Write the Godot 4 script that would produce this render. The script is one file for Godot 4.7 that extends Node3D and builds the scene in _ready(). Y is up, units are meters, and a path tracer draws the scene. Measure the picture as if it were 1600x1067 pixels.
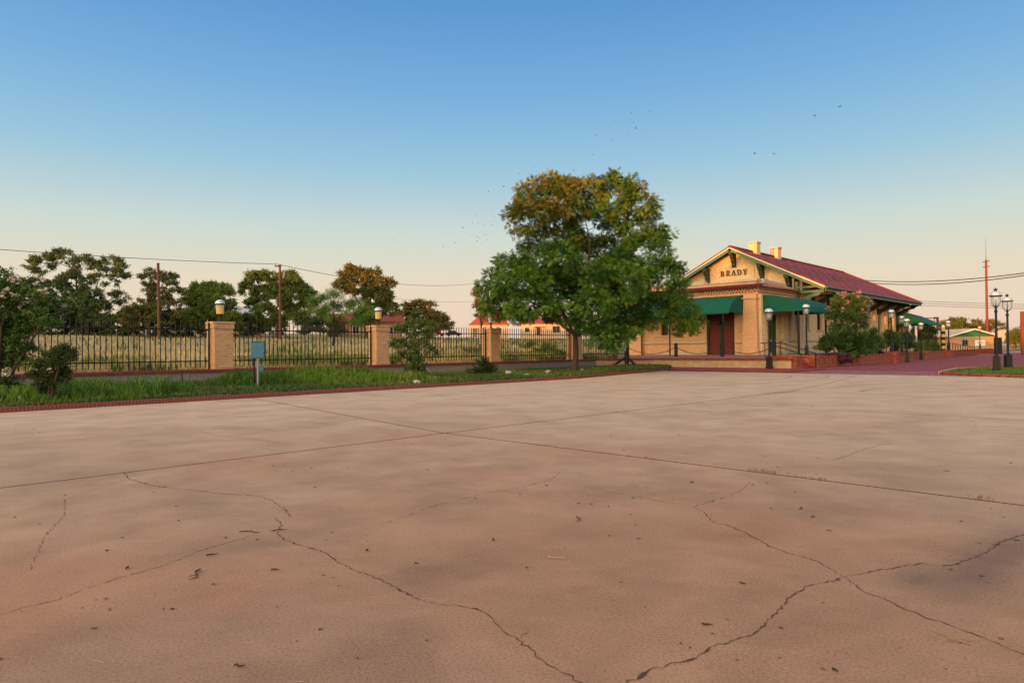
extends Node3D

# ---------------------------------------------------------------- mesh builder
class G:
	var v := PackedVector3Array()
	var n := PackedVector3Array()
	var uv := PackedVector2Array()
	var c := PackedColorArray()
	var ix := PackedInt32Array()
	var col := Color.WHITE
	var colored := false

	func vert(p: Vector3, nn: Vector3, t := Vector2.ZERO) -> int:
		v.append(p); n.append(nn); uv.append(t); c.append(col)
		return v.size() - 1

	func quad(a: Vector3, b: Vector3, cc: Vector3, d: Vector3, hint := Vector3.ZERO, uvs := []) -> void:
		var nn := (cc - a).cross(b - a)
		if nn.length_squared() < 1e-14:
			nn = (d - a).cross(cc - a)
		var t := uvs if uvs.size() == 4 else [Vector2(0, 0), Vector2(1, 0), Vector2(1, 1), Vector2(0, 1)]
		if hint != Vector3.ZERO and nn.dot(hint) < 0:
			var s := b; b = d; d = s
			t = [t[0], t[3], t[2], t[1]]
			nn = -nn
		nn = nn.normalized()
		var i := vert(a, nn, t[0]); vert(b, nn, t[1]); vert(cc, nn, t[2]); vert(d, nn, t[3])
		ix.append_array([i, i + 1, i + 2, i, i + 2, i + 3])

	func tri(a: Vector3, b: Vector3, cc: Vector3, hint := Vector3.ZERO) -> void:
		var nn := (cc - a).cross(b - a)
		if hint != Vector3.ZERO and nn.dot(hint) < 0:
			var s := b; b = cc; cc = s
			nn = -nn
		nn = nn.normalized()
		var i := vert(a, nn); vert(b, nn); vert(cc, nn)
		ix.append_array([i, i + 1, i + 2])

	func box(ce: Vector3, sz: Vector3, bs := Basis.IDENTITY) -> void:
		frust(ce - bs.y * sz.y / 2, Vector2(sz.x, sz.z), ce + bs.y * sz.y / 2, Vector2(sz.x, sz.z), bs)

	func bx(x0: float, x1: float, y0: float, y1: float, z0: float, z1: float) -> void:
		box(Vector3((x0 + x1) / 2, (y0 + y1) / 2, (z0 + z1) / 2), Vector3(absf(x1 - x0), absf(y1 - y0), absf(z1 - z0)))

	# box whose top and bottom may differ
	func frust(lo: Vector3, s0: Vector2, hi: Vector3, s1: Vector2, bs := Basis.IDENTITY) -> void:
		var p := []
		for k in [[lo, s0], [hi, s1]]:
			for q in [Vector2(-1, -1), Vector2(1, -1), Vector2(1, 1), Vector2(-1, 1)]:
				p.append(k[0] + bs.x * q.x * k[1].x / 2 + bs.z * q.y * k[1].y / 2)
		quad(p[0], p[1], p[2], p[3], lo - hi)
		quad(p[4], p[5], p[6], p[7], hi - lo)
		quad(p[0], p[1], p[5], p[4], -bs.z)
		quad(p[1], p[2], p[6], p[5], bs.x)
		quad(p[2], p[3], p[7], p[6], bs.z)
		quad(p[3], p[0], p[4], p[7], -bs.x)

	# box with a small chamfer along its edges
	func cbox(ce: Vector3, sz: Vector3, ch: float, bs := Basis.IDENTITY) -> void:
		var h := sz / 2
		var k := h - Vector3(ch, ch, ch)
		for s in [-1, 1]:
			_f(ce, bs, Vector3(s * h.x, -k.y, -k.z), Vector3(s * h.x, k.y, -k.z), Vector3(s * h.x, k.y, k.z), Vector3(s * h.x, -k.y, k.z), Vector3(s, 0, 0))
			_f(ce, bs, Vector3(-k.x, s * h.y, -k.z), Vector3(k.x, s * h.y, -k.z), Vector3(k.x, s * h.y, k.z), Vector3(-k.x, s * h.y, k.z), Vector3(0, s, 0))
			_f(ce, bs, Vector3(-k.x, -k.y, s * h.z), Vector3(k.x, -k.y, s * h.z), Vector3(k.x, k.y, s * h.z), Vector3(-k.x, k.y, s * h.z), Vector3(0, 0, s))
			for t in [-1, 1]:
				_f(ce, bs, Vector3(s * h.x, t * k.y, -k.z), Vector3(s * k.x, t * h.y, -k.z), Vector3(s * k.x, t * h.y, k.z), Vector3(s * h.x, t * k.y, k.z), Vector3(s, t, 0))
				_f(ce, bs, Vector3(s * h.x, -k.y, t * k.z), Vector3(s * k.x, -k.y, t * h.z), Vector3(s * k.x, k.y, t * h.z), Vector3(s * h.x, k.y, t * k.z), Vector3(s, 0, t))
				_f(ce, bs, Vector3(-k.x, s * h.y, t * k.z), Vector3(-k.x, s * k.y, t * h.z), Vector3(k.x, s * k.y, t * h.z), Vector3(k.x, s * h.y, t * k.z), Vector3(0, s, t))

	func _f(ce: Vector3, bs: Basis, a: Vector3, b: Vector3, cc: Vector3, d: Vector3, hint: Vector3) -> void:
		quad(ce + bs * a, ce + bs * b, ce + bs * cc, ce + bs * d, bs * hint)

	func tube(pts: Array, rad: Array, sides := 8, cap := true) -> void:
		var up := Vector3(0.31, 0.2, 0.93)
		var base := -1
		var m := pts.size()
		for k in m:
			var d: Vector3 = (pts[mini(k + 1, m - 1)] - pts[maxi(k - 1, 0)]).normalized()
			var x := up.cross(d)
			if x.length() < 0.05:
				x = Vector3(1, 0, 0).cross(d)
			x = x.normalized()
			var y := d.cross(x)
			up = x.cross(d) * -1.0
			var r: float = rad[k] if rad.size() > 1 else rad[0]
			var start := v.size()
			for s in sides:
				var a := TAU * s / sides
				var o := x * cos(a) + y * sin(a)
				vert(pts[k] + o * r, o, Vector2(float(s) / sides, k))
			if base >= 0:
				for s in sides:
					var s2 := (s + 1) % sides
					ix.append_array([base + s, start + s2, base + s2, base + s, start + s, start + s2])
			if cap and (k == 0 or k == m - 1):
				var nn := d if k else -d
				var ce := vert(pts[k], nn)
				var first := v.size()
				for s in sides:
					vert(v[start + s], nn)
				for s in sides:
					if k: ix.append_array([ce, first + (s + 1) % sides, first + s])
					else: ix.append_array([ce, first + s, first + (s + 1) % sides])
			base = start

	func lathe(prof: Array, sides: int, at: Vector3, bs := Basis.IDENTITY) -> void:
		for k in prof.size() - 1:
			var p: Vector2 = prof[k]
			var q: Vector2 = prof[k + 1]
			var t := (q - p).normalized()
			var nr := Vector2(t.y, -t.x)
			var start := v.size()
			for s in sides + 1:
				var a := TAU * s / sides
				var o := Vector3(cos(a), 0, sin(a))
				var nn := bs * (o * nr.x + Vector3(0, nr.y, 0))
				vert(at + bs * (o * p.x + Vector3(0, p.y, 0)), nn)
				vert(at + bs * (o * q.x + Vector3(0, q.y, 0)), nn)
			for s in sides:
				var i := start + s * 2
				ix.append_array([i, i + 3, i + 1, i, i + 2, i + 3])

	# polygon in the plane of bs.x and bs.y, pushed along bs.z by depth
	func prism(poly: PackedVector2Array, at: Vector3, bs: Basis, depth: float) -> void:
		var t := Geometry2D.triangulate_polygon(poly)
		var m := poly.size()
		for side in 2:
			var off := at + bs.z * depth * side
			var nn := bs.z if side else -bs.z
			for k in range(0, t.size(), 3):
				tri(off + bs.x * poly[t[k]].x + bs.y * poly[t[k]].y, off + bs.x * poly[t[k + 1]].x + bs.y * poly[t[k + 1]].y, off + bs.x * poly[t[k + 2]].x + bs.y * poly[t[k + 2]].y, nn)
		var area := 0.0
		for k in m:
			area += poly[k].cross(poly[(k + 1) % m])
		for k in m:
			var p := poly[k]
			var q := poly[(k + 1) % m]
			var e := (q - p) * (1.0 if area > 0 else -1.0)
			var hint := bs.x * e.y - bs.y * e.x
			var a := at + bs.x * p.x + bs.y * p.y
			var b := at + bs.x * q.x + bs.y * q.y
			quad(a, b, b + bs.z * depth, a + bs.z * depth, hint)

	func leaf(at: Vector3, dir: Vector3, side: Vector3, length: float, width: float, fold := 0.15) -> void:
		var up := dir.cross(side).normalized()
		var tip := at + dir * length
		var mid := at + dir * length * 0.45
		var l := mid + side * width / 2 + up * width * fold
		var r := mid - side * width / 2 + up * width * fold
		tri(at, l, tip, up)
		tri(at, tip, r, up)

	func mesh() -> ArrayMesh:
		var a := []
		a.resize(Mesh.ARRAY_MAX)
		a[Mesh.ARRAY_VERTEX] = v
		a[Mesh.ARRAY_NORMAL] = n
		a[Mesh.ARRAY_TEX_UV] = uv
		if colored:
			a[Mesh.ARRAY_COLOR] = c
		a[Mesh.ARRAY_INDEX] = ix
		var m := ArrayMesh.new()
		m.add_surface_from_arrays(Mesh.PRIMITIVE_TRIANGLES, a)
		return m

	func shift(o: Vector3) -> void:
		for k in v.size():
			v[k] -= o

# ---------------------------------------------------------------- naming helpers
var used := {}
var rng := RandomNumberGenerator.new()

func numbered(called: String) -> String:
	var k: int = used.get(called, 0)
	used[called] = k + 1
	return called if k == 0 else "%s_%03d" % [called, k]

func tag(o: Node3D, label: String, category: String, group := "", kind := "") -> Node3D:
	o.set_meta("label", label)
	o.set_meta("category", category)
	if group: o.set_meta("group", group)
	if kind: o.set_meta("kind", kind)
	return o

func thing(called: String, label: String, category: String, at: Vector3, group := "", turn := 0.0) -> Node3D:
	var o := Node3D.new()
	o.name = numbered(called)
	add_child(o, true)
	o.position = at
	o.rotation.y = turn
	return tag(o, label, category, group)

func origin_of(o: Node) -> Vector3:
	var p := Vector3.ZERO
	while o != null and o != self:
		p += (o as Node3D).position
		o = o.get_parent()
	return p

# g in world coordinates
func put(called: String, g: G, m: Material, parent: Node = null) -> MeshInstance3D:
	if parent != null:
		g.shift(origin_of(parent))
	return loc(called, g, m, parent)

# g in the parent's own coordinates
func loc(called: String, g: G, m: Material, parent: Node = null) -> MeshInstance3D:
	var o := MeshInstance3D.new()
	o.mesh = g.mesh()
	o.material_override = m
	var dest: Node = self if parent == null else parent
	if dest == self:
		o.name = numbered(called)
	else:
		var k := 0
		var nm := called
		while dest.has_node(NodePath(nm)):
			k += 1
			nm = "%s_%03d" % [called, k]
		o.name = nm
	dest.add_child(o, true)
	return o

func alike(called: String, msh: Mesh, m: Material, parent: Node, at: Transform3D, k: int) -> MeshInstance3D:
	var o := MeshInstance3D.new()
	o.mesh = msh
	o.material_override = m
	o.name = called if k == 0 else "%s_%03d" % [called, k]
	o.transform = at
	parent.add_child(o, true)
	return o

func struct(called: String, g: G, m: Material, label := "", category := "") -> MeshInstance3D:
	var o := put(called, g, m)
	o.set_meta("kind", "structure")
	if label:
		o.set_meta("label", label)
		o.set_meta("category", category)
	return o

func dup(o: Node3D, at: Vector3, turn: float, label: String, group := "") -> Node3D:
	var r: Node3D = o.duplicate()
	r.name = numbered(String(o.name).rstrip("0123456789").trim_suffix("_"))
	add_child(r, true)
	r.position = at
	r.rotation.y = turn
	r.set_meta("label", label)
	if group: r.set_meta("group", group)
	return r

func many(called: String, msh: Mesh, m: Material, xs: Array, cs: Array, parent: Node = null) -> MultiMeshInstance3D:
	var mm := MultiMesh.new()
	mm.transform_format = MultiMesh.TRANSFORM_3D
	mm.use_colors = cs.size() > 0
	mm.mesh = msh
	mm.instance_count = xs.size()
	for k in xs.size():
		mm.set_instance_transform(k, xs[k])
		if cs.size(): mm.set_instance_color(k, cs[k])
	var o := MultiMeshInstance3D.new()
	o.multimesh = mm
	o.material_override = m
	o.name = called if parent else numbered(called)
	o.set_meta("kind", "stuff")
	(parent if parent else self).add_child(o, true)
	return o

func rnd(a: float, b: float) -> float:
	return rng.randf_range(a, b)

func rdir() -> Vector3:
	var z := rnd(-1, 1)
	var a := rnd(0, TAU)
	var r := sqrt(1 - z * z)
	return Vector3(r * cos(a), z, r * sin(a))

func V(x: float, y: float, z: float) -> Vector3:
	return Vector3(x, y, z)

func lin(r: float, g: float, b: float) -> Color:
	return Color(r, g, b)

# ---------------------------------------------------------------- materials
var M := {}
var tex := {}

func noise_tex(freq: float, lo: float, hi: float, sd: int, oct := 4, size := 512, type := FastNoiseLite.TYPE_SIMPLEX_SMOOTH) -> NoiseTexture2D:
	var f := FastNoiseLite.new()
	f.noise_type = type
	f.frequency = freq
	f.fractal_octaves = oct
	f.seed = sd
	var t := NoiseTexture2D.new()
	t.width = size; t.height = size
	t.seamless = true
	t.generate_mipmaps = false
	t.noise = f
	var r := Gradient.new()
	r.set_color(0, Color(lo, lo, lo)); r.set_color(1, Color(hi, hi, hi))
	t.color_ramp = r
	return t

func mat(called: String, c: Color, rough := 0.85, albedo: Texture2D = null, scale := 1.0, height: Texture2D = null, depth := 1.0, metal := 0.0, world := true) -> StandardMaterial3D:
	var m := StandardMaterial3D.new()
	m.resource_name = called
	m.albedo_color = c.linear_to_srgb()
	m.roughness = rough
	m.metallic = metal
	m.metallic_specular = 0.4
	if albedo:
		m.albedo_texture = albedo
	if height:
		m.heightmap_enabled = true
		m.heightmap_texture = height
		m.heightmap_scale = depth
	if (albedo or height) and world:
		m.uv1_triplanar = true
		m.uv1_world_triplanar = true
	m.uv1_scale = Vector3(scale, scale, scale)
	M[called] = m
	return m

# running bond: returns [colour image, height image]
func brick_images(nx: int, ny: int, tone_lo: Color, tone_hi: Color, mortar: Color, sd: int) -> Array:
	var s := 512
	var a := Image.create(s, s, false, Image.FORMAT_RGB8)
	var h := Image.create(s, s, false, Image.FORMAT_RGB8)
	a.fill(mortar); h.fill(Color(0.2, 0.2, 0.2))
	rng.seed = sd
	var bw := float(s) / nx
	var bh := float(s) / ny
	for j in ny:
		for i in nx:
			var x0 := int((i + (0.5 if j % 2 else 0.0)) * bw)
			var y0 := int(j * bh)
			var c := tone_lo.lerp(tone_hi, rng.randf())
			if rng.randf() < 0.08: c = c.darkened(0.10)
			var g := rnd(0.75, 1.0)
			var r := Rect2i(x0 + 2, y0 + 1, int(bw) - 3, int(bh) - 2)
			a.fill_rect(r, c); h.fill_rect(r, Color(g, g, g))
			if x0 + int(bw) > s:
				r.position.x -= s
				a.fill_rect(r, c); h.fill_rect(r, Color(g, g, g))
	# grain
	for k in 26000:
		var x := rng.randi_range(0, s - 1)
		var y := rng.randi_range(0, s - 1)
		a.set_pixel(x, y, a.get_pixel(x, y).darkened(rnd(0.0, 0.14)))
	return [ImageTexture.create_from_image(a), ImageTexture.create_from_image(h)]

func tile_images() -> Array:
	var s := 512
	var a := Image.create(s, s, false, Image.FORMAT_RGB8)
	var h := Image.create(s, s, false, Image.FORMAT_RGB8)
	rng.seed = 77
	for j in 8:
		for i in 8:
			var k := rnd(0.58, 1.0)
			var tint := Color(k, k * rnd(0.9, 1.0), k * rnd(0.9, 1.05))
			for y in 64:
				for x in 64:
					var wave := 0.5 + 0.5 * sin(TAU * (x / 64.0))
					var lap := 1.0 - y / 64.0 * 0.35
					var e := 0.6 if y < 5 else 1.0
					var hh := clampf(wave * 0.6 + lap * 0.4, 0, 1)
					a.set_pixel(i * 64 + x, j * 64 + y, tint * Color(e, e, e))
					h.set_pixel(i * 64 + x, j * 64 + y, Color(hh, hh, hh))
	return [ImageTexture.create_from_image(a), ImageTexture.create_from_image(h)]

func leaf_mat(called: String, back: float, rough := 0.5) -> StandardMaterial3D:
	var m := StandardMaterial3D.new()
	m.resource_name = called
	m.albedo_color = Color.WHITE
	m.vertex_color_use_as_albedo = true
	m.roughness = rough
	m.metallic_specular = 0.35
	if back > 0:
		m.backlight_enabled = true
		m.backlight = Color(back, back, back * 0.6)
	M[called] = m
	return m

func make_materials() -> void:
	tex.fine = noise_tex(0.05, 0.86, 1.0, 3, 5)
	tex.blotch = noise_tex(0.012, 0.84, 1.0, 5, 4)
	tex.streak = noise_tex(0.02, 0.86, 1.0, 9, 5)
	tex.bump = noise_tex(0.08, 0.0, 1.0, 11, 5)
	tex.grain = noise_tex(0.06, 0.74, 1.0, 61, 7, 1024)
	tex.grain.color_ramp.add_point(0.34, Color(0.89, 0.88, 0.87))
	tex.grain.color_ramp.add_point(0.48, Color(0.95, 0.945, 0.94))
	tex.grain.color_ramp.add_point(0.66, Color(0.985, 0.985, 0.985))
	var gn: FastNoiseLite = tex.grain.noise
	gn.fractal_gain = 0.72
	tex.stain = noise_tex(0.012, 0.87, 1.0, 62, 8, 1024)
	tex.stain.color_ramp.add_point(0.36, Color(0.935, 0.93, 0.925))
	tex.stain.color_ramp.add_point(0.55, Color(0.965, 0.96, 0.955))
	var sn: FastNoiseLite = tex.stain.noise
	sn.fractal_gain = 0.62
	sn.domain_warp_enabled = true
	sn.domain_warp_amplitude = 60.0
	sn.domain_warp_frequency = 0.008
	tex.grit = noise_tex(0.25, 0.0, 1.0, 12, 3)
	var tan := brick_images(8, 24, Color(0.93, 0.90, 0.86), Color(1.0, 0.98, 0.95), Color(0.86, 0.83, 0.79), 1)
	var red := brick_images(8, 24, Color(0.62, 0.5, 0.5), Color(1.0, 0.9, 0.88), Color(0.9, 0.85, 0.8), 2)
	var tl := tile_images()
	mat("tan_brick", lin(0.66, 0.41, 0.245), 0.88, tan[0], 0.625, tan[1], 0.35)
	mat("tan_brick_lit_copy", lin(0.80, 0.63, 0.40), 0.88, tan[0], 0.625, tan[1], 0.35)  # the same brick, lightened in colour to make up for missing light
	mat("gable_plaster", lin(0.76, 0.55, 0.32), 0.9, tex.blotch, 0.5, tex.bump, 0.6)
	mat("platform_paving", lin(0.24, 0.14, 0.10), 0.9, tex.fine, 0.8)
	mat("stone", lin(0.55, 0.46, 0.38), 0.9, tex.fine, 0.8, tex.bump, 0.5)
	mat("red_brick", lin(0.40, 0.085, 0.055), 0.85, red[0], 0.625, red[1], 0.8)
	mat("planter_brick", lin(0.44, 0.15, 0.09), 0.85, red[0], 0.625, red[1], 0.8)
	mat("paver_brick", lin(0.36, 0.10, 0.095), 0.8, red[0], 0.5, red[1], 0.5)
	mat("paver_pale", lin(0.42, 0.19, 0.20), 0.8, red[0], 0.5, red[1], 0.5)
	mat("soldier_brick", lin(0.24, 0.05, 0.04), 0.75, tex.fine, 3.0, tex.grit, 0.3)
	mat("mortar", lin(0.34, 0.24, 0.20), 0.95, tex.fine, 2.0)
	mat("concrete_wall", lin(0.27, 0.25, 0.21), 0.95, tex.stain, 0.5, tex.bump, 0.8)
	mat("stucco", lin(0.52, 0.38, 0.24), 0.95, tex.blotch, 0.3, tex.grit, 0.5)
	mat("soil", lin(0.09, 0.065, 0.045), 1.0, tex.fine, 1.0, tex.bump, 2.0)
	mat("joint_dirt", lin(0.075, 0.045, 0.03), 1.0, tex.fine, 3.0)
	mat("crack", lin(0.085, 0.048, 0.033), 1.0)
	mat("black_iron", lin(0.012, 0.012, 0.014), 0.45, null, 1.0, null, 1.0, 0.3)
	mat("lamp_black", lin(0.013, 0.014, 0.018), 0.4, null, 1.0, null, 1.0, 0.2)
	mat("lamp_roof", lin(0.62, 0.64, 0.66), 0.3, null, 1.0, null, 1.0, 0.35)
	mat("awning", lin(0.0, 0.105, 0.065), 0.8, tex.fine, 1.5, tex.grit, 0.15)
	mat("green_trim", lin(0.085, 0.155, 0.09), 0.55, tex.streak, 0.8)
	mat("pale_trim", lin(0.55, 0.56, 0.42), 0.6)
	mat("gutter", lin(0.03, 0.10, 0.065), 0.45)
	mat("soffit", lin(0.035, 0.028, 0.022), 0.8, tex.streak, 1.0)
	mat("bracket_dark", lin(0.03, 0.045, 0.03), 0.7)
	mat("red_door", lin(0.13, 0.014, 0.009), 0.6, tex.streak, 0.8)
	mat("dark_opening", lin(0.010, 0.009, 0.008), 0.3)
	mat("dark_frame", lin(0.012, 0.02, 0.018), 0.5)
	mat("letter_dark", lin(0.05, 0.03, 0.012), 0.6)
	var rf := mat("roof", lin(0.32, 0.068, 0.058), 0.75, tl[0], 1.0, tl[1], 4.0, 0.0, false)
	rf.uv1_scale = Vector3(0.45, 0.45, 1)
	mat("ridge_tile", lin(0.2, 0.03, 0.025), 0.75, tex.fine, 2.0)
	mat("bark", lin(0.12, 0.08, 0.055), 0.95, tex.streak, 2.5, tex.bump, 3.0)
	mat("bark_grey", lin(0.16, 0.135, 0.11), 0.95, tex.streak, 2.0, tex.bump, 2.0)
	mat("pole_wood", lin(0.16, 0.07, 0.04), 0.9, tex.streak, 1.5)
	mat("red_pole", lin(0.19, 0.045, 0.022), 0.7, tex.streak, 0.5)
	mat("timber", lin(0.03, 0.022, 0.018), 0.85, tex.streak, 2.0)
	mat("rust", lin(0.12, 0.05, 0.025), 0.9, tex.fine, 3.0)
	mat("blue_box", lin(0.06, 0.21, 0.33), 0.45, tex.blotch, 1.2)
	mat("galvanised", lin(0.32, 0.36, 0.38), 0.45, tex.fine, 2.0, null, 1.0, 0.5)
	mat("wire", lin(0.05, 0.05, 0.05), 0.7)
	mat("cream_wall", lin(0.62, 0.50, 0.38), 0.9, tex.blotch, 0.2)
	mat("tan_wall", lin(0.55, 0.34, 0.16), 0.9, tex.blotch, 0.2)
	mat("pink_brick", lin(0.46, 0.29, 0.17), 0.9, tan[0], 0.2)
	mat("house_red_roof", lin(0.32, 0.065, 0.035), 0.7, tex.streak, 0.3)
	mat("white_roof", lin(0.6, 0.6, 0.6), 0.5, tex.streak, 0.3)
	mat("gable_green", lin(0.03, 0.17, 0.09), 0.7, tex.streak, 0.5)
	mat("white_paint", lin(0.72, 0.68, 0.62), 0.7)
	mat("grey_paint", lin(0.2, 0.2, 0.22), 0.7)
	mat("yellow_paint", lin(0.6, 0.4, 0.08), 0.7)
	mat("pale_blue", lin(0.35, 0.48, 0.62), 0.6)
	mat("car_paint", lin(0.01, 0.018, 0.035), 0.25)
	mat("car_red", lin(0.25, 0.02, 0.025), 0.3)
	mat("tyre", lin(0.012, 0.012, 0.012), 0.9)
	mat("straw_ground", lin(0.36, 0.28, 0.14), 1.0, tex.blotch, 0.12, tex.bump, 4.0)
	mat("lawn_ground", lin(0.10, 0.085, 0.035), 1.0, tex.blotch, 0.4, tex.bump, 3.0)
	mat("earth", lin(0.28, 0.20, 0.12), 1.0, tex.blotch, 0.05)
	mat("added_ridge_ground", lin(0.10, 0.10, 0.05), 1.0, tex.blotch, 0.02)
	mat("street", lin(0.30, 0.29, 0.29), 0.95, tex.fine, 0.3)
	mat("rock", lin(0.5, 0.46, 0.40), 0.9, tex.fine, 3.0)
	mat("scratch", lin(0.66, 0.50, 0.38), 0.9)
	mat("bird", lin(0.012, 0.012, 0.014), 0.7)
	mat("twig", lin(0.05, 0.03, 0.022), 0.9)
	mat("weed_brown", lin(0.22, 0.13, 0.06), 0.9)
	mat("dry_grass", lin(0.38, 0.26, 0.10), 0.9)
	# concrete of the plaza: vertex colours give the tone, textures the grain
	var pc := mat("plaza_concrete", Color.WHITE, 0.85, tex.grain, 0.8)
	pc.vertex_color_use_as_albedo = true
	pc.metallic_specular = 0.3
	pc.detail_enabled = true
	pc.detail_albedo = tex.stain
	pc.detail_blend_mode = BaseMaterial3D.BLEND_MODE_MUL
	pc.detail_uv_layer = BaseMaterial3D.DETAIL_UV_2
	pc.uv2_triplanar = true
	pc.uv2_world_triplanar = true
	pc.uv2_scale = Vector3(0.061, 0.061, 0.061)
	var tm := StandardMaterial3D.new()
	tm.transparency = BaseMaterial3D.TRANSPARENCY_ALPHA
	tm.albedo_color = Color(0.16, 0.12, 0.10, 0.16)
	tm.roughness = 0.9
	M.tyre_mark = tm
	var gl := StandardMaterial3D.new()
	gl.transparency = BaseMaterial3D.TRANSPARENCY_ALPHA
	gl.albedo_color = Color(0.85, 0.9, 0.92, 0.22)
	gl.roughness = 0.05
	M.clear_glass = gl
	var fr := StandardMaterial3D.new()
	fr.albedo_color = Color(0.93, 0.84, 0.58)
	fr.roughness = 0.35
	fr.backlight_enabled = true
	fr.backlight = Color(0.9, 0.8, 0.5)
	M.frosted = fr
	var fw: StandardMaterial3D = fr.duplicate()
	fw.albedo_color = Color(0.8, 0.84, 0.8)
	fw.backlight = Color(0.8, 0.84, 0.8)
	M.frosted_white = fw
	leaf_mat("leaf", 0.55)
	leaf_mat("leaf_far", 0.5, 0.7)
	leaf_mat("grass", 0.5, 0.6)
	leaf_mat("petal", 0.6, 0.7)

# ---------------------------------------------------------------- sky
const SUN_EL := 2.3
const SUN_AZ := -5.0
const EXPOSURE := 1.4

func to_sun() -> Vector3:
	var e := deg_to_rad(SUN_EL)
	var a := deg_to_rad(SUN_AZ)
	return Vector3(-cos(e) * cos(a), sin(e), -cos(e) * sin(a))

func make_sky() -> Sky:
	var w := 512
	var h := 256
	var im := Image.create(w, h, false, Image.FORMAT_RGBAF)
	var stops := [[0.0, Color(0.93, 0.79, 0.70)], [2.5, Color(0.93, 0.83, 0.73)], [6.0, Color(0.90, 0.86, 0.76)], [10.0, Color(0.80, 0.855, 0.83)], [15.0, Color(0.62, 0.78, 0.87)], [21.0, Color(0.475, 0.69, 0.86)], [28.0, Color(0.36, 0.59, 0.82)], [45.0, Color(0.35, 0.57, 0.80)], [90.0, Color(0.33, 0.55, 0.78)]]
	var s := to_sun()
	for y in h:
		var el := 90.0 - 180.0 * (y + 0.5) / h
		var base := Color(0.30, 0.22, 0.15)
		if el >= 0:
			for k in stops.size() - 1:
				if el <= stops[k + 1][0]:
					base = (stops[k][1] as Color).lerp(stops[k + 1][1], (el - stops[k][0]) / (stops[k + 1][0] - stops[k][0]))
					break
		base = base.srgb_to_linear()
		for x in w:
			var lon := TAU * (x + 0.5) / w
			# a panorama's first column looks along -z, a quarter further along x
			var d := Vector3(sin(lon) * cos(deg_to_rad(el)), sin(deg_to_rad(el)), -cos(lon) * cos(deg_to_rad(el)))
			var c := base
			if el >= 0:
				# the west, where the sun has nearly set, glows warm
				var gd := maxf(d.dot(s), 0.0)
				var glow := gd * 2.3 + gd * gd * 2.0 + pow(gd, 30.0) * 2.0
				c = Color(c.r + 1.0 * glow, c.g + 0.67 * glow, c.b + 0.29 * glow)
			im.set_pixel(x, y, Color(c.r / EXPOSURE, c.g / EXPOSURE, c.b / EXPOSURE, 1.0))
	var p := PanoramaSkyMaterial.new()
	p.panorama = ImageTexture.create_from_image(im)
	var sky := Sky.new()
	sky.sky_material = p
	return sky

func _ready() -> void:
	rng.seed = 4242
	# camera: eye 1.35 m above the plaza, a 24 mm lens, held very slightly tilted
	var cam := Camera3D.new()
	cam.name = "camera"
	add_child(cam)
	cam.transform = Transform3D(Basis(Vector3(0.69690416, -0.00885064, 0.71710965), Vector3(-0.00274642, 0.99988358, 0.01500971), Vector3(-0.71715901, -0.01242981, 0.69679872)).orthonormalized(), Vector3(0, 1.35, 0))
	cam.fov = 54.113
	cam.near = 0.1
	cam.far = 3000.0
	cam.current = true
	var env := Environment.new()
	env.background_mode = Environment.BG_SKY
	env.sky = make_sky()
	env.tonemap_mode = Environment.TONE_MAPPER_LINEAR
	env.tonemap_exposure = EXPOSURE
	env.sdfgi_enabled = true
	env.ssao_enabled = true
	env.ssil_enabled = true
	var we := WorldEnvironment.new()
	we.name = "world_environment"
	we.environment = env
	add_child(we)
	var sun := DirectionalLight3D.new()
	sun.name = "sun"
	add_child(sun)
	sun.light_energy = 1.6
	sun.light_color = Color(1.0, 0.60, 0.27)
	sun.light_angular_distance = 0.5
	sun.shadow_enabled = true
	sun.basis = Basis.looking_at(-to_sun(), Vector3.UP)
	make_materials()
	make_leaves()
	build_terrain()
	build_plaza()
	build_curb_and_walls()
	build_platform()
	build_depot()
	build_fence()
	build_lamps()
	build_street_things()
	build_far_things()
	build_trees()
	build_shrubs()
	build_grasses()
	build_birds()
	build_litter()

# ---------------------------------------------------------------- the land
func field_h(x: float, z: float) -> float:
	var d := maxf(0.0, -29.3 - z)
	return 0.6 * (1.0 - smoothstep(93.0, 101.0, x)) + 0.043 * minf(d, 112.0)

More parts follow.
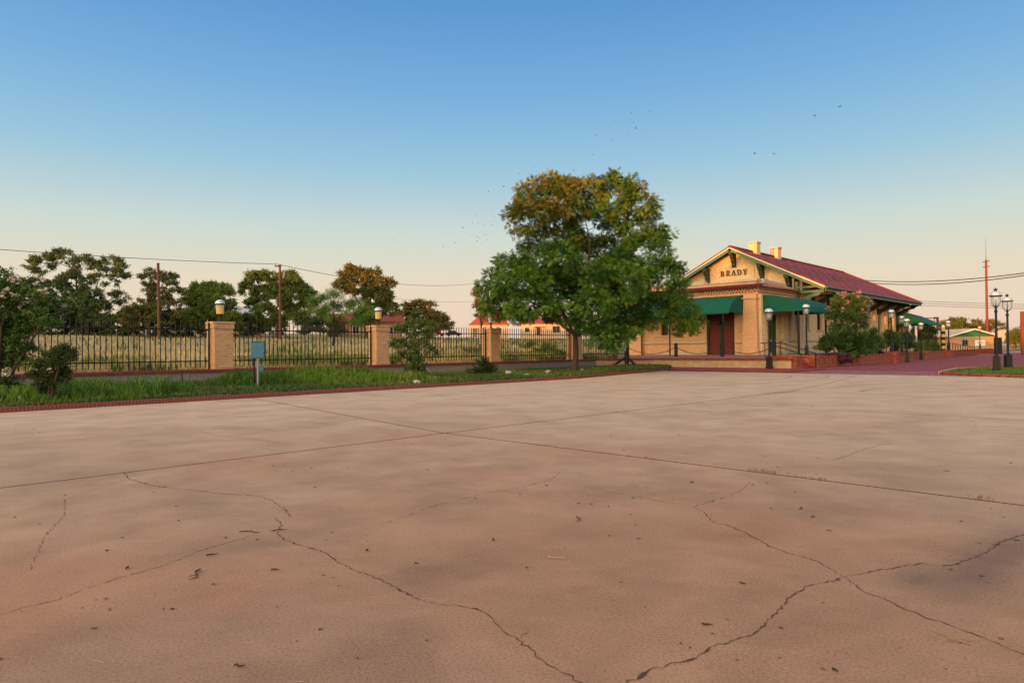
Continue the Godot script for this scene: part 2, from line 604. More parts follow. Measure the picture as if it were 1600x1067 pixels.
func build_terrain() -> void:
	var g := G.new()
	g.quad(V(-1500, -0.14, 1500), V(1500, -0.14, 1500), V(1500, -0.14, -1500), V(-1500, -0.14, -1500), Vector3.UP)
	struct("ground", g, M.earth, "bare earth that reaches out to the horizon", "ground")
	# the dry field behind the fence rises away from it
	g = G.new()
	var zs := [-29.35, -32.0, -36.0, -42.0, -50.0, -60.0, -75.0, -90.0, -110.0, -141.3, -200.0, -320.0, -700.0]
	var f := FastNoiseLite.new()
	f.seed = 8; f.frequency = 0.03
	var xs := []
	var x := -150.0
	while x <= 420.0:
		xs.append(x)
		x += 2.0 if x > 92.0 and x < 102.0 else 8.0
	for j in zs.size() - 1:
		for i in xs.size() - 1:
			var p := []
			for q in [[i, j], [i + 1, j], [i + 1, j + 1], [i, j + 1]]:
				var hh := field_h(xs[q[0]], zs[q[1]])
				if q[1] > 1 and q[1] < 10: hh += f.get_noise_2d(xs[q[0]], zs[q[1]]) * 0.25
				p.append(V(xs[q[0]], hh, zs[q[1]]))
			g.quad(p[0], p[1], p[2], p[3], Vector3.UP)
	struct("field", g, M.straw_ground, "dry straw-coloured field sloping up behind the iron fence", "field")
	# added unseen ridge, shaped to keep the low sun off the lot
	g = G.new()
	var f2 := FastNoiseLite.new()
	f2.seed = 21; f2.frequency = 0.013
	var rows := [[-150.0, -0.2], [-175.0, 0.45], [-200.0, 1.0], [-240.0, 0.92], [-330.0, 0.3], [-420.0, -0.02]]
	var zz := -620.0
	while zz < 420.0:
		for k in rows.size() - 1:
			var p := []
			for q in [[rows[k], zz], [rows[k], zz + 8.0], [rows[k + 1], zz + 8.0], [rows[k + 1], zz]]:
				p.append(V(q[0][0], q[0][1] * ridge(q[1], f2), q[1]))
			g.quad(p[0], p[1], p[2], p[3], Vector3.UP)
		zz += 8.0
	struct("added_ridge", g, M.added_ridge_ground, "added unseen ridge west of the lot that blocks the low sun", "added_ridge")
	# far street to the right
	g = G.new()
	g.quad(V(150, 0.02, 120), V(188, 0.02, 120), V(188, 0.02, -29), V(150, 0.02, -29), Vector3.UP)
	struct("street", g, M.street, "grey street at the far end of the brick paving", "street")

func ridge(z: float, f: FastNoiseLite) -> float:  # crest of the added ridge, tuned for how high its shade reaches
	var fall := smoothstep(-620.0, -420.0, z) * (1.0 - smoothstep(250.0, 420.0, z))
	return fall * (lerpf(20.8, 14.6, smoothstep(-12.0, 8.0, z)) + 1.0 * f.get_noise_1d(z) + 0.8 * f.get_noise_1d(z * 4.0))

# ---------------------------------------------------------------- the concrete plaza
func joint_z(x: float) -> float:
	if x < 7.05: return lerpf(-8.62, -8.4, (x + 30.0) / 37.05)
	if x < 20.5: return lerpf(-8.4, -8.2, (x - 7.05) / 13.45)
	if x < 25.5: return lerpf(-8.2, -8.8, (x - 20.5) / 5.0)
	return lerpf(-8.8, -10.5, (x - 25.5) / 9.6)

func curb_z(x: float) -> float:
	if x < 24.0: return -19.2
	if x < 30.0: return lerpf(-19.2, -20.55, (x - 24.0) / 6.0)
	return lerpf(-20.55, -21.55, (x - 30.0) / 6.0)

var pn := FastNoiseLite.new()

# dyed concrete: redder near the eye, paler with distance from it, greyer in patches
func dye(x: float, z: float) -> Color:
	var far := clampf((sqrt(x * x + z * z) - 3.0) / 16.0, 0.0, 1.0)
	var pale_tone := lin(0.68, 0.505, 0.35)
	var dyed := lin(0.45, 0.27, 0.165)
	var grey := lin(0.33, 0.245, 0.19)
	var k := pn.get_noise_2d(x * 1.0, z * 1.0) * 0.9 + pn.get_noise_2d(x * 4.0 + 50.0, z * 4.0) * 0.35
	var c := dyed.lerp(pale_tone, clampf(far * 1.15 + k * 0.25, 0, 1))
	var b := pn.get_noise_2d(x * 1.7 - 200.0, z * 1.7 + 90.0)
	c = c.lerp(grey, clampf(b * 1.0 - 0.1, 0.0, 0.24) * (1.0 - far * 0.6))
	var st := pn.get_noise_2d(x * 9.0 - 70.0, z * 9.0 + 33.0) * 0.5 + pn.get_noise_2d(x * 22.0, z * 22.0) * 0.35
	st += pn.get_noise_2d(x * 55.0 + 9.0, z * 55.0) * 0.3
	c = c * (1.0 + 0.27 * st)
	var r := pn.get_noise_2d(x * 2.3 + 400.0, z * 2.3 - 30.0)
	c = c.lerp(lin(0.52, 0.25, 0.145), clampf(r * 1.3 - 0.15, 0.0, 0.45) * (1.0 - far))
	# oil-dark wedge of slab between two cracks, and a few other old stains
	for s in [[4.75, -0.82, 0.7, 0.22, 0.55], [4.4, -1.05, 0.28, 0.14, 0.5], [5.6, -0.72, 0.8, 0.25, 0.5], [2.45, -3.2, 0.35, 0.3, 0.25], [2.0, -4.6, 0.6, 0.25, 0.22], [5.6, -2.2, 0.6, 0.5, 0.22], [19.8, -8.1, 1.6, 0.25, 0.5], [15.0, -3.4, 3.0, 0.4, 0.14]]:
		var q := Vector2((x - s[0]) / s[2], (z - s[1]) / s[3])
		c = c.lerp(lin(0.11, 0.085, 0.075), s[4] * exp(-q.length_squared() * 1.4))
	return c

# slab whose near and far edges follow two functions of x
func slab(x0: float, x1: float, zn: Callable, zf: Callable, step: float, shear := 0.0) -> G:
	var g := G.new()
	g.colored = true
	var gap := 0.016
	var nx := maxi(1, int(ceil((x1 - x0) / step)))
	var nz := maxi(1, int(ceil(absf(zf.call((x0 + x1) / 2) - zn.call((x0 + x1) / 2)) / step)))
	var grid := []
	for j in nz + 1:
		var t := float(j) / nz
		var row := []
		for i in nx + 1:
			var xx := lerpf(x0 + gap, x1 - gap, float(i) / nx)
			var z := lerpf(float(zn.call(xx)) - gap, float(zf.call(xx)) + gap, t)
			row.append(V(xx + shear * t * clampf(1.0 - absf(xx - 7.05) / 8.0, 0.0, 1.0), 0, z))
		grid.append(row)
	for row in grid:
		for p in row:
			g.col = dye(p.x, p.z)
			g.vert(p, Vector3.UP)
	for j in nz:
		for i in nx:
			var a := j * (nx + 1) + i
			var b := a + nx + 1
			g.ix.append_array([a, b, a + 1, a + 1, b, b + 1])
	g.col = lin(0.07, 0.04, 0.025)
	for i in nx:
		for j in [0, nz]:
			var p: Vector3 = grid[j][i]
			var q: Vector3 = grid[j][i + 1]
			g.quad(p, q, q - V(0, 0.1, 0), p - V(0, 0.1, 0), V(0, 0, 1 if j == 0 else -1))
	for j in nz:
		for i in [0, nx]:
			var p: Vector3 = grid[j][i]
			var q: Vector3 = grid[j + 1][i]
			g.quad(p, q, q - V(0, 0.1, 0), p - V(0, 0.1, 0), V(-1 if i == 0 else 1, 0, 0))
	return g

func strip(pts: Array, w: float, y: float, sd: int) -> G:
	rng.seed = sd
	var g := G.new()
	# wander between the given points
	var fine := []
	for k in pts.size() - 1:
		var a: Vector2 = pts[k]
		var b: Vector2 = pts[k + 1]
		var m := maxi(2, int(a.distance_to(b) / 0.026))
		for t in m:
			var o := (b - a).orthogonal().normalized() * (rnd(-1, 1) * 0.012 if t else 0.0)
			fine.append(a.lerp(b, float(t) / m) + o)
	fine.append(pts[pts.size() - 1])
	var prev := []
	for k in fine.size():
		var p: Vector2 = fine[k]
		var d: Vector2 = (fine[mini(k + 1, fine.size() - 1)] - fine[maxi(k - 1, 0)]).normalized()
		var o := d.orthogonal()
		var taper := minf(1.0, minf(k, fine.size() - 1 - k) / 6.0)
		var ww := w * (0.35 + 0.65 * taper) * rnd(0.12, 0.75)
		if rng.randf() < 0.06: ww *= 2.6
		var l := p + o * ww / 2
		var r := p - o * ww / 2
		var cur := [V(l.x, y, l.y), V(r.x, y, r.y)]
		if prev.size() and (w > 0.009 or rng.randf() > 0.14): g.quad(prev[0], cur[0], cur[1], prev[1], Vector3.UP)
		prev = cur
	return g

func p2(a: Array) -> Array:
	var o := []
	for k in range(0, a.size(), 2):
		o.append(Vector2(a[k], a[k + 1]))
	return o

func build_plaza() -> void:
	pn.seed = 31; pn.frequency = 0.11; pn.fractal_octaves = 4
	var root := Node3D.new()
	root.name = "plaza"
	add_child(root)
	root.set_meta("kind", "structure")
	root.set_meta("label", "wide plaza of reddish cracked concrete slabs")
	root.set_meta("category", "plaza")
	var g := G.new()
	g.quad(V(-40, -0.02, 25), V(35.1, -0.02, 25), V(35.1, -0.02, -22.5), V(-40, -0.02, -22.5), Vector3.UP)
	put("joint_bed", g, M.joint_dirt, root)
	var front := func(_x): return 24.0
	var mid := func(x): return joint_z(x)
	var back := func(x): return curb_z(x) - 0.02
	for s in [[-40.0, -9.0, 1.0], [-9.0, 7.05, 0.3], [7.05, 22.0, 0.4], [22.0, 35.1, 0.6]]:
		put("slab", slab(s[0], s[1], mid, back, s[2], 1.7), M.plaza_concrete, root)
	var near := func(_x): return 2.0
	for s in [[-9.0, 7.05, 0.09], [7.05, 15.05, 0.18], [15.05, 35.1, 0.5]]:
		put("slab", slab(s[0], s[1], near, mid, s[2]), M.plaza_concrete, root)
	for s in [[-40.0, -9.0], [-9.0, 7.05], [7.05, 15.05], [15.05, 35.1]]:
		put("slab", slab(s[0], s[1], front, near if s[0] > -20 else mid, 1.5), M.plaza_concrete, root)
	var cr := [
		[0.011, [2.37,-8.5, 2.28,-7.99, 2.33,-7.33, 2.49,-6.92, 2.63,-6.50, 2.83,-6.11, 2.83,-5.79, 2.77,-5.49, 2.68,-5.19, 2.64,-5.08]],
		[0.010, [2.57,-5.21, 2.49,-4.95, 2.34,-4.71, 2.30,-4.51, 2.33,-4.25, 2.34,-4.02, 2.29,-3.78, 2.28,-3.55, 2.29,-3.35, 2.27,-3.13, 2.25,-2.93, 2.27,-2.77, 2.34,-2.67, 2.37,-2.55, 2.33,-2.41, 2.28,-2.30, 2.25,-2.17, 2.22,-2.06, 2.18,-1.96, 2.16,-1.85, 2.13,-1.68, 2.0,-1.3]],
		[0.008, [0.55,-4.3, 0.75,-4.37, 0.87,-4.36, 1.03,-4.44, 1.22,-4.51, 1.35,-4.53, 1.53,-4.57, 1.8,-4.72, 2.25,-4.83]],
		[0.012, [1.9,-1.66, 2.22,-1.57, 2.40,-1.56, 2.50,-1.53, 2.62,-1.48, 2.72,-1.47, 2.79,-1.48, 2.94,-1.43, 3.07,-1.40, 3.21,-1.41, 3.40,-1.43, 3.68,-1.46, 3.84,-1.46, 3.90,-1.44, 4.11,-1.37, 4.17,-1.35]],
		[0.012, [4.17,-1.35, 4.38,-1.27, 4.56,-1.18, 4.76,-1.09, 4.78,-0.98, 4.92,-0.92, 5.26,-0.84, 5.57,-0.82, 6.03,-0.71, 6.9,-0.6]],
		[0.011, [5.16,-2.87, 5.05,-2.72, 4.82,-2.52, 4.76,-2.31, 4.61,-2.09, 4.49,-1.95, 4.40,-1.78, 4.39,-1.63, 4.34,-1.55, 4.17,-1.35]],
		[0.013, [4.17,-1.35, 3.99,-1.19, 3.96,-1.09, 3.88,-0.98, 3.83,-0.88, 3.80,-0.77, 3.76,-0.66, 3.71,-0.55, 3.65,-0.44, 3.5,0.1]],
		[0.007, [5.18,-4.13, 5.18,-3.78, 5.15,-3.40, 5.15,-3.14, 5.16,-2.87]],
		[0.008, [2.93,-4.41, 3.06,-4.38, 3.35,-4.45, 3.71,-4.55, 3.86,-4.56, 4.37,-4.60, 4.63,-4.52, 5.24,-4.55, 5.75,-4.81]],
		[0.008, [5.16,-2.87, 5.75,-2.84, 6.09,-2.88, 6.54,-2.99]],
		[0.012, [8.33,-2.82, 8.98,-2.81, 9.54,-2.83, 10.14,-2.76, 10.44,-2.60]],
		[0.006, [0.9,-5.1, 1.12,-5.9, 1.4,-6.6, 1.55,-7.3, 2.28,-7.99]],
		[0.006, [2.25,-2.17, 2.36,-2.2, 2.42,-2.27]],
		[0.02, [19.3,-8.42, 19.9,-8.3, 20.5,-8.12, 21.1,-8.0]],
		[0.012, [4.2,-12.6, 4.5,-11.9, 4.4,-11.0, 4.65,-10.1, 4.7,-9.2]],
		[0.014, [11.5,-14.0, 12.4,-13.6, 13.1,-13.9, 14.4,-13.4]]]
	for k in cr.size():
		put("crack", strip(p2(cr[k][1]), cr[k][0], 0.0035, 100 + k), M.crack, root)
	# pale scratches and scuffs, too small to count
	rng.seed = 170
	var sg := G.new()
	for k in 170:
		var dd := rnd(2.8, 11.0)
		var an := rnd(-0.15, 1.6)
		var at := V(dd * cos(an), 0.0025, -dd * sin(an))
		var a := rnd(-0.5, 0.5) + 0.8
		var d := V(cos(a), 0, sin(a)) * rnd(0.012, 0.05)
		var w := V(-sin(a), 0, cos(a)) * rnd(0.0008, 0.002)
		sg.quad(at - d - w * 0.3, at - d + w * 0.3, at + d + w, at + d - w, Vector3.UP)
	put("scratches", sg, M.scratch, root).set_meta("kind", "stuff")
	# faint arcs left by turning tyres
	for q in [[28.0, -14.6, 3.6, -0.6, 3.3], [28.0, -14.6, 5.3, -0.4, 2.4], [23.0, -4.2, 3.0, -1.9, 1.5], [23.0, -4.2, 4.6, -1.5, 1.2]]:
		var arc := []
		for t in 25:
			var a := lerpf(q[3], q[4], t / 24.0)
			arc.append(Vector2(q[0] + q[2] * 1.5 * cos(a), q[1] + q[2] * sin(a) * 0.8))
		var tg := G.new()
		for t in 24:
			var o0: Vector2 = (arc[t] - Vector2(q[0], q[1])).normalized() * 0.09
			var o1: Vector2 = (arc[t + 1] - Vector2(q[0], q[1])).normalized() * 0.09
			tg.quad(V(arc[t].x - o0.x, 0.004, arc[t].y - o0.y), V(arc[t].x + o0.x, 0.004, arc[t].y + o0.y), V(arc[t + 1].x + o1.x, 0.004, arc[t + 1].y + o1.y), V(arc[t + 1].x - o1.x, 0.004, arc[t + 1].y - o1.y), Vector3.UP)
		put("tyre_mark", tg, M.tyre_mark, root)
	# brick apron in front of the platform and the brick paving beyond
	g = G.new()
	g.prism(PackedVector2Array([Vector2(35.55, 14.2), Vector2(36.12, 21.62), Vector2(41.19, 24.4), Vector2(41.19, 14.2)]), V(0, -0.04, 0), Basis(Vector3(1, 0, 0), Vector3(0, 0, -1), Vector3(0, 1, 0)), 0.10)
	struct("pavement", g, M.red_brick, "red brick apron along the foot of the stucco platform wall", "pavement")
	g = G.new()
	g.quad(V(35.1, 0.0, 40), V(40.6, 0.0, 40), V(40.6, 0.0, -16.3), V(35.1, 0.0, -16.3), Vector3.UP)
	struct("path", g, M.paver_pale, "pale lavender band of brick paving between concrete and road", "path")
	g = G.new()
	g.quad(V(40.6, -0.004, 60), V(150, -0.004, 60), V(150, -0.004, -21), V(40.6, -0.004, -16.3), Vector3.UP)
	struct("road", g, M.paver_brick, "purplish red brick road running along the depot planters", "road")

# ---------------------------------------------------------------- curb, wall, island
func brick_mesh(sz: Vector3) -> ArrayMesh:
	var g := G.new()
	g.cbox(Vector3.ZERO, sz, 0.004)
	return g.mesh()

func brick_row(root: Node3D, path: Array, sz: Vector3, joint: float, y: float, m: Material, called := "bricks") -> void:
	# bricks on edge, long side across the path
	var xs := []
	var o := origin_of(root)
	for k in path.size() - 1:
		var a: Vector3 = path[k]
		var b: Vector3 = path[k + 1]
		var d := (b - a).normalized()
		var n := int(a.distance_to(b) / (sz.x + joint))
		for t in n:
			var bs := Basis(d, Vector3.UP, d.cross(Vector3.UP)).rotated(Vector3.UP, rnd(-0.012, 0.012))
			xs.append(Transform3D(bs.scaled(V(1, rnd(0.97, 1.03), 1)), a + d * (t + 0.5) * a.distance_to(b) / n + V(0, y + sz.y / 2 + rnd(-0.003, 0.003), 0) - o))
	many(called, brick_mesh(sz), m, xs, [], root)

func build_curb_and_walls() -> void:
	rng.seed = 5
	var curb := Node3D.new()
	curb.name = "curb"
	add_child(curb)
	curb.set_meta("kind", "structure")
	curb.set_meta("label", "curb of dark red bricks set on edge along the plaza")
	curb.set_meta("category", "curb")
	var path := [V(-14, 0, -19.32), V(24, 0, -19.32), V(27, 0, -19.95), V(30, 0, -20.67), V(33, 0, -21.2), V(35.9, 0, -21.66)]
	brick_row(curb, path, V(0.068, 0.115, 0.21), 0.012, 0.0, M.soldier_brick)
	var g := G.new()
	for k in path.size() - 1:
		var a: Vector3 = path[k]
		var b: Vector3 = path[k + 1]
		g.quad(a + V(0, 0.105, 0.098), b + V(0, 0.105, 0.098), b + V(0, 0.105, -0.1), a + V(0, 0.105, -0.1), Vector3.UP)
		g.quad(a + V(0, 0.105, 0.098), b + V(0, 0.105, 0.098), b + V(0, -0.02, 0.098), a + V(0, -0.02, 0.098), Vector3(0, 0, 1))
	put("mortar_bed", g, M.mortar, curb)
	# edge bricks along the end of the concrete
	path = [V(36.0, 0, -21.6), V(35.75, 0, -18.0), V(35.4, 0, -14.3)]
	brick_row(curb, path, V(0.068, 0.10, 0.21), 0.012, -0.03, M.soldier_brick, "edge_bricks")
	# planting strip between curb and wall
	g = G.new()
	for k in 13:
		var x0 := -14.0 + k * 4.0
		var x1 := x0 + 4.0
		var zz := func(x): return (-19.40 if x < 24 else curb_z(x) - 0.22)
		if x1 > 36.0: x1 = 36.2
		if x0 >= x1: break
		g.quad(V(x0, 0.09, zz.call(x0)), V(x1, 0.09, zz.call(x1)), V(x1, 0.16, -28.5), V(x0, 0.16, -28.5), Vector3.UP)
	g.quad(V(36.0, 0.09, -21.7), V(41.2, 0.09, -24.4), V(37.8, 0.16, -28.5), V(36.0, 0.16, -28.5), Vector3.UP)
	struct("lawn", g, M.lawn_ground, "weedy planting strip between brick curb and grey wall", "ground")
	# low red edging in front of the wall on the right
	var ed := thing("brick_edging", "low line of red bricks edging the strip left of the big tree", "edging", V(24.5, 0.1, -24.85))
	brick_row(ed, [V(24.5, 0, -24.85), V(32.5, 0, -24.95)], V(0.2, 0.1, 0.1), 0.01, 0.1, M.soldier_brick)
	# retaining wall
	var w := thing("retaining_wall", "low grey concrete wall with red brick coping under the fence", "wall", V(13, 0, -28.9))
	g = G.new()
	g.bx(-14, 41.15, -0.05, 0.53, -29.38, -28.52)
	put("wall", g, M.concrete_wall, w)
	g = G.new()
	g.bx(-14, 41.1, 0.53, 0.62, -29.36, -28.48)
	put("mortar_bed", g, M.mortar, w)
	rng.seed = 6
	brick_row(w, [V(-14, 0, -28.55), V(41.1, 0, -28.55)], V(0.068, 0.115, 0.21), 0.012, 0.532, M.soldier_brick, "coping_bricks")
	g = G.new()
	g.bx(-14, 41.1, 0.62, 0.64, -29.36, -28.68)
	put("coping_top", g, M.soldier_brick, w)
	# grass island on the right
	var isl := Node3D.new()
	isl.name = "island"
	add_child(isl)
	isl.set_meta("kind", "structure")
	isl.set_meta("label", "grass island with brick curb under the two tall lamps")
	isl.set_meta("category", "island")
	var poly := PackedVector2Array([Vector2(37.2, 7.6), Vector2(35.6, 6.0), Vector2(34.4, 4.0), Vector2(33.7, 0.5), Vector2(33.5, -14), Vector2(49, -14), Vector2(48.4, 5.6), Vector2(46.8, 7.4), Vector2(44.2, 8.15), Vector2(38.4, 7.75)])
	g = G.new()
	g.prism(poly, V(0, -0.02, 0), Basis(Vector3(1, 0, 0), Vector3(0, 0, -1), Vector3(0, 1, 0)), 0.125)
	put("turf", g, M.lawn_ground, isl)
	path = []
	for k in [4, 3, 2, 1, 0]:
		path.append(V(poly[k].x, 0, -poly[k].y))
	rng.seed = 7
	brick_row(isl, path, V(0.2, 0.06, 0.1), 0.012, 0.0, M.planter_brick, "lower_bricks")
	brick_row(isl, path, V(0.19, 0.055, 0.1), 0.012, 0.064, M.planter_brick, "upper_bricks")
	g = G.new()
	for k in [5, 6, 7, 8, 9]:
		var a := poly[k]
		var b := poly[(k + 1) % 10]
		var d := (b - a).normalized()
		g.box(V((a.x + b.x) / 2, 0.05, -(a.y + b.y) / 2), V(a.distance_to(b), 0.16, 0.14), Basis(V(d.x, 0, -d.y), Vector3.UP, V(d.x, 0, -d.y).cross(Vector3.UP)))
	put("back_curb", g, M.stucco, isl)

# ---------------------------------------------------------------- the platform in front of the depot
func build_platform() -> void:
	var p := thing("platform", "raised brick platform with tan stucco face in front of the depot", "platform", V(60, 0, -26))
	var poly := PackedVector2Array([Vector2(37.75, 28.5), Vector2(39.3, 27.3), Vector2(40.6, 25.8), Vector2(41.2, 23.6), Vector2(41.2, 16.25), Vector2(42.3, 16.25), Vector2(42.3, 17.65), Vector2(45.0, 17.65), Vector2(45.0, 16.5), Vector2(62, 16.4), Vector2(66, 17.3), Vector2(95, 18.6), Vector2(95, 38), Vector2(43, 38), Vector2(43, 29.4), Vector2(37.75, 29.4)])
	var bs := Basis(Vector3(1, 0, 0), Vector3(0, 0, -1), Vector3(0, 1, 0))
	var g := G.new()
	g.prism(poly, V(0, -0.05, 0), bs, 0.6)
	put("stucco_face", g, M.stucco, p)
	# brick coping, a little proud of the face
	var out := PackedVector2Array([Vector2(37.72, 28.47), Vector2(39.26, 27.26), Vector2(40.55, 25.76), Vector2(41.14, 23.59), Vector2(41.14, 16.19), Vector2(42.3, 16.19), Vector2(42.3, 17.65), Vector2(45.0, 17.65), Vector2(45.0, 16.5), Vector2(62, 16.42), Vector2(66, 17.35), Vector2(95, 18.65), Vector2(95, 38), Vector2(43, 38), Vector2(43, 29.4), Vector2(37.72, 29.4)])
	g = G.new()
	g.prism(out, V(0, 0.551, 0), bs, 0.11)
	put("brick_coping", g, M.red_brick, p)
	# paving that rises gently to the building
	g = G.new()
	g.quad(V(41.9, 0.664, -17.68), V(41.9, 0.664, -37.9), V(49.5, 0.80, -37.9), V(49.5, 0.80, -17.68), Vector3.UP)
	g.quad(V(49.5, 0.80, -17.8), V(49.5, 0.80, -37.9), V(94.9, 0.82, -37.9), V(94.9, 0.82, -20.0), Vector3.UP)
	put("paving", g, M.platform_paving, p)
	# steps with a brick pier on either side
	var st := thing("brick_steps", "short flight of red brick steps between two brick piers", "steps", V(43.65, 0, -16.9))
	for k in 4:
		g = G.new()
		g.bx(42.32, 44.97, -0.02 if k == 0 else 0.163 * k - 0.02, 0.163 * (k + 1), -17.64, -16.3 - 0.33 * k)
		put("step", g, M.red_brick, st)
	for k in 2:
		g = G.new()
		g.bx([41.35, 44.98][k], [42.315, 46.0][k], 0, 0.74, -17.6, -16.0)
		var pier := put("pier", g, M.planter_brick, st)
		g = G.new()
		g.cbox(V([41.82, 45.5][k], 0.775, -16.8), V(1.02, 0.07, 1.66), 0.01)
		put("cap", g, M.planter_brick, pier)
	for k in 2:
		var x: float = [42.45, 44.9][k]
		var r := thing("handrail", ["dark sloping handrail on the left side of the brick steps", "dark sloping handrail on the right side of the brick steps"][k], "handrail", V(x, 0.1, -16.1))
		g = G.new()
		g.tube([V(x, 1.66, -18.7), V(x, 1.62, -18.2), V(x, 0.92, -16.05)], [0.028], 8)
		put("rail", g, M.black_iron, r)
		g = G.new()
		g.tube([V(x, 0.0, -16.1), V(x, 0.93, -16.1)], [0.035], 8)
		put("post", g, M.black_iron, r)
		g = G.new()
		g.tube([V(x, 0.66, -18.4), V(x, 1.64, -18.4)], [0.026], 8)
		put("post", g, M.black_iron, r)
	# planter walls along the long side
	var pl := thing("brick_planter", "long low red brick planter wall beside the brick road", "planter", V(70, 0, -17))
	var segs := [[46.0, -16.15, 62.3, -16.15, 0.72], [62.3, -15.85, 63.6, -15.85, 0.86], [63.6, -16.5, 66.2, -17.2, 0.78], [66.2, -16.9, 67.4, -16.9, 0.84], [67.4, -17.25, 80.2, -17.8, 0.74], [80.2, -17.5, 81.4, -17.5, 0.84], [81.4, -17.9, 94.0, -18.5, 0.74], [94.0, -18.2, 96.2, -18.2, 0.8]]
	for s in segs:
		g = G.new()
		var a := V(s[0], 0, s[1])
		var b := V(s[2], 0, s[3])
		var d := (b - a).normalized()
		var thick := 0.9 if a.distance_to(b) < 2.5 else 0.34
		var nb := Basis(d, Vector3.UP, d.cross(Vector3.UP))
		g.box((a + b) / 2 + V(0, s[4] / 2 - 0.03, 0) - nb.z * -thick / 2 * -1.0, V(a.distance_to(b), s[4], thick), nb)
		var wl := put("wall", g, M.planter_brick, pl)
		g = G.new()
		g.cbox((a + b) / 2 + V(0, s[4], 0) - nb.z * thick / 2, V(a.distance_to(b) + 0.05, 0.065, thick + 0.06), 0.008, nb)
		put("cap", g, M.planter_brick, wl)
	g = G.new()
	g.quad(V(46, 0.69, -16.5), V(62, 0.69, -16.5), V(62, 0.69, -19.6), V(46, 0.69, -19.6), Vector3.UP)
	g.quad(V(62, 0.69, -16.7), V(95, 0.69, -18.8), V(95, 0.69, -21), V(62, 0.69, -19.6), Vector3.UP)
	put("soil", g, M.soil, pl)
	var rp := thing("ramp_wall", "dark red brick ramp wall stretching beyond the far planter", "wall", V(118, 0, -19.5))
	g = G.new()
	g.prism(PackedVector2Array([Vector2(96.2, 0), Vector2(113.4, 0), Vector2(113.4, 0.45), Vector2(96.2, 0.80)]), V(0, -0.02, -18.95), Basis.IDENTITY, 0.3)
	put("lower_wall", g, M.soldier_brick, rp)
	g = G.new()
	g.prism(PackedVector2Array([Vector2(110, 0), Vector2(142, 0), Vector2(142, 0.9), Vector2(110, 0.75)]), V(0, -0.02, -21.2), Basis.IDENTITY, 0.3)
	put("upper_wall", g, M.red_brick, rp)
	var rr := thing("ramp_railing", "black ramp railing of many posts near the far green gabled house", "railing", V(104, 0.8, -18.8))
	g = G.new()
	g.tube([V(96.4, 1.75, -18.9), V(113.3, 1.15, -18.9)], [0.04], 6)
	put("top_rail", g, M.black_iron, rr)
	for k in 12:
		g = G.new()
		var t := k / 11.0
		g.tube([V(lerpf(96.5, 113.2, t), 0.0 if k == 11 else lerpf(0.78, 0.43, t), -18.9), V(lerpf(96.5, 113.2, t), lerpf(1.8, 1.2, t), -18.9)], [0.045], 6)
		put("post", g, M.black_iron, rr)

# ---------------------------------------------------------------- the depot
# wall of rectangular pieces round rectangular holes; u runs along bs.x, the wall's front faces -bs.z
func holed(g: G, at: Vector3, bs: Basis, u0: float, u1: float, y0: float, y1: float, thick: float, holes: Array) -> void:
	var us := [u0, u1]
	for h in holes: us.append_array([h[0], h[1]])
	us.sort()
	for k in us.size() - 1:
		if us[k + 1] - us[k] < 0.001: continue
		var mid: float = (us[k] + us[k + 1]) / 2
		var cuts := [[y0, y1]]
		for h in holes:
			if mid > h[0] and mid < h[1]:
				var nc := []
				for c in cuts:
					if h[2] > c[0]: nc.append([c[0], minf(h[2], c[1])])
					if h[3] < c[1]: nc.append([maxf(h[3], c[0]), c[1]])
				cuts = nc
		for c in cuts:
			g.box(at + bs.x * mid + bs.y * (c[0] + c[1]) / 2 + bs.z * thick / 2, V(us[k + 1] - us[k], c[1] - c[0], thick), bs)

const ROOF_RIDGE := 10.46
const ROOF_EAVE := 6.34
const RZ := -27.86

func roof_y(z: float) -> float:
	return ROOF_RIDGE - absf(z - RZ) * (ROOF_RIDGE - ROOF_EAVE) / 8.26

func arch_head(g: G, x0: float, x1: float, ys: float, yt: float, z: float, thick: float) -> void:
	var w := x1 - x0
	var p := PackedVector2Array([Vector2(x0, ys), Vector2(x0, yt), Vector2(x1, yt), Vector2(x1, ys)])
	for k in range(1, 12):
		var a := PI * k / 12.0
		p.append(Vector2((x0 + x1) / 2 + w / 2 * cos(a), ys + w / 2 * sin(a)))
	g.prism(p, V(0, 0, z), Basis.IDENTITY, -thick)

func awning_shape(g: G, at: Vector3, along: Vector3, outward: Vector3, length: float, prof: Array) -> void:
	# cloth
	for k in prof.size() - 1:
		var a: Vector2 = prof[k]
		var b: Vector2 = prof[k + 1]
		var n := maxi(1, int(length / 1.2))
		for t in n:
			var u0 := length * t / n
			var u1 := length * (t + 1) / n
			# the cloth hangs a little between its bows
			var s := 0.0
			g.quad(at + along * u0 + outward * a.x + Vector3.UP * a.y, at + along * u1 + outward * a.x + Vector3.UP * a.y, at + along * u1 + outward * b.x + Vector3.UP * (b.y - s), at + along * u0 + outward * b.x + Vector3.UP * (b.y - s), outward * (a.y - b.y + 0.01) + Vector3.UP * (b.x - a.x + 0.01))
	# closed ends
	var low: float = prof[prof.size() - 1].y
	for e in [0.0, length]:
		var p := PackedVector2Array()
		for q in prof: p.append(q)
		p.append(Vector2(prof[0].x, low))
		g.prism(p, at + along * (e - 0.01), Basis(outward, Vector3.UP, along), 0.02)

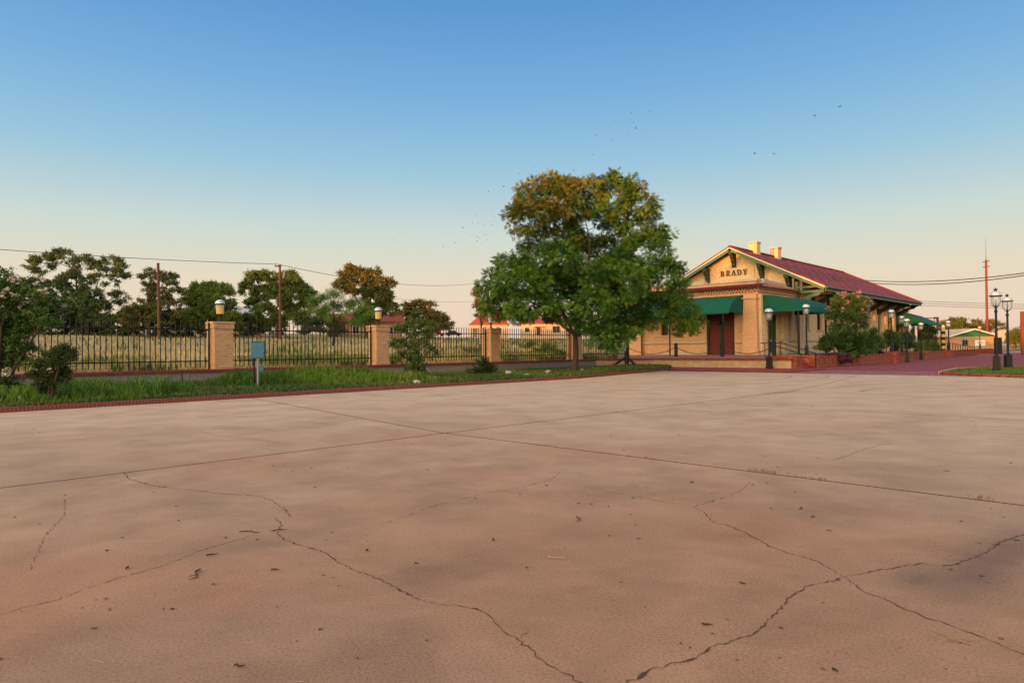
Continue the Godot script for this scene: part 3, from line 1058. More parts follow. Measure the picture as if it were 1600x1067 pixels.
func valance(g: G, at: Vector3, along: Vector3, outward: Vector3, length: float, drop: float) -> void:
	var n := int(length / 0.22)
	for k in n:
		var p := PackedVector2Array([Vector2(0, drop * 0.5), Vector2(0, 0)])
		for t in range(0, 5):
			var a := PI * t / 4.0
			p.append(Vector2(0.11 - 0.105 * cos(a), -drop * 0.5 * sin(a)))
		p.append(Vector2(0.22, 0)); p.append(Vector2(0.22, drop * 0.5))
		p.remove_at(2)
		g.prism(p, at + along * (k * length / n), Basis(along * (length / n / 0.22), Vector3.UP, outward), 0.015)

func build_depot() -> void:
	rng.seed = 99
	var d := thing("depot", "long tan brick railway depot with red gable roof, lettered BRADY, and green awnings", "building", V(68, 0.8, RZ))
	var F := Basis(V(0, 0, 1), V(0, 1, 0), V(1, 0, 0))     # faces -x, u along z
	var S := Basis(V(1, 0, 0), V(0, 1, 0), V(0, 0, -1))    # faces +z, u along x
	# front block
	var g := G.new()
	holed(g, V(50, 0, 0), F, -33.6, -22.2, 0.7, 6.25, 0.4, [[-26.5, -24.1, 0.7, 4.35], [-30.72, -30.05, 2.48, 4.1]])
	g.bx(50.4, 58, 0.7, 6.25, -33.6, -33.2)
	g.bx(50.3, 58, 6.0, 6.2, -33.3, -22.5)
	put("front_wall", g, M.tan_brick, d)
	# long side wall
	var holes := [[51.35, 51.75, 1.98, 4.6], [52.1, 53.75, 0.7, 4.0], [55.9, 56.5, 1.98, 4.6], [59.1, 60.2, 2.9, 4.55], [62.1, 63.4, 2.9, 4.55], [66.4, 67.7, 2.7, 4.35], [70.2, 71.5, 2.7, 4.35], [75.1, 77.4, 0.7, 4.2], [80.2, 81.5, 2.7, 4.4], [83.9, 85.2, 2.7, 4.4]]
	g = G.new()
	holed(g, V(0, 0, -22.2), S, 50.4, 58.0, 0.7, 6.25, 0.4, holes.slice(0, 3))
	put("side_wall", g, M.tan_brick_lit_copy, d)
	g = G.new()
	var main_holes := holes.slice(3)
	for k in [2, 3, 5, 6]:
		main_holes[k][3] += 0.65
	holed(g, V(0, 0, -22.1), S, 58.0, 86.0, 0.7, 7.3, 0.4, main_holes)
	for k in [2, 3, 5, 6]:
		arch_head(g, main_holes[k][0], main_holes[k][1], main_holes[k][3] - 0.65, main_holes[k][3] + 0.005, -22.1, 0.395)
	g.bx(58.0, 86.0, 0.7, 7.3, -33.6, -33.2)
	g.bx(85.6, 86.0, 0.7, 7.2, -33.2, -22.5)
	put("side_wall", g, M.tan_brick_lit_copy, d)
	# corner pilasters, on the front and on the side, slightly wider at the foot
	for z in [-22.65, -33.1]:
		g = G.new()
		g.frust(V(49.88, 0.7, z), Vector2(0.72, 1.25), V(49.9, 5.45, z), Vector2(0.6, 1.0), Basis.IDENTITY)
		g.bx(49.52, 50.2, 5.1, 5.22, z - 0.6, z + 0.6)
		g.bx(49.46, 50.2, 0.7, 0.98, z - 0.72, z + 0.72)
		put("corner_pilaster", g, M.tan_brick, d)
	g = G.new()
	g.frust(V(50.45, 0.7, -22.12), Vector2(1.0, 0.5), V(50.4, 5.45, -22.14), Vector2(0.8, 0.4))
	put("corner_pilaster", g, M.tan_brick_lit_copy, d)
	for x in [54.75, 57.75]:
		g = G.new()
		g.bx(x - 0.4, x + 0.4, 0.7, 5.5, -22.19, -21.95)
		put("side_pilaster", g, M.tan_brick_lit_copy, d)
	for x in [58.5, 65.2, 73.4, 78.7, 82.7, 85.7]:
		g = G.new()
		g.bx(x - 0.35, x + 0.35, 0.7, 7.2, -22.09, -21.9)
		put("side_pilaster", g, M.tan_brick_lit_copy, d)
	# stone string course and plinth
	g = G.new()
	for z in [[-33.75, -26.55], [-24.05, -23.1]]:
		g.cbox(V(49.95, 1.79, (z[0] + z[1]) / 2), V(0.14, 0.13, z[1] - z[0]), 0.02)
		g.bx(49.93, 50.05, 0.72, 0.97, z[0], z[1])
	for x in [[50.9, 52.05], [53.8, 75.05], [77.45, 86.1]]:
		g.cbox(V((x[0] + x[1]) / 2, 1.9, -22.1), V(x[1] - x[0], 0.13, 0.2), 0.02)
		g.bx(x[0], x[1], 0.72, 0.97, -22.15, -22.02)
	put("string_course", g, M.stone, d)
	# doors and windows
	g = G.new()
	g.bx(50.22, 50.28, 0.72, 4.35, -26.5, -24.1)
	var dr := put("door", g, M.red_door, d)
	dr.set_meta("label", "wide red freight door in the front wall")
	g = G.new()
	for z in [-26.42, -24.2, -25.3]:
		g.bx(50.12, 50.215, 0.72, 4.3, z - 0.09, z + 0.09)
	g.bx(50.12, 50.215, 3.2, 3.4, -26.33, -24.29)
	put("frame", g, M.dark_frame, dr)
	g = G.new()
	g.bx(50.25, 50.3, 2.48, 4.1, -30.72, -30.05)
	var wn := put("window", g, M.dark_opening, d)
	g = G.new()
	g.bx(49.92, 50.1, 2.36, 2.475, -30.85, -29.92)
	put("sill", g, M.stone, wn)
	g = G.new()
	g.bx(52.1, 53.75, 0.72, 4.0, -22.53, -22.48)
	dr = put("door", g, M.dark_opening, d)
	g = G.new()
	for x in [52.17, 53.1, 53.68]:
		g.bx(x - 0.07, x + 0.07, 0.72, 4.0, -22.475, -22.36)
	g.bx(52.24, 53.61, 3.1, 3.25, -22.475, -22.36)
	put("frame", g, M.green_trim, dr)
	g = G.new()
	g.bx(75.1, 76.6, 0.72, 4.2, -22.45, -22.4)
	dr = put("door", g, M.red_door, d)
	g = G.new()
	g.bx(76.62, 77.4, 0.72, 4.2, -22.45, -22.37)
	g.bx(75.0, 75.16, 0.72, 4.3, -22.39, -22.05)
	g.bx(75.1, 77.4, 3.5, 3.75, -22.39, -22.3)
	put("frame", g, M.green_trim, dr)
	for h in main_holes:
		if h[2] < 1.0: continue
		g = G.new()
		g.bx(h[0], h[1], h[2], h[3], -22.46, -22.42)
		wn = put("window", g, M.dark_opening, d)
		g = G.new()
		g.bx((h[0] + h[1]) / 2 - 0.04, (h[0] + h[1]) / 2 + 0.04, h[2], h[3], -22.415, -22.36)
		g.bx(h[0], h[0] + 0.07, h[2], h[3], -22.415, -22.34)
		g.bx(h[1] - 0.07, h[1], h[2], h[3], -22.415, -22.34)
		g.bx(h[0] + 0.07, h[1] - 0.07, (h[2] + h[3]) / 2 - 0.05, (h[2] + h[3]) / 2 + 0.05, -22.413, -22.345)
		put("frame", g, M.dark_frame, wn)
		g = G.new()
		g.cbox(V((h[0] + h[1]) / 2, h[2] - 0.07, -22.1), V(h[1] - h[0] + 0.3, 0.14, 0.24), 0.015)
		put("sill", g, M.stone, wn)
	for h in [holes[0], holes[2]]:
		g = G.new()
		g.bx(h[0], h[1], h[2], h[3], -22.5, -22.42)
		put("blind_panel", g, M.tan_brick, d)
	# corbelled cornice of the front block
	g = G.new()
	g.bx(49.86, 50.05, 5.45, 5.6, -33.75, -22.1)
	g.bx(49.8, 50.05, 5.745, 5.8, -33.8, -22.05)
	g.bx(49.72, 50.05, 5.925, 5.99, -33.85, -21.98)
	g.bx(50.05, 58, 5.45, 5.6, -22.25, -22.06)
	g.bx(50.05, 58, 5.66, 5.8, -22.25, -22.01)
	g.bx(50.05, 58, 5.86, 5.99, -22.25, -21.94)
	var cn := put("cornice", g, M.tan_brick, d)
	g = G.new()
	for r in 2:
		for k in 48:
			var z := -33.7 + k * 0.243 + r * 0.12
			g.bx(49.84 - r * 0.06, 50.0, [5.6, 5.8][r], [5.745, 5.925][r], z, z + 0.12)
	put("dentils", g, M.tan_brick, cn)
	g = G.new()
	var zz := -33.9
	while zz < -21.9:
		g.tube([V(49.45, 6.0, zz), V(49.62, 6.11, zz), V(50.25, 6.26, zz)], [0.075, 0.08, 0.08], 7)
		zz += 0.2
	g.frust(V(49.8, 5.99, -27.9), Vector2(0.7, 12.0), V(50.1, 6.2, -27.9), Vector2(0.3, 11.6))
	g.frust(V(54.0, 5.99, -22.05), Vector2(8.6, 0.85), V(54.2, 6.22, -22.2), Vector2(8.0, 0.3))
	put("tile_ledge", g, M.roof, cn)
	# low parapet with stone caps
	g = G.new()
	g.bx(50.25, 50.6, 6.2, 6.5, -33.4, -22.4)
	g.bx(50.6, 56.5, 6.2, 6.42, -22.75, -22.4)
	var pp := put("parapet", g, M.tan_brick, d)
	for c in [[50.2, 50.75, 6.5, 6.82, -33.4, -30.3], [50.2, 50.75, 6.5, 6.82, -30.28, -28.6], [50.2, 50.75, 6.5, 6.82, -28.58, -26.75], [50.2, 50.7, 6.5, 6.6, -26.7, -23.9], [50.15, 51.0, 6.5, 6.72, -23.85, -22.3], [51.4, 52.4, 6.42, 6.78, -22.85, -22.3], [52.42, 54.1, 6.42, 6.7, -22.8, -22.35], [54.12, 55.8, 6.42, 6.7, -22.8, -22.35], [55.82, 57.6, 6.22, 6.4, -22.75, -22.38]]:
		g = G.new()
		g.cbox(V((c[0] + c[1]) / 2, (c[2] + c[3]) / 2, (c[4] + c[5]) / 2), V(c[1] - c[0], c[3] - c[2], c[5] - c[4]), 0.025)
		put("cap_stone", g, M.stone, pp)
	# gable walls
	for x in [58.0, 85.6]:
		g = G.new()
		g.prism(PackedVector2Array([Vector2(-33.6, 6.0 if x < 60 else 7.2), Vector2(-22.11, 6.0 if x < 60 else 7.2), Vector2(-22.11, roof_y(-22.11) - 0.2), Vector2(RZ, ROOF_RIDGE - 0.2), Vector2(-33.6, roof_y(-33.6) - 0.2)]), V(x, 0, 0), F, 0.4)
		put("gable", g, M.gable_plaster, d)
	# lettered panel
	g = G.new()
	g.bx(57.94, 58.0, 7.42, 7.5, -30.35, -25.95)
	g.bx(57.94, 58.0, 7.5, 8.75, -26.1, -26.0)
	g.bx(57.95, 58.0, 8.68, 8.75, -30.3, -26.1)
	g.bx(57.95, 58.0, 7.5, 8.68, -30.35, -30.25)
	var sg := put("sign_panel", g, M.gable_plaster, d)
	var font := SystemFont.new()
	font.font_names = PackedStringArray(["Droid Serif"])
	font.font_weight = 600
	var word := "BRADY"
	for k in 5:
		var t := TextMesh.new()
		t.text = word[k]
		t.font = font
		t.font_size = 64
		t.pixel_size = 0.66 / 46.0
		t.depth = 0.07
		t.material = M.letter_dark
		var o := MeshInstance3D.new()
		o.mesh = t
		o.material_override = M.letter_dark
		o.name = "letter" if k == 0 else "letter_%03d" % k
		o.rotation.y = -PI / 2
		o.scale = V(0.68, 0.74, 1)
		o.position = V(57.955, 8.2, -29.05 + k * 0.55) - origin_of(sg)
		sg.add_child(o, true)
	# roof: two tiled slopes
	var dz := 8.26
	var dy := ROOF_RIDGE - ROOF_EAVE
	var sl := sqrt(dz * dz + dy * dy)
	for s in [1, -1]:
		g = G.new()
		var ze: float = RZ + s * dz
		var nh := V(0, dz, s * dy)
		var n := 16
		for k in n:
			var x0 := 57.0 + 30.4 * k / n
			var x1 := 57.0 + 30.4 * (k + 1) / n
			g.quad(V(x0, ROOF_RIDGE, RZ), V(x1, ROOF_RIDGE, RZ), V(x1, ROOF_EAVE, ze), V(x0, ROOF_EAVE, ze), nh, [Vector2(x0, 0), Vector2(x1, 0), Vector2(x1, sl), Vector2(x0, sl)])
		var rf := put("roof", g, M.roof, d)
		g = G.new()
		var dn := V(0, -0.14, 0)
		g.quad(V(57.02, ROOF_RIDGE, RZ) + dn, V(87.38, ROOF_RIDGE, RZ) + dn, V(87.38, ROOF_EAVE, ze) + dn, V(57.02, ROOF_EAVE, ze) + dn, -nh)
		put("soffit", g, M.soffit, rf)
		var along := V(0, -dy, s * dz).normalized()
		var up := V(0, dz, s * dy).normalized()
		for x in [57.04, 87.36]:
			g = G.new()
			g.box((V(x, ROOF_RIDGE, RZ) + V(x, ROOF_EAVE, ze)) / 2 - up * 0.215, V(0.1, 0.26, sl), Basis(V(1, 0, 0), up, V(1, 0, 0).cross(up)))
			put("rake_board", g, M.green_trim, rf)
			g = G.new()
			g.box((V(x, ROOF_RIDGE, RZ) + V(x, ROOF_EAVE, ze)) / 2 - up * 0.06, V(0.16, 0.10, sl), Basis(V(1, 0, 0), up, V(1, 0, 0).cross(up)))
			put("rake_trim", g, M.pale_trim, rf)
			g = G.new()
			g.tube([V(x, ROOF_RIDGE, RZ) + up * 0.04, V(x, ROOF_EAVE, ze) + up * 0.04], [0.085], 8)
			put("rake_tiles", g, M.ridge_tile, rf)
		g = G.new()
		g.bx(57.0, 87.4, ROOF_EAVE - 0.42, ROOF_EAVE - 0.16, ze - 0.03, ze + 0.03)
		put("fascia", g, M.green_trim, rf)
		g = G.new()
		g.tube([V(56.95, ROOF_EAVE - 0.10, ze + s * 0.09), V(87.45, ROOF_EAVE - 0.10, ze + s * 0.09)], [0.095], 10)
		put("gutter", g, M.gutter, rf)
	g = G.new()
	for k in 70:
		g.tube([V(57.0 + k * 0.434, ROOF_RIDGE + 0.06, RZ), V(57.0 + k * 0.434 + 0.43, ROOF_RIDGE + 0.04, RZ)], [0.13, 0.115], 8)
	put("ridge_tiles", g, M.ridge_tile, d)
	# chimneys
	for x in [61.7, 66.6]:
		g = G.new()
		g.bx(x, x + 0.8, 9.8, 11.3, -28.2, -27.4)
		var ch := put("chimney", g, M.gable_plaster, d)
		g = G.new()
		g.cbox(V(x + 0.4, 11.38, -27.8), V(0.92, 0.16, 0.92), 0.02)
		put("cap", g, M.stone, ch)
	# carved brackets under the gable
	for z in [RZ, RZ + 2.6, RZ + 5.0, RZ - 2.6, RZ - 5.0]:
		g = G.new()
		var top := roof_y(z) - 0.42 - (0.06 if z == RZ else 0.12)
		g.prism(PackedVector2Array([Vector2(0, 0), Vector2(-0.88, 0), Vector2(-0.9, -0.16), Vector2(-0.72, -0.22), Vector2(-0.66, -0.42), Vector2(-0.5, -0.52), Vector2(-0.44, -0.78), Vector2(-0.3, -0.88), Vector2(-0.24, -1.18), Vector2(-0.1, -1.28), Vector2(0, -1.3)]), V(58.0, top, z - 0.17), Basis(V(1, 0, 0), V(0, 1, 0), V(0, 0, 1)), 0.34)
		g.bx(57.1, 58.0, top, top + 0.14, z - 0.22, z + 0.22)
		put("gable_bracket", g, M.bracket_dark, d)
	# long timber brackets under the eaves
	var bx := 57.25
	var k2 := 0
	while bx < 87.2:
		g = G.new()
		g.bx(bx - 0.1, bx + 0.1, 5.86, 6.08, -22.0, -19.75)
		g.bx(bx - 0.09, bx + 0.09, 6.3, 6.46, -22.0, -20.3)
		g.bx(bx - 0.12, bx + 0.12, 4.75, 6.9, -22.09, -21.88)
		g.prism(PackedVector2Array([Vector2(-22.0, 4.8), Vector2(-21.7, 4.78), Vector2(-21.45, 5.05), Vector2(-21.0, 5.2), Vector2(-20.75, 5.5), Vector2(-20.2, 5.62), Vector2(-19.95, 5.86), Vector2(-20.4, 5.86), Vector2(-21.0, 5.72), Vector2(-21.5, 5.45), Vector2(-22.0, 5.3)]), V(bx - 0.08, 0, 0), F, 0.16)
		put("eave_bracket", g, M.green_trim if k2 == 0 else M.bracket_dark, d)
		bx += 3.7
		k2 += 1
	g = G.new()
	g.tube([V(57.4, 5.9, -19.7), V(57.4, 5.72, -20.3), V(57.4, 5.2, -21.6), V(57.4, 4.9, -21.95)], [0.05], 8)
	put("downpipe", g, M.gutter, d)
	g = G.new()
	g.tube([V(87.0, 6.2, -19.6), V(86.9, 5.7, -20.6), V(86.3, 5.5, -21.9), V(86.2, 0.8, -22.0)], [0.06], 8)
	put("downpipe", g, M.gutter, d)
	# far front block, seen end on
	g = G.new()
	holed(g, V(0, 0, -22.2), S, 86.0, 93.0, 0.7, 5.9, 0.4, [[87.2, 89.6, 0.7, 3.9], [91.0, 91.8, 0.7, 3.6]])
	g.bx(92.6, 93.0, 0.7, 5.9, -33.2, -22.6)
	g.bx(86.0, 93.3, 5.9, 6.15, -33.5, -21.9)
	g.bx(86.0, 93.15, 5.6, 5.7, -33.5, -22.05)
	put("far_block", g, M.tan_brick_lit_copy, d)
	g = G.new()
	g.bx(87.2, 89.6, 0.72, 3.9, -22.55, -22.5)
	g.bx(91.0, 91.8, 0.72, 3.6, -22.55, -22.5)
	put("door", g, M.dark_opening, d)
	# awnings on iron posts
	var prof := [Vector2(0, 5.43), Vector2(0.8, 5.3), Vector2(1.5, 5.08), Vector2(2.05, 4.78), Vector2(2.4, 4.42), Vector2(2.58, 4.05)]
	var wide := [Vector2(0, 5.43), Vector2(1.0, 5.3), Vector2(1.9, 5.08), Vector2(2.6, 4.78), Vector2(3.05, 4.42), Vector2(3.28, 4.05)]
	var far := [Vector2(0, 5.4), Vector2(1.2, 5.0), Vector2(2.4, 4.4), Vector2(3.3, 3.85)]
	var list := [[V(49.95, 0, -32.8), V(0, 0, 1), V(-1, 0, 0), 9.55, prof, [-32.5, -31.0, -28.35, -23.75]], [V(50.35, 0, -22.05), V(1, 0, 0), V(0, 0, 1), 6.5, wide, [50.5, 54.7]], [V(87.0, 0, -22.15), V(1, 0, 0), V(0, 0, 1), 6.6, far, [87.2, 93.3]]]
	for q in list.size():
		var a: Array = list[q]
		g = G.new()
		awning_shape(g, a[0], a[1], a[2], a[3], a[4])
		var aw := put("awning", g, M.awning, d)
		g = G.new()
		var reach: float = a[4][a[4].size() - 1].x
		var low: float = a[4][a[4].size() - 1].y
		valance(g, a[0] + a[2] * reach + V(0, low - 0.06, 0), a[1], a[2], a[3], 0.14)
		put("valance", g, M.awning, aw)
		for s in a[5]:
			g = G.new()
			var foot: Vector3 = V(a[0].x, 0, s) + a[2] * (reach - 0.05) if q == 0 else V(s, 0, a[0].z) + a[2] * (reach - 0.55 if q == 1 and s < 51 else reach - 0.05)
			g.tube([foot + V(0, 0.74, 0), foot + V(0, low + 0.02, 0)], [0.085 if q == 1 else 0.06], 10)
			put("awning_post", g, M.rust if q == 0 and s == -31.0 else M.black_iron, aw)

# ---------------------------------------------------------------- fence
func build_fence() -> void:
	rng.seed = 12
	var xs := [3.75, 11.84, 19.94, 28.03, 36.0]
	var words := ["tan brick fence pillar half hidden by the white flowering bush at far left", "tan brick fence pillar just left of the blue electrical box", "tan brick fence pillar beside the pink flowering bush", "tan brick fence pillar under the left edge of the big tree's crown", "tan brick fence pillar behind the trunk of the big tree"]
	var lw := ["amber lantern on the pillar behind the left bush", "amber lantern on the brick pillar left of the blue box", "amber lantern on the brick pillar by the pink flowering bush", "whitish lantern on the pillar under the big tree's left branches", "amber lantern on the pillar behind the big tree's trunk"]
	for k in 5:
		var x: float = xs[k]
		var c := thing("brick_pillar", words[k], "pillar", V(x, 0.64, -29.0), "brick pillars of the iron fence")
		var g := G.new()
		g.cbox(V(x, 1.5, -29.0), V(0.80, 1.72, 0.8), 0.012)
		put("shaft", g, M.tan_brick, c)
		g = G.new()
		for q in 11:
			for s in [-1, 1]:
				g.cbox(V(x - 0.40 + q * 0.08, 2.465, -29.0 + s * 0.385), V(0.071, 0.21, 0.1), 0.005)
				g.cbox(V(x + s * 0.385, 2.465, -29.4 + q * 0.08), V(0.1, 0.21, 0.071), 0.005)
		g.bx(x - 0.38, x + 0.38, 2.36, 2.57, -29.38, -28.62)
		put("soldier_course", g, M.tan_brick, c)
		g = G.new()
		g.cbox(V(x, 2.61, -29.0), V(0.93, 0.085, 0.93), 0.012)
		put("cap", g, M.tan_brick, c)
		g = G.new()
		g.cbox(V(x, 0.70, -29.0), V(0.86, 0.13, 0.86), 0.012)
		put("foot", g, M.tan_brick, c)
		var l := thing("pillar_lantern", lw[k], "lantern", V(x, 2.652, -29.0), "lanterns on the fence pillars")
		g = G.new()
		g.lathe([Vector2(0.0, 0.0), Vector2(0.13, 0.0), Vector2(0.13, 0.03), Vector2(0.05, 0.06), Vector2(0.045, 0.26), Vector2(0.10, 0.29), Vector2(0.12, 0.33), Vector2(0.0, 0.33)], 14, Vector3.ZERO)
		loc("stem", g, M.lamp_black, l)
		g = G.new()
		g.lathe([Vector2(0.11, 0.332), Vector2(0.145, 0.36), Vector2(0.175, 0.74), Vector2(0.0, 0.74)], 16, Vector3.ZERO)
		loc("lamp_glass", g, M.frosted if k != 3 else M.frosted_white, l)
		g = G.new()
		g.lathe([Vector2(0.17, 0.735), Vector2(0.225, 0.74), Vector2(0.225, 0.77), Vector2(0.205, 0.79)], 18, Vector3.ZERO)
		loc("rim", g, M.lamp_black, l)
		g = G.new()
		g.lathe([Vector2(0.205, 0.785), Vector2(0.19, 0.86), Vector2(0.13, 0.93), Vector2(0.05, 0.965), Vector2(0.0, 0.97)], 18, Vector3.ZERO)
		loc("hood", g, M.lamp_roof, l)
	var spans := [[-4.3, 3.3], [4.2, 11.4], [12.3, 19.5], [20.4, 27.6], [28.5, 35.55], [36.45, 42.4]]
	var fw := ["black iron fence section at the far left behind the flowering bush", "black iron fence section left of the pillar by the blue box, before the dry field", "black iron fence section behind the blue electrical box", "black iron fence section behind the pink flowering bush", "black iron fence section between the two pillars left of the tree trunk", "black iron fence section between tree trunk and depot platform"]
	var pm := G.new()
	pm.box(V(0, 0.96, 0), V(0.03, 1.88, 0.03))
	pm.frust(V(0, 1.9, 0), Vector2(0.03, 0.03), V(0, 1.98, 0), Vector2(0.004, 0.004))
	var picket := pm.mesh()
	for k in spans.size():
		var s: Array = spans[k]
		var t := thing("iron_fence", fw[k], "fence", V(s[0], 0.70, -29.0), "iron fence sections between brick pillars")
		var ln: float = s[1] - s[0]
		for y in [0.29, 1.61]:
			var g := G.new()
			g.box(V(ln / 2, y, 0), V(ln, 0.045, 0.04))
			loc("rail", g, M.black_iron, t)
		for x in [0.03, ln - 0.03]:
			var g := G.new()
			g.box(V(x, 0.9, 0), V(0.06, 1.95, 0.06))
			g.lathe([Vector2(0.0, 1.95), Vector2(0.035, 1.91), Vector2(0.035, 1.88), Vector2(0.0, 1.87)], 8, V(x, 0, 0))
			loc("post", g, M.black_iron, t)
		var n := int(round(ln / 0.195))
		for q in range(1, n):
			alike("picket", picket, M.black_iron, t, Transform3D(Basis(), V(ln * q / n, 0.02, 0)), q - 1)

# ---------------------------------------------------------------- street lamps, bollards, box
func make_lamp(label: String, at: Vector3, height: float, boxed: bool) -> Node3D:
	var l := thing("street_lamp", label, "street lamp", at, "black lantern lamps round the depot")
	var g := G.new()
	if boxed:
		g.cbox(V(0, 0.06, 0), V(0.36, 0.12, 0.36), 0.015)
		g.frust(V(0, 0.12, 0), Vector2(0.30, 0.30), V(0, 0.68, 0), Vector2(0.29, 0.29))
		g.frust(V(0, 0.68, 0), Vector2(0.32, 0.32), V(0, 0.78, 0), Vector2(0.16, 0.16))
	else:
		g.lathe([Vector2(0.0, 0.0), Vector2(0.17, 0.0), Vector2(0.17, 0.1), Vector2(0.13, 0.14), Vector2(0.12, 0.5), Vector2(0.15, 0.55), Vector2(0.13, 0.64), Vector2(0.07, 0.78), Vector2(0.0, 0.78)], 12, Vector3.ZERO)
	loc("base", g, M.lamp_black, l)
	g = G.new()
	var h := height - 0.98
	g.lathe([Vector2(0.062, 0.77), Vector2(0.05, h - 0.3), Vector2(0.075, h - 0.28), Vector2(0.075, h - 0.2), Vector2(0.05, h - 0.18), Vector2(0.05, h - 0.02), Vector2(0.12, h), Vector2(0.13, h + 0.03), Vector2(0.0, h + 0.03)], 12, Vector3.ZERO)
	loc("pole", g, M.lamp_black, l)
	g = G.new()
	g.lathe([Vector2(0.11, h + 0.03), Vector2(0.175, h + 0.10), Vector2(0.20, h + 0.22), Vector2(0.205, h + 0.50)], 18, Vector3.ZERO)
	loc("lamp_glass", g, M.clear_glass, l)
	g = G.new()
	for k in 4:
		var a := TAU * k / 4 + 0.4
		g.tube([V(cos(a) * 0.12, h + 0.03, sin(a) * 0.12), V(cos(a) * 0.18, h + 0.10, sin(a) * 0.18), V(cos(a) * 0.207, h + 0.22, sin(a) * 0.207), V(cos(a) * 0.212, h + 0.51, sin(a) * 0.212)], [0.011], 5)
	g.tube([V(0, h + 0.03, 0), V(0, h + 0.18, 0)], [0.03], 8)
	loc("cage", g, M.lamp_black, l)
	g = G.new()
	g.lathe([Vector2(0.0, h + 0.36), Vector2(0.05, h + 0.33), Vector2(0.06, h + 0.26), Vector2(0.035, h + 0.18), Vector2(0.0, h + 0.18)].duplicate(), 10, Vector3.ZERO)
	loc("bulb", g, M.frosted_white, l)
	g = G.new()
	g.lathe([Vector2(0.20, h + 0.495), Vector2(0.285, h + 0.50), Vector2(0.29, h + 0.535), Vector2(0.255, h + 0.555)], 20, Vector3.ZERO)
	loc("rim", g, M.lamp_black, l)
	g = G.new()
	g.lathe([Vector2(0.255, h + 0.55), Vector2(0.23, h + 0.65), Vector2(0.17, h + 0.725), Vector2(0.09, h + 0.765), Vector2(0.0, h + 0.77)], 20, Vector3.ZERO)
	loc("hood", g, M.lamp_roof, l)
	g = G.new()
	g.lathe([Vector2(0.07, h + 0.765), Vector2(0.06, h + 0.80), Vector2(0.025, h + 0.83), Vector2(0.05, h + 0.87), Vector2(0.02, h + 0.91), Vector2(0.0, h + 0.98)], 10, Vector3.ZERO)
	for k in 4:
		var a := TAU * k / 4
		g.box(V(cos(a) * 0.055, h + 0.85, sin(a) * 0.055), V(0.08, 0.05, 0.012), Basis(V(cos(a), 0.5, sin(a)).normalized(), V(-cos(a) * 0.4, 1, -sin(a) * 0.4).normalized(), V(-sin(a), 0, cos(a))))
	loc("finial", g, M.lamp_black, l)
	return l

func build_lamps() -> void:
	var a := make_lamp("black lamp on the brick apron before the platform, left of the steps", V(40.3, 0.06, -17.2), 3.9, true)
	var b := make_lamp("black lamp on the planter end right of the brick steps, against the side awning", V(47.0, 0.72, -17.45), 3.8, false)
	dup(b, V(62.8, 0.88, -16.3), 0.3, "black lamp on the planter pier right of the pink flowering tree, left of a pair")
	dup(a, V(63.4, 0.0, -15.3), 0.2, "black lamp on the brick road before the planter pier, right one of a pair")
	dup(b, V(73.6, 0.76, -18.2), 0.5, "black lamp in the bushy planter left of the far green awning")
	dup(a, V(76.0, 0.0, -17.1), 0.1, "black lamp on the road edge in front of the far green awning")
	dup(b, V(95.2, 0.82, -18.5), 0.4, "black lamp at the planter's far end beside the slatted panel, left of two")
	dup(b, V(97.5, 0.82, -18.9), 0.8, "black lamp just right of the slatted panel, second of two at the planter's end")
	dup(b, V(130.3, 0.85, -21.0), 0.2, "small far lamp in front of the green gabled house's white sign")
	var t := make_lamp("tall black lamp on the grass island, nearer and left of the two", V(40.4, 0.1, -5.83), 4.15, true)
	dup(t, V(45.7, 0.1, -6.08), 0.6, "tall black lamp on the grass island, farther and right of the two")

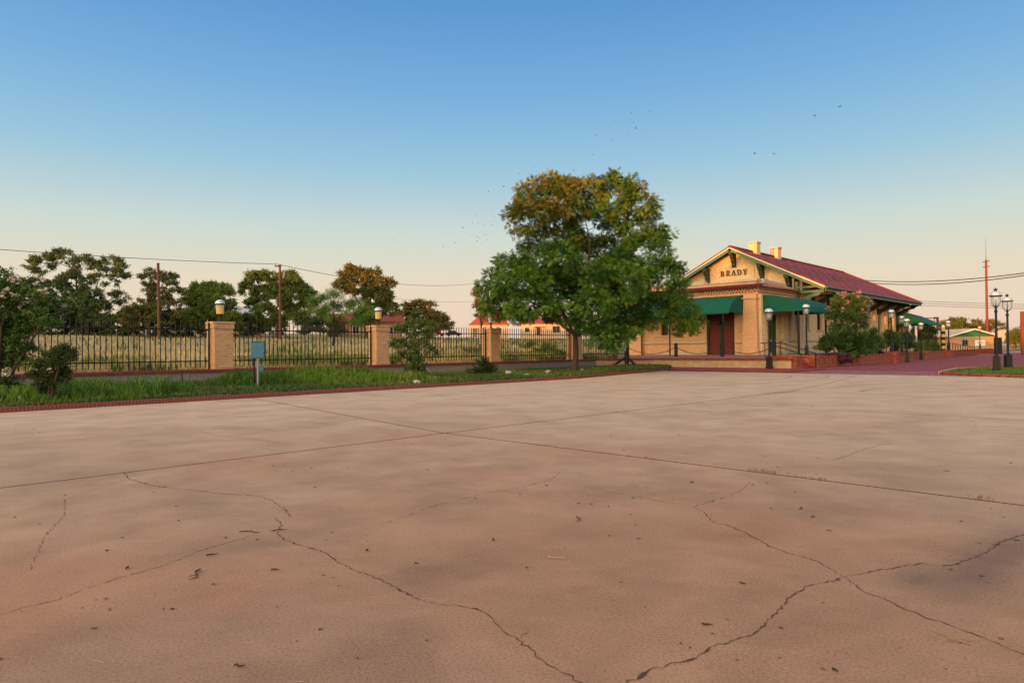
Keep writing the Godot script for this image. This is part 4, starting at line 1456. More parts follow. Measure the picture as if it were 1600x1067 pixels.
func build_street_things() -> void:
	rng.seed = 14
	var zs := [-30.9, -26.5, -22.75, -18.95]
	var words := ["black bollard behind the timber tripod at the platform's left end", "black bollard on the platform in front of the small leafy window", "black bollard in front of the wide red depot door", "black bollard by the dark side door near the steps"]
	for k in 4:
		var b := thing("bollard", words[k], "bollard", V(45.2, 0.71, zs[k]), "bollards carrying the sagging rope")
		var g := G.new()
		g.lathe([Vector2(0.0, 0.0), Vector2(0.17, 0.0), Vector2(0.17, 0.07), Vector2(0.13, 0.1), Vector2(0.125, 0.92), Vector2(0.14, 0.94), Vector2(0.14, 0.99), Vector2(0.1, 1.04), Vector2(0.0, 1.05)], 14, Vector3.ZERO)
		loc("post", g, M.lamp_black, b)
		g = G.new()
		g.lathe([Vector2(0.128, 0.70), Vector2(0.145, 0.71), Vector2(0.145, 0.76), Vector2(0.128, 0.77)], 14, Vector3.ZERO)
		loc("collar", g, M.black_iron, b)
	for k in 3:
		var pts := []
		for t in 13:
			var u := t / 12.0
			pts.append(V(45.2, 1.45 - 0.52 * (1.0 - pow(2 * u - 1, 2)), lerpf(zs[k], zs[k + 1], u)))
		var g := G.new()
		g.tube(pts, [0.028], 6)
		tag(put("rope", g, M.rust), ["dark rope sagging from the tripod's bollard to the one by the window", "dark rope sagging in front of the red depot door's left side", "dark rope sagging before the depot's corner pilaster"][k], "rope", "ropes between the bollards")
	# timber tripod at the platform's corner
	var tp := thing("timber_tripod", "dark timber post braced by four sloping legs at the platform corner", "tripod", V(38.3, 0.1, -26.1))
	var g := G.new()
	g.cbox(V(0.18, 0.55, -0.28), V(0.24, 1.1, 0.24), 0.02)
	loc("post", g, M.timber, tp)
	for q in [V(-0.9, 0, -0.9), V(-0.35, 0, 0.1), V(0.25, 0, 0.55), V(0.1, 0, -0.2)]:
		g = G.new()
		var foot: Vector3 = q * 1.0 + V(0, -0.03, 0)
		var head := V(0.18, 0.72, -0.28)
		var dd := (head - foot)
		g.tube([foot, head], [0.1], 6)
		loc("leg", g, M.timber, tp)
	g = G.new()
	g.lathe([Vector2(0.0, -0.04), Vector2(0.2, -0.04), Vector2(0.2, 0.04), Vector2(0.0, 0.04)], 16, V(-0.55, 0.78, -0.75), Basis(V(0, 1, 0), V(-0.7, 0, 0.7), V(0.7, 0, 0.7)))
	loc("disc", g, M.rust, tp)
	# electrical box
	var eb := thing("electrical_box", "blue metal electrical box on grey posts standing in the weeds", "electrical box", V(11.0, 0.12, -23.6))
	var eye := V(11.0, 0, -23.5).normalized()
	eb.rotation.y = atan2(-eye.x, -eye.z) - 0.12
	g = G.new()
	g.cbox(V(0, 1.30, 0), V(0.46, 0.60, 0.2), 0.012)
	loc("cabinet", g, M.blue_box, eb)
	g = G.new()
	g.cbox(V(0.0, 1.30, 0.108), V(0.43, 0.56, 0.012), 0.004)
	var dr := loc("door", g, M.blue_box, eb)
	g = G.new()
	g.cbox(V(0.19, 1.28, 0.122), V(0.02, 0.08, 0.015), 0.003)
	loc("latch", g, M.galvanised, dr)
	g = G.new()
	g.bx(-0.24, 0.24, 1.602, 1.62, -0.12, 0.13)
	loc("lid", g, M.blue_box, eb)
	for q in [[V(0.0, 0, 0.03), 0.045, "galvanised"], [V(-0.14, 0, -0.05), 0.03, "timber"]]:
		g = G.new()
		g.tube([q[0] + V(0, -0.05, 0), q[0] + V(0, 1.0, 0)], [q[1]], 10)
		loc("post", g, M[q[2]], eb)
	g = G.new()
	g.cbox(V(0.10, 0.62, -0.02), V(0.14, 0.22, 0.1), 0.01)
	loc("junction_box", g, M.blue_box, eb)
	# thin marker rod in the grass
	g = G.new()
	g.tube([V(7.45, 0.05, -21.0), V(7.45, 0.72, -21.0)], [0.016], 6)
	tag(put("marker_rod", g, M.black_iron), "thin dark rod standing in the grass below the left brick pillar", "rod")
	# white stones at the edge of the strip
	for q in [[15.6, -20.2, 0.14, "pale stone lying in the grass below the pink bush"], [24.0, -23.6, 0.2, "pale stone at the left end of the brick edging"], [22.9, -21.3, 0.12, "small pale stone near the curb left of the trunk"], [26.6, -23.2, 0.16, "pale flat stone just left of the big tree's foot"], [29.6, -23.3, 0.14, "pale stone just right of the big tree's foot"], [33.2, -22.6, 0.13, "pale stone in the groundcover between tree and tripod"]]:
		var st := thing("stone", q[3], "stone", V(q[0], 0.1, q[1]), "pale stones along the strip")
		g = G.new()
		var pts := []
		for j in 7:
			for i in 9:
				var d := V(sin(PI * j / 6) * cos(TAU * i / 9), cos(PI * j / 6), sin(PI * j / 6) * sin(TAU * i / 9))
				pts.append(d * q[2] * (1.0 + 0.25 * sin(d.x * 7 + q[0]) * cos(d.z * 5 + q[1])) * V(1.2, 0.7, 0.9) + V(0, q[2] * 0.35, 0))
		for j in 6:
			for i in 9:
				g.quad(pts[j * 9 + i], pts[j * 9 + (i + 1) % 9], pts[(j + 1) * 9 + (i + 1) % 9], pts[(j + 1) * 9 + i], (pts[j * 9 + i] + pts[(j + 1) * 9 + (i + 1) % 9]) / 2 - V(0, q[2] * 0.35, 0))
		loc("rock", g, M.rock, st)
	# round-topped pale blue pillar behind the planter
	var pb := thing("pale_blue_pillar", "small round-topped pale blue pillar among bushes before the arched windows", "pillar", V(66.0, 0.8, -18.9))
	g = G.new()
	g.lathe([Vector2(0.0, 0.0), Vector2(0.17, 0.0), Vector2(0.17, 0.75), Vector2(0.0, 0.75)], 14, Vector3.ZERO)
	loc("base", g, M.grey_paint, pb)
	g = G.new()
	g.lathe([Vector2(0.19, 0.75), Vector2(0.2, 1.45), Vector2(0.14, 1.6), Vector2(0.0, 1.65)], 14, Vector3.ZERO)
	loc("cover", g, M.pale_blue, pb)

# ---------------------------------------------------------------- far things
func wire(called: String, label: String, a: Vector3, b: Vector3, sag: float, r: float) -> void:
	var pts := []
	for k in 15:
		var t := k / 14.0
		pts.append(a.lerp(b, t) - V(0, sag * 4 * t * (1 - t), 0))
	var g := G.new()
	g.tube(pts, [r], 5)
	tag(put(called, g, M.wire), label, "wire")

func window_on(parent: Node3D, x: float, y: float, w: float, h: float, z: float, frame: Material) -> void:
	var g := G.new()
	g.bx(x - w / 2, x + w / 2, y, y + h, z, z + 0.05)
	var o := loc("window", g, M.dark_opening, parent)
	g = G.new()
	for s in [-1, 1]:
		g.bx(x + s * w / 2 - 0.06, x + s * w / 2 + 0.06, y - 0.06, y + h + 0.06, z, z + 0.09)
	g.bx(x - w / 2 + 0.06, x + w / 2 - 0.06, y + h, y + h + 0.1, z, z + 0.09)
	g.bx(x - w / 2 + 0.06, x + w / 2 - 0.06, y - 0.12, y, z, z + 0.11)
	g.bx(x - 0.04, x + 0.04, y, y + h, z + 0.04, z + 0.08)
	loc("frame", g, frame, o)

func build_far_things() -> void:
	rng.seed = 15
	# house with the green gable at the end of the road; its front looks at the plaza
	var h := thing("house", "small tan brick house with green gable at the far end of the road", "house", V(206, 0.55, -34.7))
	h.rotation.y = -PI / 2 + 0.80
	var W := 6.1
	var g := G.new()
	g.bx(-W, W, -0.5, 3.15, -11, 0)
	loc("wall", g, M.pink_brick, h)
	g = G.new()
	g.prism(PackedVector2Array([Vector2(-W, 3.152), Vector2(W, 3.152), Vector2(0, 4.85)]), V(0, 0, -11), Basis.IDENTITY, 11.0)
	loc("gable", g, M.gable_green, h)
	for s in [-1, 1]:
		g = G.new()
		var d := V(s * 7.0, -1.95, 0).normalized()
		var u: Vector3 = V(0, 0, 1).cross(d) * s
		g.box(V(s * 3.5, 4.12, -5.5) + u * 0.06, V(7.3, 0.16, 12.6), Basis(d * s, u, V(0, 0, 1)))
		var rf := loc("roof", g, M.stone, h)
		g = G.new()
		g.box(V(s * 3.5, 4.05, 0.84) + u * 0.02, V(7.36, 0.26, 0.06), Basis(d * s, u, V(0, 0, 1)))
		loc("fascia", g, M.white_paint, rf)
	window_on(h, -2.1, 0.95, 1.5, 1.35, 0.02, M.grey_paint)
	g = G.new()
	g.bx(0.55, 3.2, 0.75, 2.25, 0.02, 0.08)
	var bn := loc("sign_board", g, M.white_paint, h)
	g = G.new()
	for s in [-1, 1]:
		g.prism(PackedVector2Array([Vector2(1.9 + s * 0.95, 1.5), Vector2(1.9 + s * 0.35, 1.75), Vector2(1.9 + s * 0.2, 1.5), Vector2(1.9 + s * 0.35, 1.25)]), V(0, 0, 0.083), Basis.IDENTITY, 0.02)
	g.bx(1.2, 2.6, 1.72, 1.8, 0.083, 0.1)
	g.bx(1.3, 2.5, 1.2, 1.26, 0.083, 0.1)
	loc("emblem", g, M.pale_blue, bn)
	# tall red pole with crossarms and a whip antenna
	var p := thing("radio_pole", "tall red pole with two short crossarms and a whip antenna on top", "pole", V(218.4, 0, -33.5))
	g = G.new()
	g.tube([V(0, 0, 0), V(0, 24.4, 0)], [0.32, 0.26], 10)
	loc("pole", g, M.red_pole, p)
	for y in [22.6, 24.0]:
		g = G.new()
		g.box(V(0, y, 0), V(0.14, 0.2, 2.7), Basis(Vector3.UP, -0.8))
		loc("crossarm", g, M.pole_wood, p)
	g = G.new()
	g.tube([V(0, 24.4, 0), V(0, 25.6, 0), V(0, 30.5, 0)], [0.10, 0.05, 0.02], 6)
	loc("antenna", g, M.wire, p)
	# slatted panel on posts
	var t := thing("slatted_panel", "raised panel of pale vertical slats beyond the far awning", "panel", V(109.3, 0.4, -23.6))
	t.rotation.y = -PI / 2 + 0.80
	g = G.new()
	for x in [-1.3, 1.05]:
		g.bx(x - 0.06, x + 0.06, 0, 4.9, -0.12, -0.02)
	loc("posts", g, M.timber, t)
	g = G.new()
	g.bx(-1.45, 1.2, 3.38, 3.5, -0.02, 0.06)
	g.bx(-1.45, 1.2, 4.86, 4.98, -0.02, 0.06)
	loc("frame", g, M.timber, t)
	g = G.new()
	g.bx(0, 0.17, 3.5, 4.86, 0.0, 0.05)
	var sm := g.mesh()
	for k in 8:
		alike("slat", sm, M.white_paint, t, Transform3D(Basis(), V(-1.4 + k * 0.325, 0, 0)), k)
	g = G.new()
	g.bx(1.2, 1.9, 3.3, 5.1, -0.7, -0.62)
	loc("side_board", g, M.pole_wood, t)
	# striped post and low signs beside the planter's end
	var sp := thing("striped_post", "yellow and black striped post just left of the two far planter lamps", "post", V(101.5, 0.6, -20.3))
	for k in 8:
		g = G.new()
		g.tube([V(0, k * 0.38, 0), V(0, k * 0.38 + 0.38, 0)], [0.24], 10)
		loc("band", g, M.yellow_paint if k % 2 else M.black_iron, sp)
	g = G.new()
	g.lathe([Vector2(0.0, 0.0), Vector2(0.2, 0.02), Vector2(0.24, 0.22), Vector2(0.1, 0.4), Vector2(0.0, 0.42)], 10, V(0, 3.04, 0))
	loc("cap", g, M.white_paint, sp)
	# white column with a base, right of the far awning
	var wc := thing("white_column", "slim cream column standing right of the far green awning", "column", V(98.0, 0.8, -22.6))
	g = G.new()
	g.cbox(V(0, 0.1, 0), V(1.1, 0.2, 1.1), 0.03)
	g.tube([V(0, 0.2, 0), V(0, 4.4, 0)], [0.16, 0.13], 12)
	loc("shaft", g, M.white_paint, wc)
	# stop sign seen from behind and a dark cabinet
	var ss := thing("stop_sign", "back of an eight-sided sign with two street blades by the far street", "sign", V(143.6, 0, -20.1))
	ss.rotation.y = -PI / 2 + 0.62
	g = G.new()
	g.tube([V(0, 0, 0), V(0, 3.6, 0)], [0.05], 8)
	loc("post", g, M.galvanised, ss)
	g = G.new()
	g.lathe([Vector2(0.0, -0.02), Vector2(0.72, -0.02), Vector2(0.72, 0.02), Vector2(0.0, 0.02)], 8, V(0, 2.9, 0.07), Basis(V(0.924, 0.383, 0), V(0, 0, 1), V(0.383, -0.924, 0)))
	loc("plate", g, M.stone, ss)
	g = G.new()
	g.bx(-0.75, 0.75, 3.62, 3.85, -0.02, 0.02)
	g.bx(-0.02, 0.02, 3.87, 4.1, -0.7, 0.7)
	loc("street_blades", g, M.stone, ss)
	var cb := thing("utility_cabinet", "tall dark cabinet behind the left island lamp at the street", "cabinet", V(132.3, 0.0, -18.9))
	cb.rotation.y = -0.75
	g = G.new()
	g.cbox(V(0, 1.3, 0), V(0.8, 2.6, 0.8), 0.03)
	loc("body", g, M.black_iron, cb)
	g = G.new()
	g.cbox(V(0, 2.65, 0), V(0.95, 0.12, 0.95), 0.03)
	loc("lid", g, M.grey_paint, cb)
	var rp := thing("rusty_post", "thick rusty post at the right edge of the view", "post", V(112.4, 0, -13.3))
	g = G.new()
	g.tube([V(0, 0, 0), V(0, 5.9, 0)], [0.28, 0.26], 10)
	loc("shaft", g, M.red_pole, rp)
	# mound of dug earth by the street
	g = G.new()
	for k in 24:
		for j in 5:
			var q := []
			for e in [[k, j], [k + 1, j], [k + 1, j + 1], [k, j + 1]]:
				var a: float = TAU * (int(e[0]) % 24) / 24.0
				var r: float = [0.0, 1.2, 2.4, 3.4, 4.2, 4.8][e[1]] * (1.0 + 0.25 * sin(a * 3 + 1))
				var hh: float = [1.5, 1.35, 1.0, 0.6, 0.2, 0.0][e[1]] * (1.0 + 0.2 * cos(a * 2))
				q.append(V(198 + r * cos(a) * 1.2, hh, -17.5 + r * sin(a) * 1.2))
			g.quad(q[0], q[1], q[2], q[3], Vector3.UP)
	tag(put("earth_mound", g, M.earth), "low mound of pale earth across the far street at right", "mound")
	# utility poles and wires on the left
	var p1 := thing("utility_pole", "bare reddish wooden pole left of the first brick pillar, no wires", "pole", V(26.5, 2.5, -81.7))
	g = G.new()
	g.tube([V(0, -0.5, 0), V(-0.1, 9.0, 0)], [0.17, 0.14], 10)
	loc("pole", g, M.pole_wood, p1)
	g = G.new()
	g.lathe([Vector2(0.0, 0), Vector2(0.16, 0), Vector2(0.16, 0.12), Vector2(0, 0.14)], 8, V(-0.1, 8.95, 0))
	loc("cap", g, M.pole_wood, p1)
	g = G.new()
	g.tube([V(30.2, 5.0, -77.6), V(31.8, 2.75, -77.0)], [0.05], 6)
	tag(put("guy_wire_guard", g, M.yellow_paint), "slanting yellow guy wire guard right of the bare reddish pole", "wire guard")
	var fx := thing("ground_fixture", "small dark fixture with a white top beside the curb at far left", "fixture", V(3.51, 0.1, -21.16))
	g = G.new()
	g.lathe([Vector2(0, 0), Vector2(0.05, 0), Vector2(0.045, 0.11), Vector2(0, 0.11)], 10, Vector3.ZERO)
	loc("body", g, M.lamp_black, fx)
	g = G.new()
	g.lathe([Vector2(0.04, 0.11), Vector2(0.035, 0.16), Vector2(0, 0.17)], 10, Vector3.ZERO)
	loc("cap", g, M.white_paint, fx)
	var p2_ := thing("utility_pole", "wooden utility pole with crossarm carrying the wire, right of the other pole", "pole", V(42.7, 3.1, -85.0))
	g = G.new()
	g.tube([V(0, -0.5, 0), V(0, 10.0, 0)], [0.19, 0.14], 10)
	loc("pole", g, M.pole_wood, p2_)
	g = G.new()
	g.box(V(-0.25, 9.75, 0), V(0.9, 0.14, 0.12), Basis(Vector3.UP, -0.8))
	loc("crossarm", g, M.timber, p2_)
	g = G.new()
	for x in [-0.6, -0.25, 0.1]:
		g.tube([V(x * 0.7, 9.8, x * 0.7), V(x * 0.7, 10.05, x * 0.7)], [0.06], 6)
	loc("insulators", g, M.grey_paint, p2_)
	g = G.new()
	g.tube([V(0.5, 8.9, 0.4), V(0.5, 9.0, 0.4), V(0.4, 8.2, 0.3)], [0.16], 8)
	loc("transformer", g, M.grey_paint, p2_)
	wire("wire", "overhead wire running from the left edge to the pole with crossarm", V(-6, 12.6, -88.5), V(42.4, 13.15, -85.2), 0.5, 0.035)
	wire("wire", "overhead wire falling from the pole with crossarm toward the big tree", V(42.4, 13.15, -85.2), V(116, 18.5, -122), 1.8, 0.035)
	wire("wire", "faint lower wire above the trees right of the pole with crossarm", V(60, 11.5, -100), V(140, 16.3, -150), 0.8, 0.025)
	# the thick bundled cable on the right and the thinner lines below it
	for k in 2:
		wire("cable", ["upper strand of the thick dark cable leaving the depot roof to the right", "lower strand of the thick dark cable leaving the depot roof to the right"][k], V(69.3, 8.25 - k * 0.15, -23.2), V(55.3, 6.5 - k * 0.08, -3.0), 0.80 + k * 0.12, 0.035)
	for k in 3:
		wire("power_line", ["uppermost of three thin lines low in the right sky", "middle one of three thin lines low in the right sky", "lowest of three thin lines low in the right sky"][k], V(139.0, 10.0 - k * 0.4, -36), V(166.0, 8.5 - k * 0.4, -8), 0.1, 0.04)
	# house with red roof beyond the field
	var rh := thing("house", "cream house with steep red hip roof beyond the field, left of the big tree", "house", V(128.5, 5.35, -133.8))
	rh.rotation.y = -0.80
	g = G.new()
	g.bx(-5.2, 5.2, -1, 3.0, -9, 0)
	loc("wall", g, M.cream_wall, rh)
	g = G.new()
	var e := [V(-5.6, 3.0, 0.4), V(5.6, 3.0, 0.4), V(5.6, 3.0, -9.4), V(-5.6, 3.0, -9.4)]
	var r0 := V(-1.0, 7.3, -4.5)
	var r1 := V(3.4, 7.3, -4.5)
	g.quad(e[0], e[1], r1, r0, V(0, 1, 1)); g.quad(e[2], e[3], r0, r1, V(0, 1, -1))
	g.tri(e[1], e[2], r1, V(1, 1, 0)); g.tri(e[3], e[0], r0, V(-1, 1, 0))
	g.quad(e[0], e[1], e[2], e[3], Vector3.DOWN)
	loc("roof", g, M.house_red_roof, rh)
	window_on(rh, -1.2, 0.9, 1.1, 1.5, 0.02, M.white_paint)
	window_on(rh, 2.6, 0.9, 1.1, 1.5, 0.02, M.white_paint)
	g = G.new()
	g.bx(-4.4, -3.4, -0.3, 1.9, 0.02, 0.08)
	loc("door", g, M.grey_paint, rh)
	g = G.new()
	g.bx(-4.9, -2.9, 2.05, 2.15, 0.02, 1.1)
	loc("door_canopy", g, M.white_paint, rh)
	# long cream house right of it
	var ch := thing("house", "long low cream house with brown door behind the big tree", "house", V(139.5, 5.3, -121.5))
	ch.rotation.y = -0.80
	g = G.new()
	g.bx(-7.4, 8.6, -1, 3.2, -8, 0)
	loc("wall", g, M.cream_wall, ch)
	g = G.new()
	g.prism(PackedVector2Array([Vector2(0.6, 3.2), Vector2(-8.6, 3.2), Vector2(-4.0, 5.0)]), V(-8.0, 0, 0), Basis(V(0, 0, 1), V(0, 1, 0), V(1, 0, 0)), 17.2)
	loc("roof", g, M.house_red_roof, ch)
	g = G.new()
	g.bx(-3.2, -2.2, 0.0, 2.2, 0.02, 0.08)
	loc("door", g, M.red_door, ch)
	g = G.new()
	g.bx(-4.6, -0.6, 2.45, 2.55, 0.02, 1.6)
	g.bx(-4.55, -4.4, 0, 2.45, 1.4, 1.55)
	loc("porch", g, M.white_paint, ch)
	window_on(ch, 2.2, 0.8, 2.0, 1.6, 0.02, M.grey_paint)
	window_on(ch, -5.9, 0.9, 1.2, 1.3, 0.02, M.white_paint)
	# tan shed-like house behind the mesquite
	var th := thing("house", "low tan house with reddish roof half hidden behind the feathery mesquite tree", "house", V(69, 4.0, -104))
	th.rotation.y = -0.42
	g = G.new()
	g.bx(-6.5, 6.5, -1.4, 2.7, -7, 0)
	loc("wall", g, M.tan_wall, th)
	g = G.new()
	g.prism(PackedVector2Array([Vector2(0.6, 2.7), Vector2(-7.6, 2.7), Vector2(-3.5, 4.3)]), V(-7.0, 0, 0), Basis(V(0, 0, 1), V(0, 1, 0), V(1, 0, 0)), 14.0)
	loc("roof", g, M.house_red_roof, th)
	window_on(th, -2.0, 0.5, 1.2, 1.3, 0.02, M.white_paint)
	window_on(th, 4.2, 0.5, 1.2, 1.3, 0.02, M.white_paint)
	var wh := thing("house", "white roofed shed between the trees left of the pole with crossarm", "shed", V(47, 4.3, -112))
	wh.rotation.y = -0.3
	g = G.new()
	g.bx(-4.5, 4.5, -1.5, 2.9, -6, 0)
	loc("wall", g, M.tan_wall, wh)
	g = G.new()
	g.prism(PackedVector2Array([Vector2(0.6, 2.9), Vector2(-6.6, 2.9), Vector2(-3.0, 4.9)]), V(-5.0, 0, 0), Basis(V(0, 0, 1), V(0, 1, 0), V(1, 0, 0)), 10.0)
	loc("roof", g, M.white_roof, wh)
	# parked cars far beyond the field
	for k in 3:
		var c := thing("parked_car", ["dark blue car parked beyond the field, leftmost of three", "dark red car parked beyond the field between two dark ones", "dark car parked beyond the field nearest the red roofed house"][k], "car", V([119.2, 122.5, 125.8][k], 5.38, [-152.2, -149.0, -145.6][k]), "cars parked beyond the field")
		c.rotation.y = -0.80
		g = G.new()
		g.prism(PackedVector2Array([Vector2(-2.2, 0.35), Vector2(-2.2, 0.85), Vector2(-2.0, 1.0), Vector2(-1.3, 1.08), Vector2(1.1, 1.05), Vector2(2.0, 0.92), Vector2(2.25, 0.7), Vector2(2.25, 0.35)]), V(0, 0, -0.85), Basis.IDENTITY, 1.7)
		loc("body", g, M.car_red if k == 1 else M.car_paint, c)
		g = G.new()
		g.prism(PackedVector2Array([Vector2(-1.7, 1.07), Vector2(-1.3, 1.6), Vector2(0.5, 1.62), Vector2(1.1, 1.06)]), V(0, 0, -0.75), Basis.IDENTITY, 1.5)
		loc("cabin", g, M.dark_opening, c)
		for x in [-1.4, 1.4]:
			for z in [-0.8, 0.8]:
				g = G.new()
				g.lathe([Vector2(0, -0.1), Vector2(0.34, -0.1), Vector2(0.34, 0.1), Vector2(0, 0.1)], 12, V(x, 0.34, z), Basis(V(1, 0, 0), V(0, 0, 1), V(0, -1, 0)))
				loc("wheel", g, M.tyre, c)
	# bare tree whose twigs just reach into the frame at the right edge
	var bt := thing("bare_tree", "thin bare twigs reaching in at the right edge above the lamps", "tree", V(21.2, 0, 2.6))
	g = G.new()
	g.tube([V(0, -0.1, 0), V(0.1, 2.0, 0.1), V(-0.1, 3.6, -0.1), V(0, 5.5, 0.1)], [0.13, 0.10, 0.07, 0.02], 8)
	loc("trunk", g, M.bark_grey, bt)
	g = G.new()
	for q in [[3.0, V(0.15, 0.35, -1.0), 2.45], [3.4, V(0.1, 0.3, -1.0), 2.55], [3.2, V(-0.6, 0.5, 0.8), 1.8], [3.8, V(0.8, 0.5, 0.3), 1.6], [4.3, V(-0.2, 0.6, -0.6), 1.3]]:
		var a := V(-0.05, q[0], 0)
		var dd: Vector3 = (q[1] as Vector3).normalized()
		var pts := [a]
		var rr := [0.035]
		for k in range(1, 7):
			pts.append(a + dd * float(q[2]) * k / 6.0 + V(rnd(-0.05, 0.05), rnd(-0.04, 0.06), rnd(-0.05, 0.05)))
			rr.append(0.035 * (1 - k / 6.6))
			if k > 2:
				for s in 2:
					var o := (dd + rdir() * 0.8).normalized() * rnd(0.2, 0.45)
					g.tube([pts[k], pts[k] + o * 0.6 + V(0, 0.03, 0), pts[k] + o], [0.01, 0.007, 0.003], 4)
		g.tube(pts, rr, 5)
	loc("branches", g, M.bark_grey, bt)

# ---------------------------------------------------------------- foliage
var L := {}

func make_leaves() -> void:
	rng.seed = 300
	# pinnate sprig of lance-shaped leaflets, unit length
	var g := G.new()
	g.colored = true
	for k in 5:
		for s in [-1, 1]:
			var y := 0.12 + k * 0.18
			var d := V(s * 0.85, 0.55, rnd(-0.35, 0.1)).normalized()
			var c := rnd(0.75, 1.2)
			g.col = Color(c, c, c)
			g.leaf(V(0, y, -0.1 * y * y), d, d.cross(V(0.1 * s, 0.2, 1)).normalized(), rnd(0.42, 0.58), rnd(0.15, 0.19))
	g.col = Color(1.15, 1.15, 1.0)
	g.leaf(V(0, 0.9, -0.08), V(0, 1, -0.3).normalized(), V(1, 0, 0), 0.5, 0.17)
	L.sprig = g.mesh()
	# clump of small broad leaves within a unit ball
	g = G.new()
	g.colored = true
	for k in 14:
		var c := rnd(0.7, 1.25)
		g.col = Color(c, c, c)
		var d := rdir()
		var at := rdir() * rnd(0.1, 0.6)
		g.leaf(at, d, d.cross(rdir()).normalized(), rnd(0.32, 0.48), rnd(0.2, 0.28))
	L.clump = g.mesh()
	# feathery clump of thin leaflets
	g = G.new()
	g.colored = true
	for k in 22:
		var c := rnd(0.75, 1.2)
		g.col = Color(c, c, c)
		var d := (rdir() + V(0, -0.3, 0)).normalized()
		g.leaf(rdir() * rnd(0.1, 0.6), d, d.cross(rdir()).normalized(), rnd(0.4, 0.7), 0.07)
	L.feather = g.mesh()
	# flower head: crumpled petals
	g = G.new()
	g.colored = true
	for k in 12:
		var c := rnd(0.8, 1.1)
		g.col = Color(c, c, c)
		var d := (rdir() + V(0, 0.4, 0)).normalized()
		g.leaf(rdir() * 0.25, d, d.cross(rdir()).normalized(), 0.5, 0.42)
	L.flower = g.mesh()
	# grass tuft, unit height, several bent blades
	for kind in [["tuft", 9, 0.055, 0.35], ["straw", 8, 0.03, 0.25], ["fountain", 16, 0.03, 0.75], ["short", 12, 0.10, 0.5]]:
		g = G.new()
		g.colored = true
		for k in kind[1]:
			var a := rnd(0, TAU)
			var lean: float = rnd(0.2, 1.0) * kind[3]
			var o := V(cos(a), 0, sin(a))
			var sd: Vector3 = V(-sin(a), 0, cos(a)) * kind[2] * 0.5
			var hh := rnd(0.55, 1.0)
			var p0 := o * rnd(0.0, 0.16)
			var p1 := p0 + V(0, hh * 0.55, 0) + o * lean * 0.25
			var pt := p0 + V(0, hh * (1.0 - lean * 0.25), 0) + o * lean * 0.9
			var c := rnd(0.7, 1.2)
			g.col = Color(c, c, c)
			var nn := o + V(0, 0.7, 0)
			g.quad(p0 - sd, p0 + sd, p1 + sd * 0.8, p1 - sd * 0.8, nn)
			g.tri(p1 - sd * 0.8, p1 + sd * 0.8, pt, nn)
		L[kind[0]] = g.mesh()

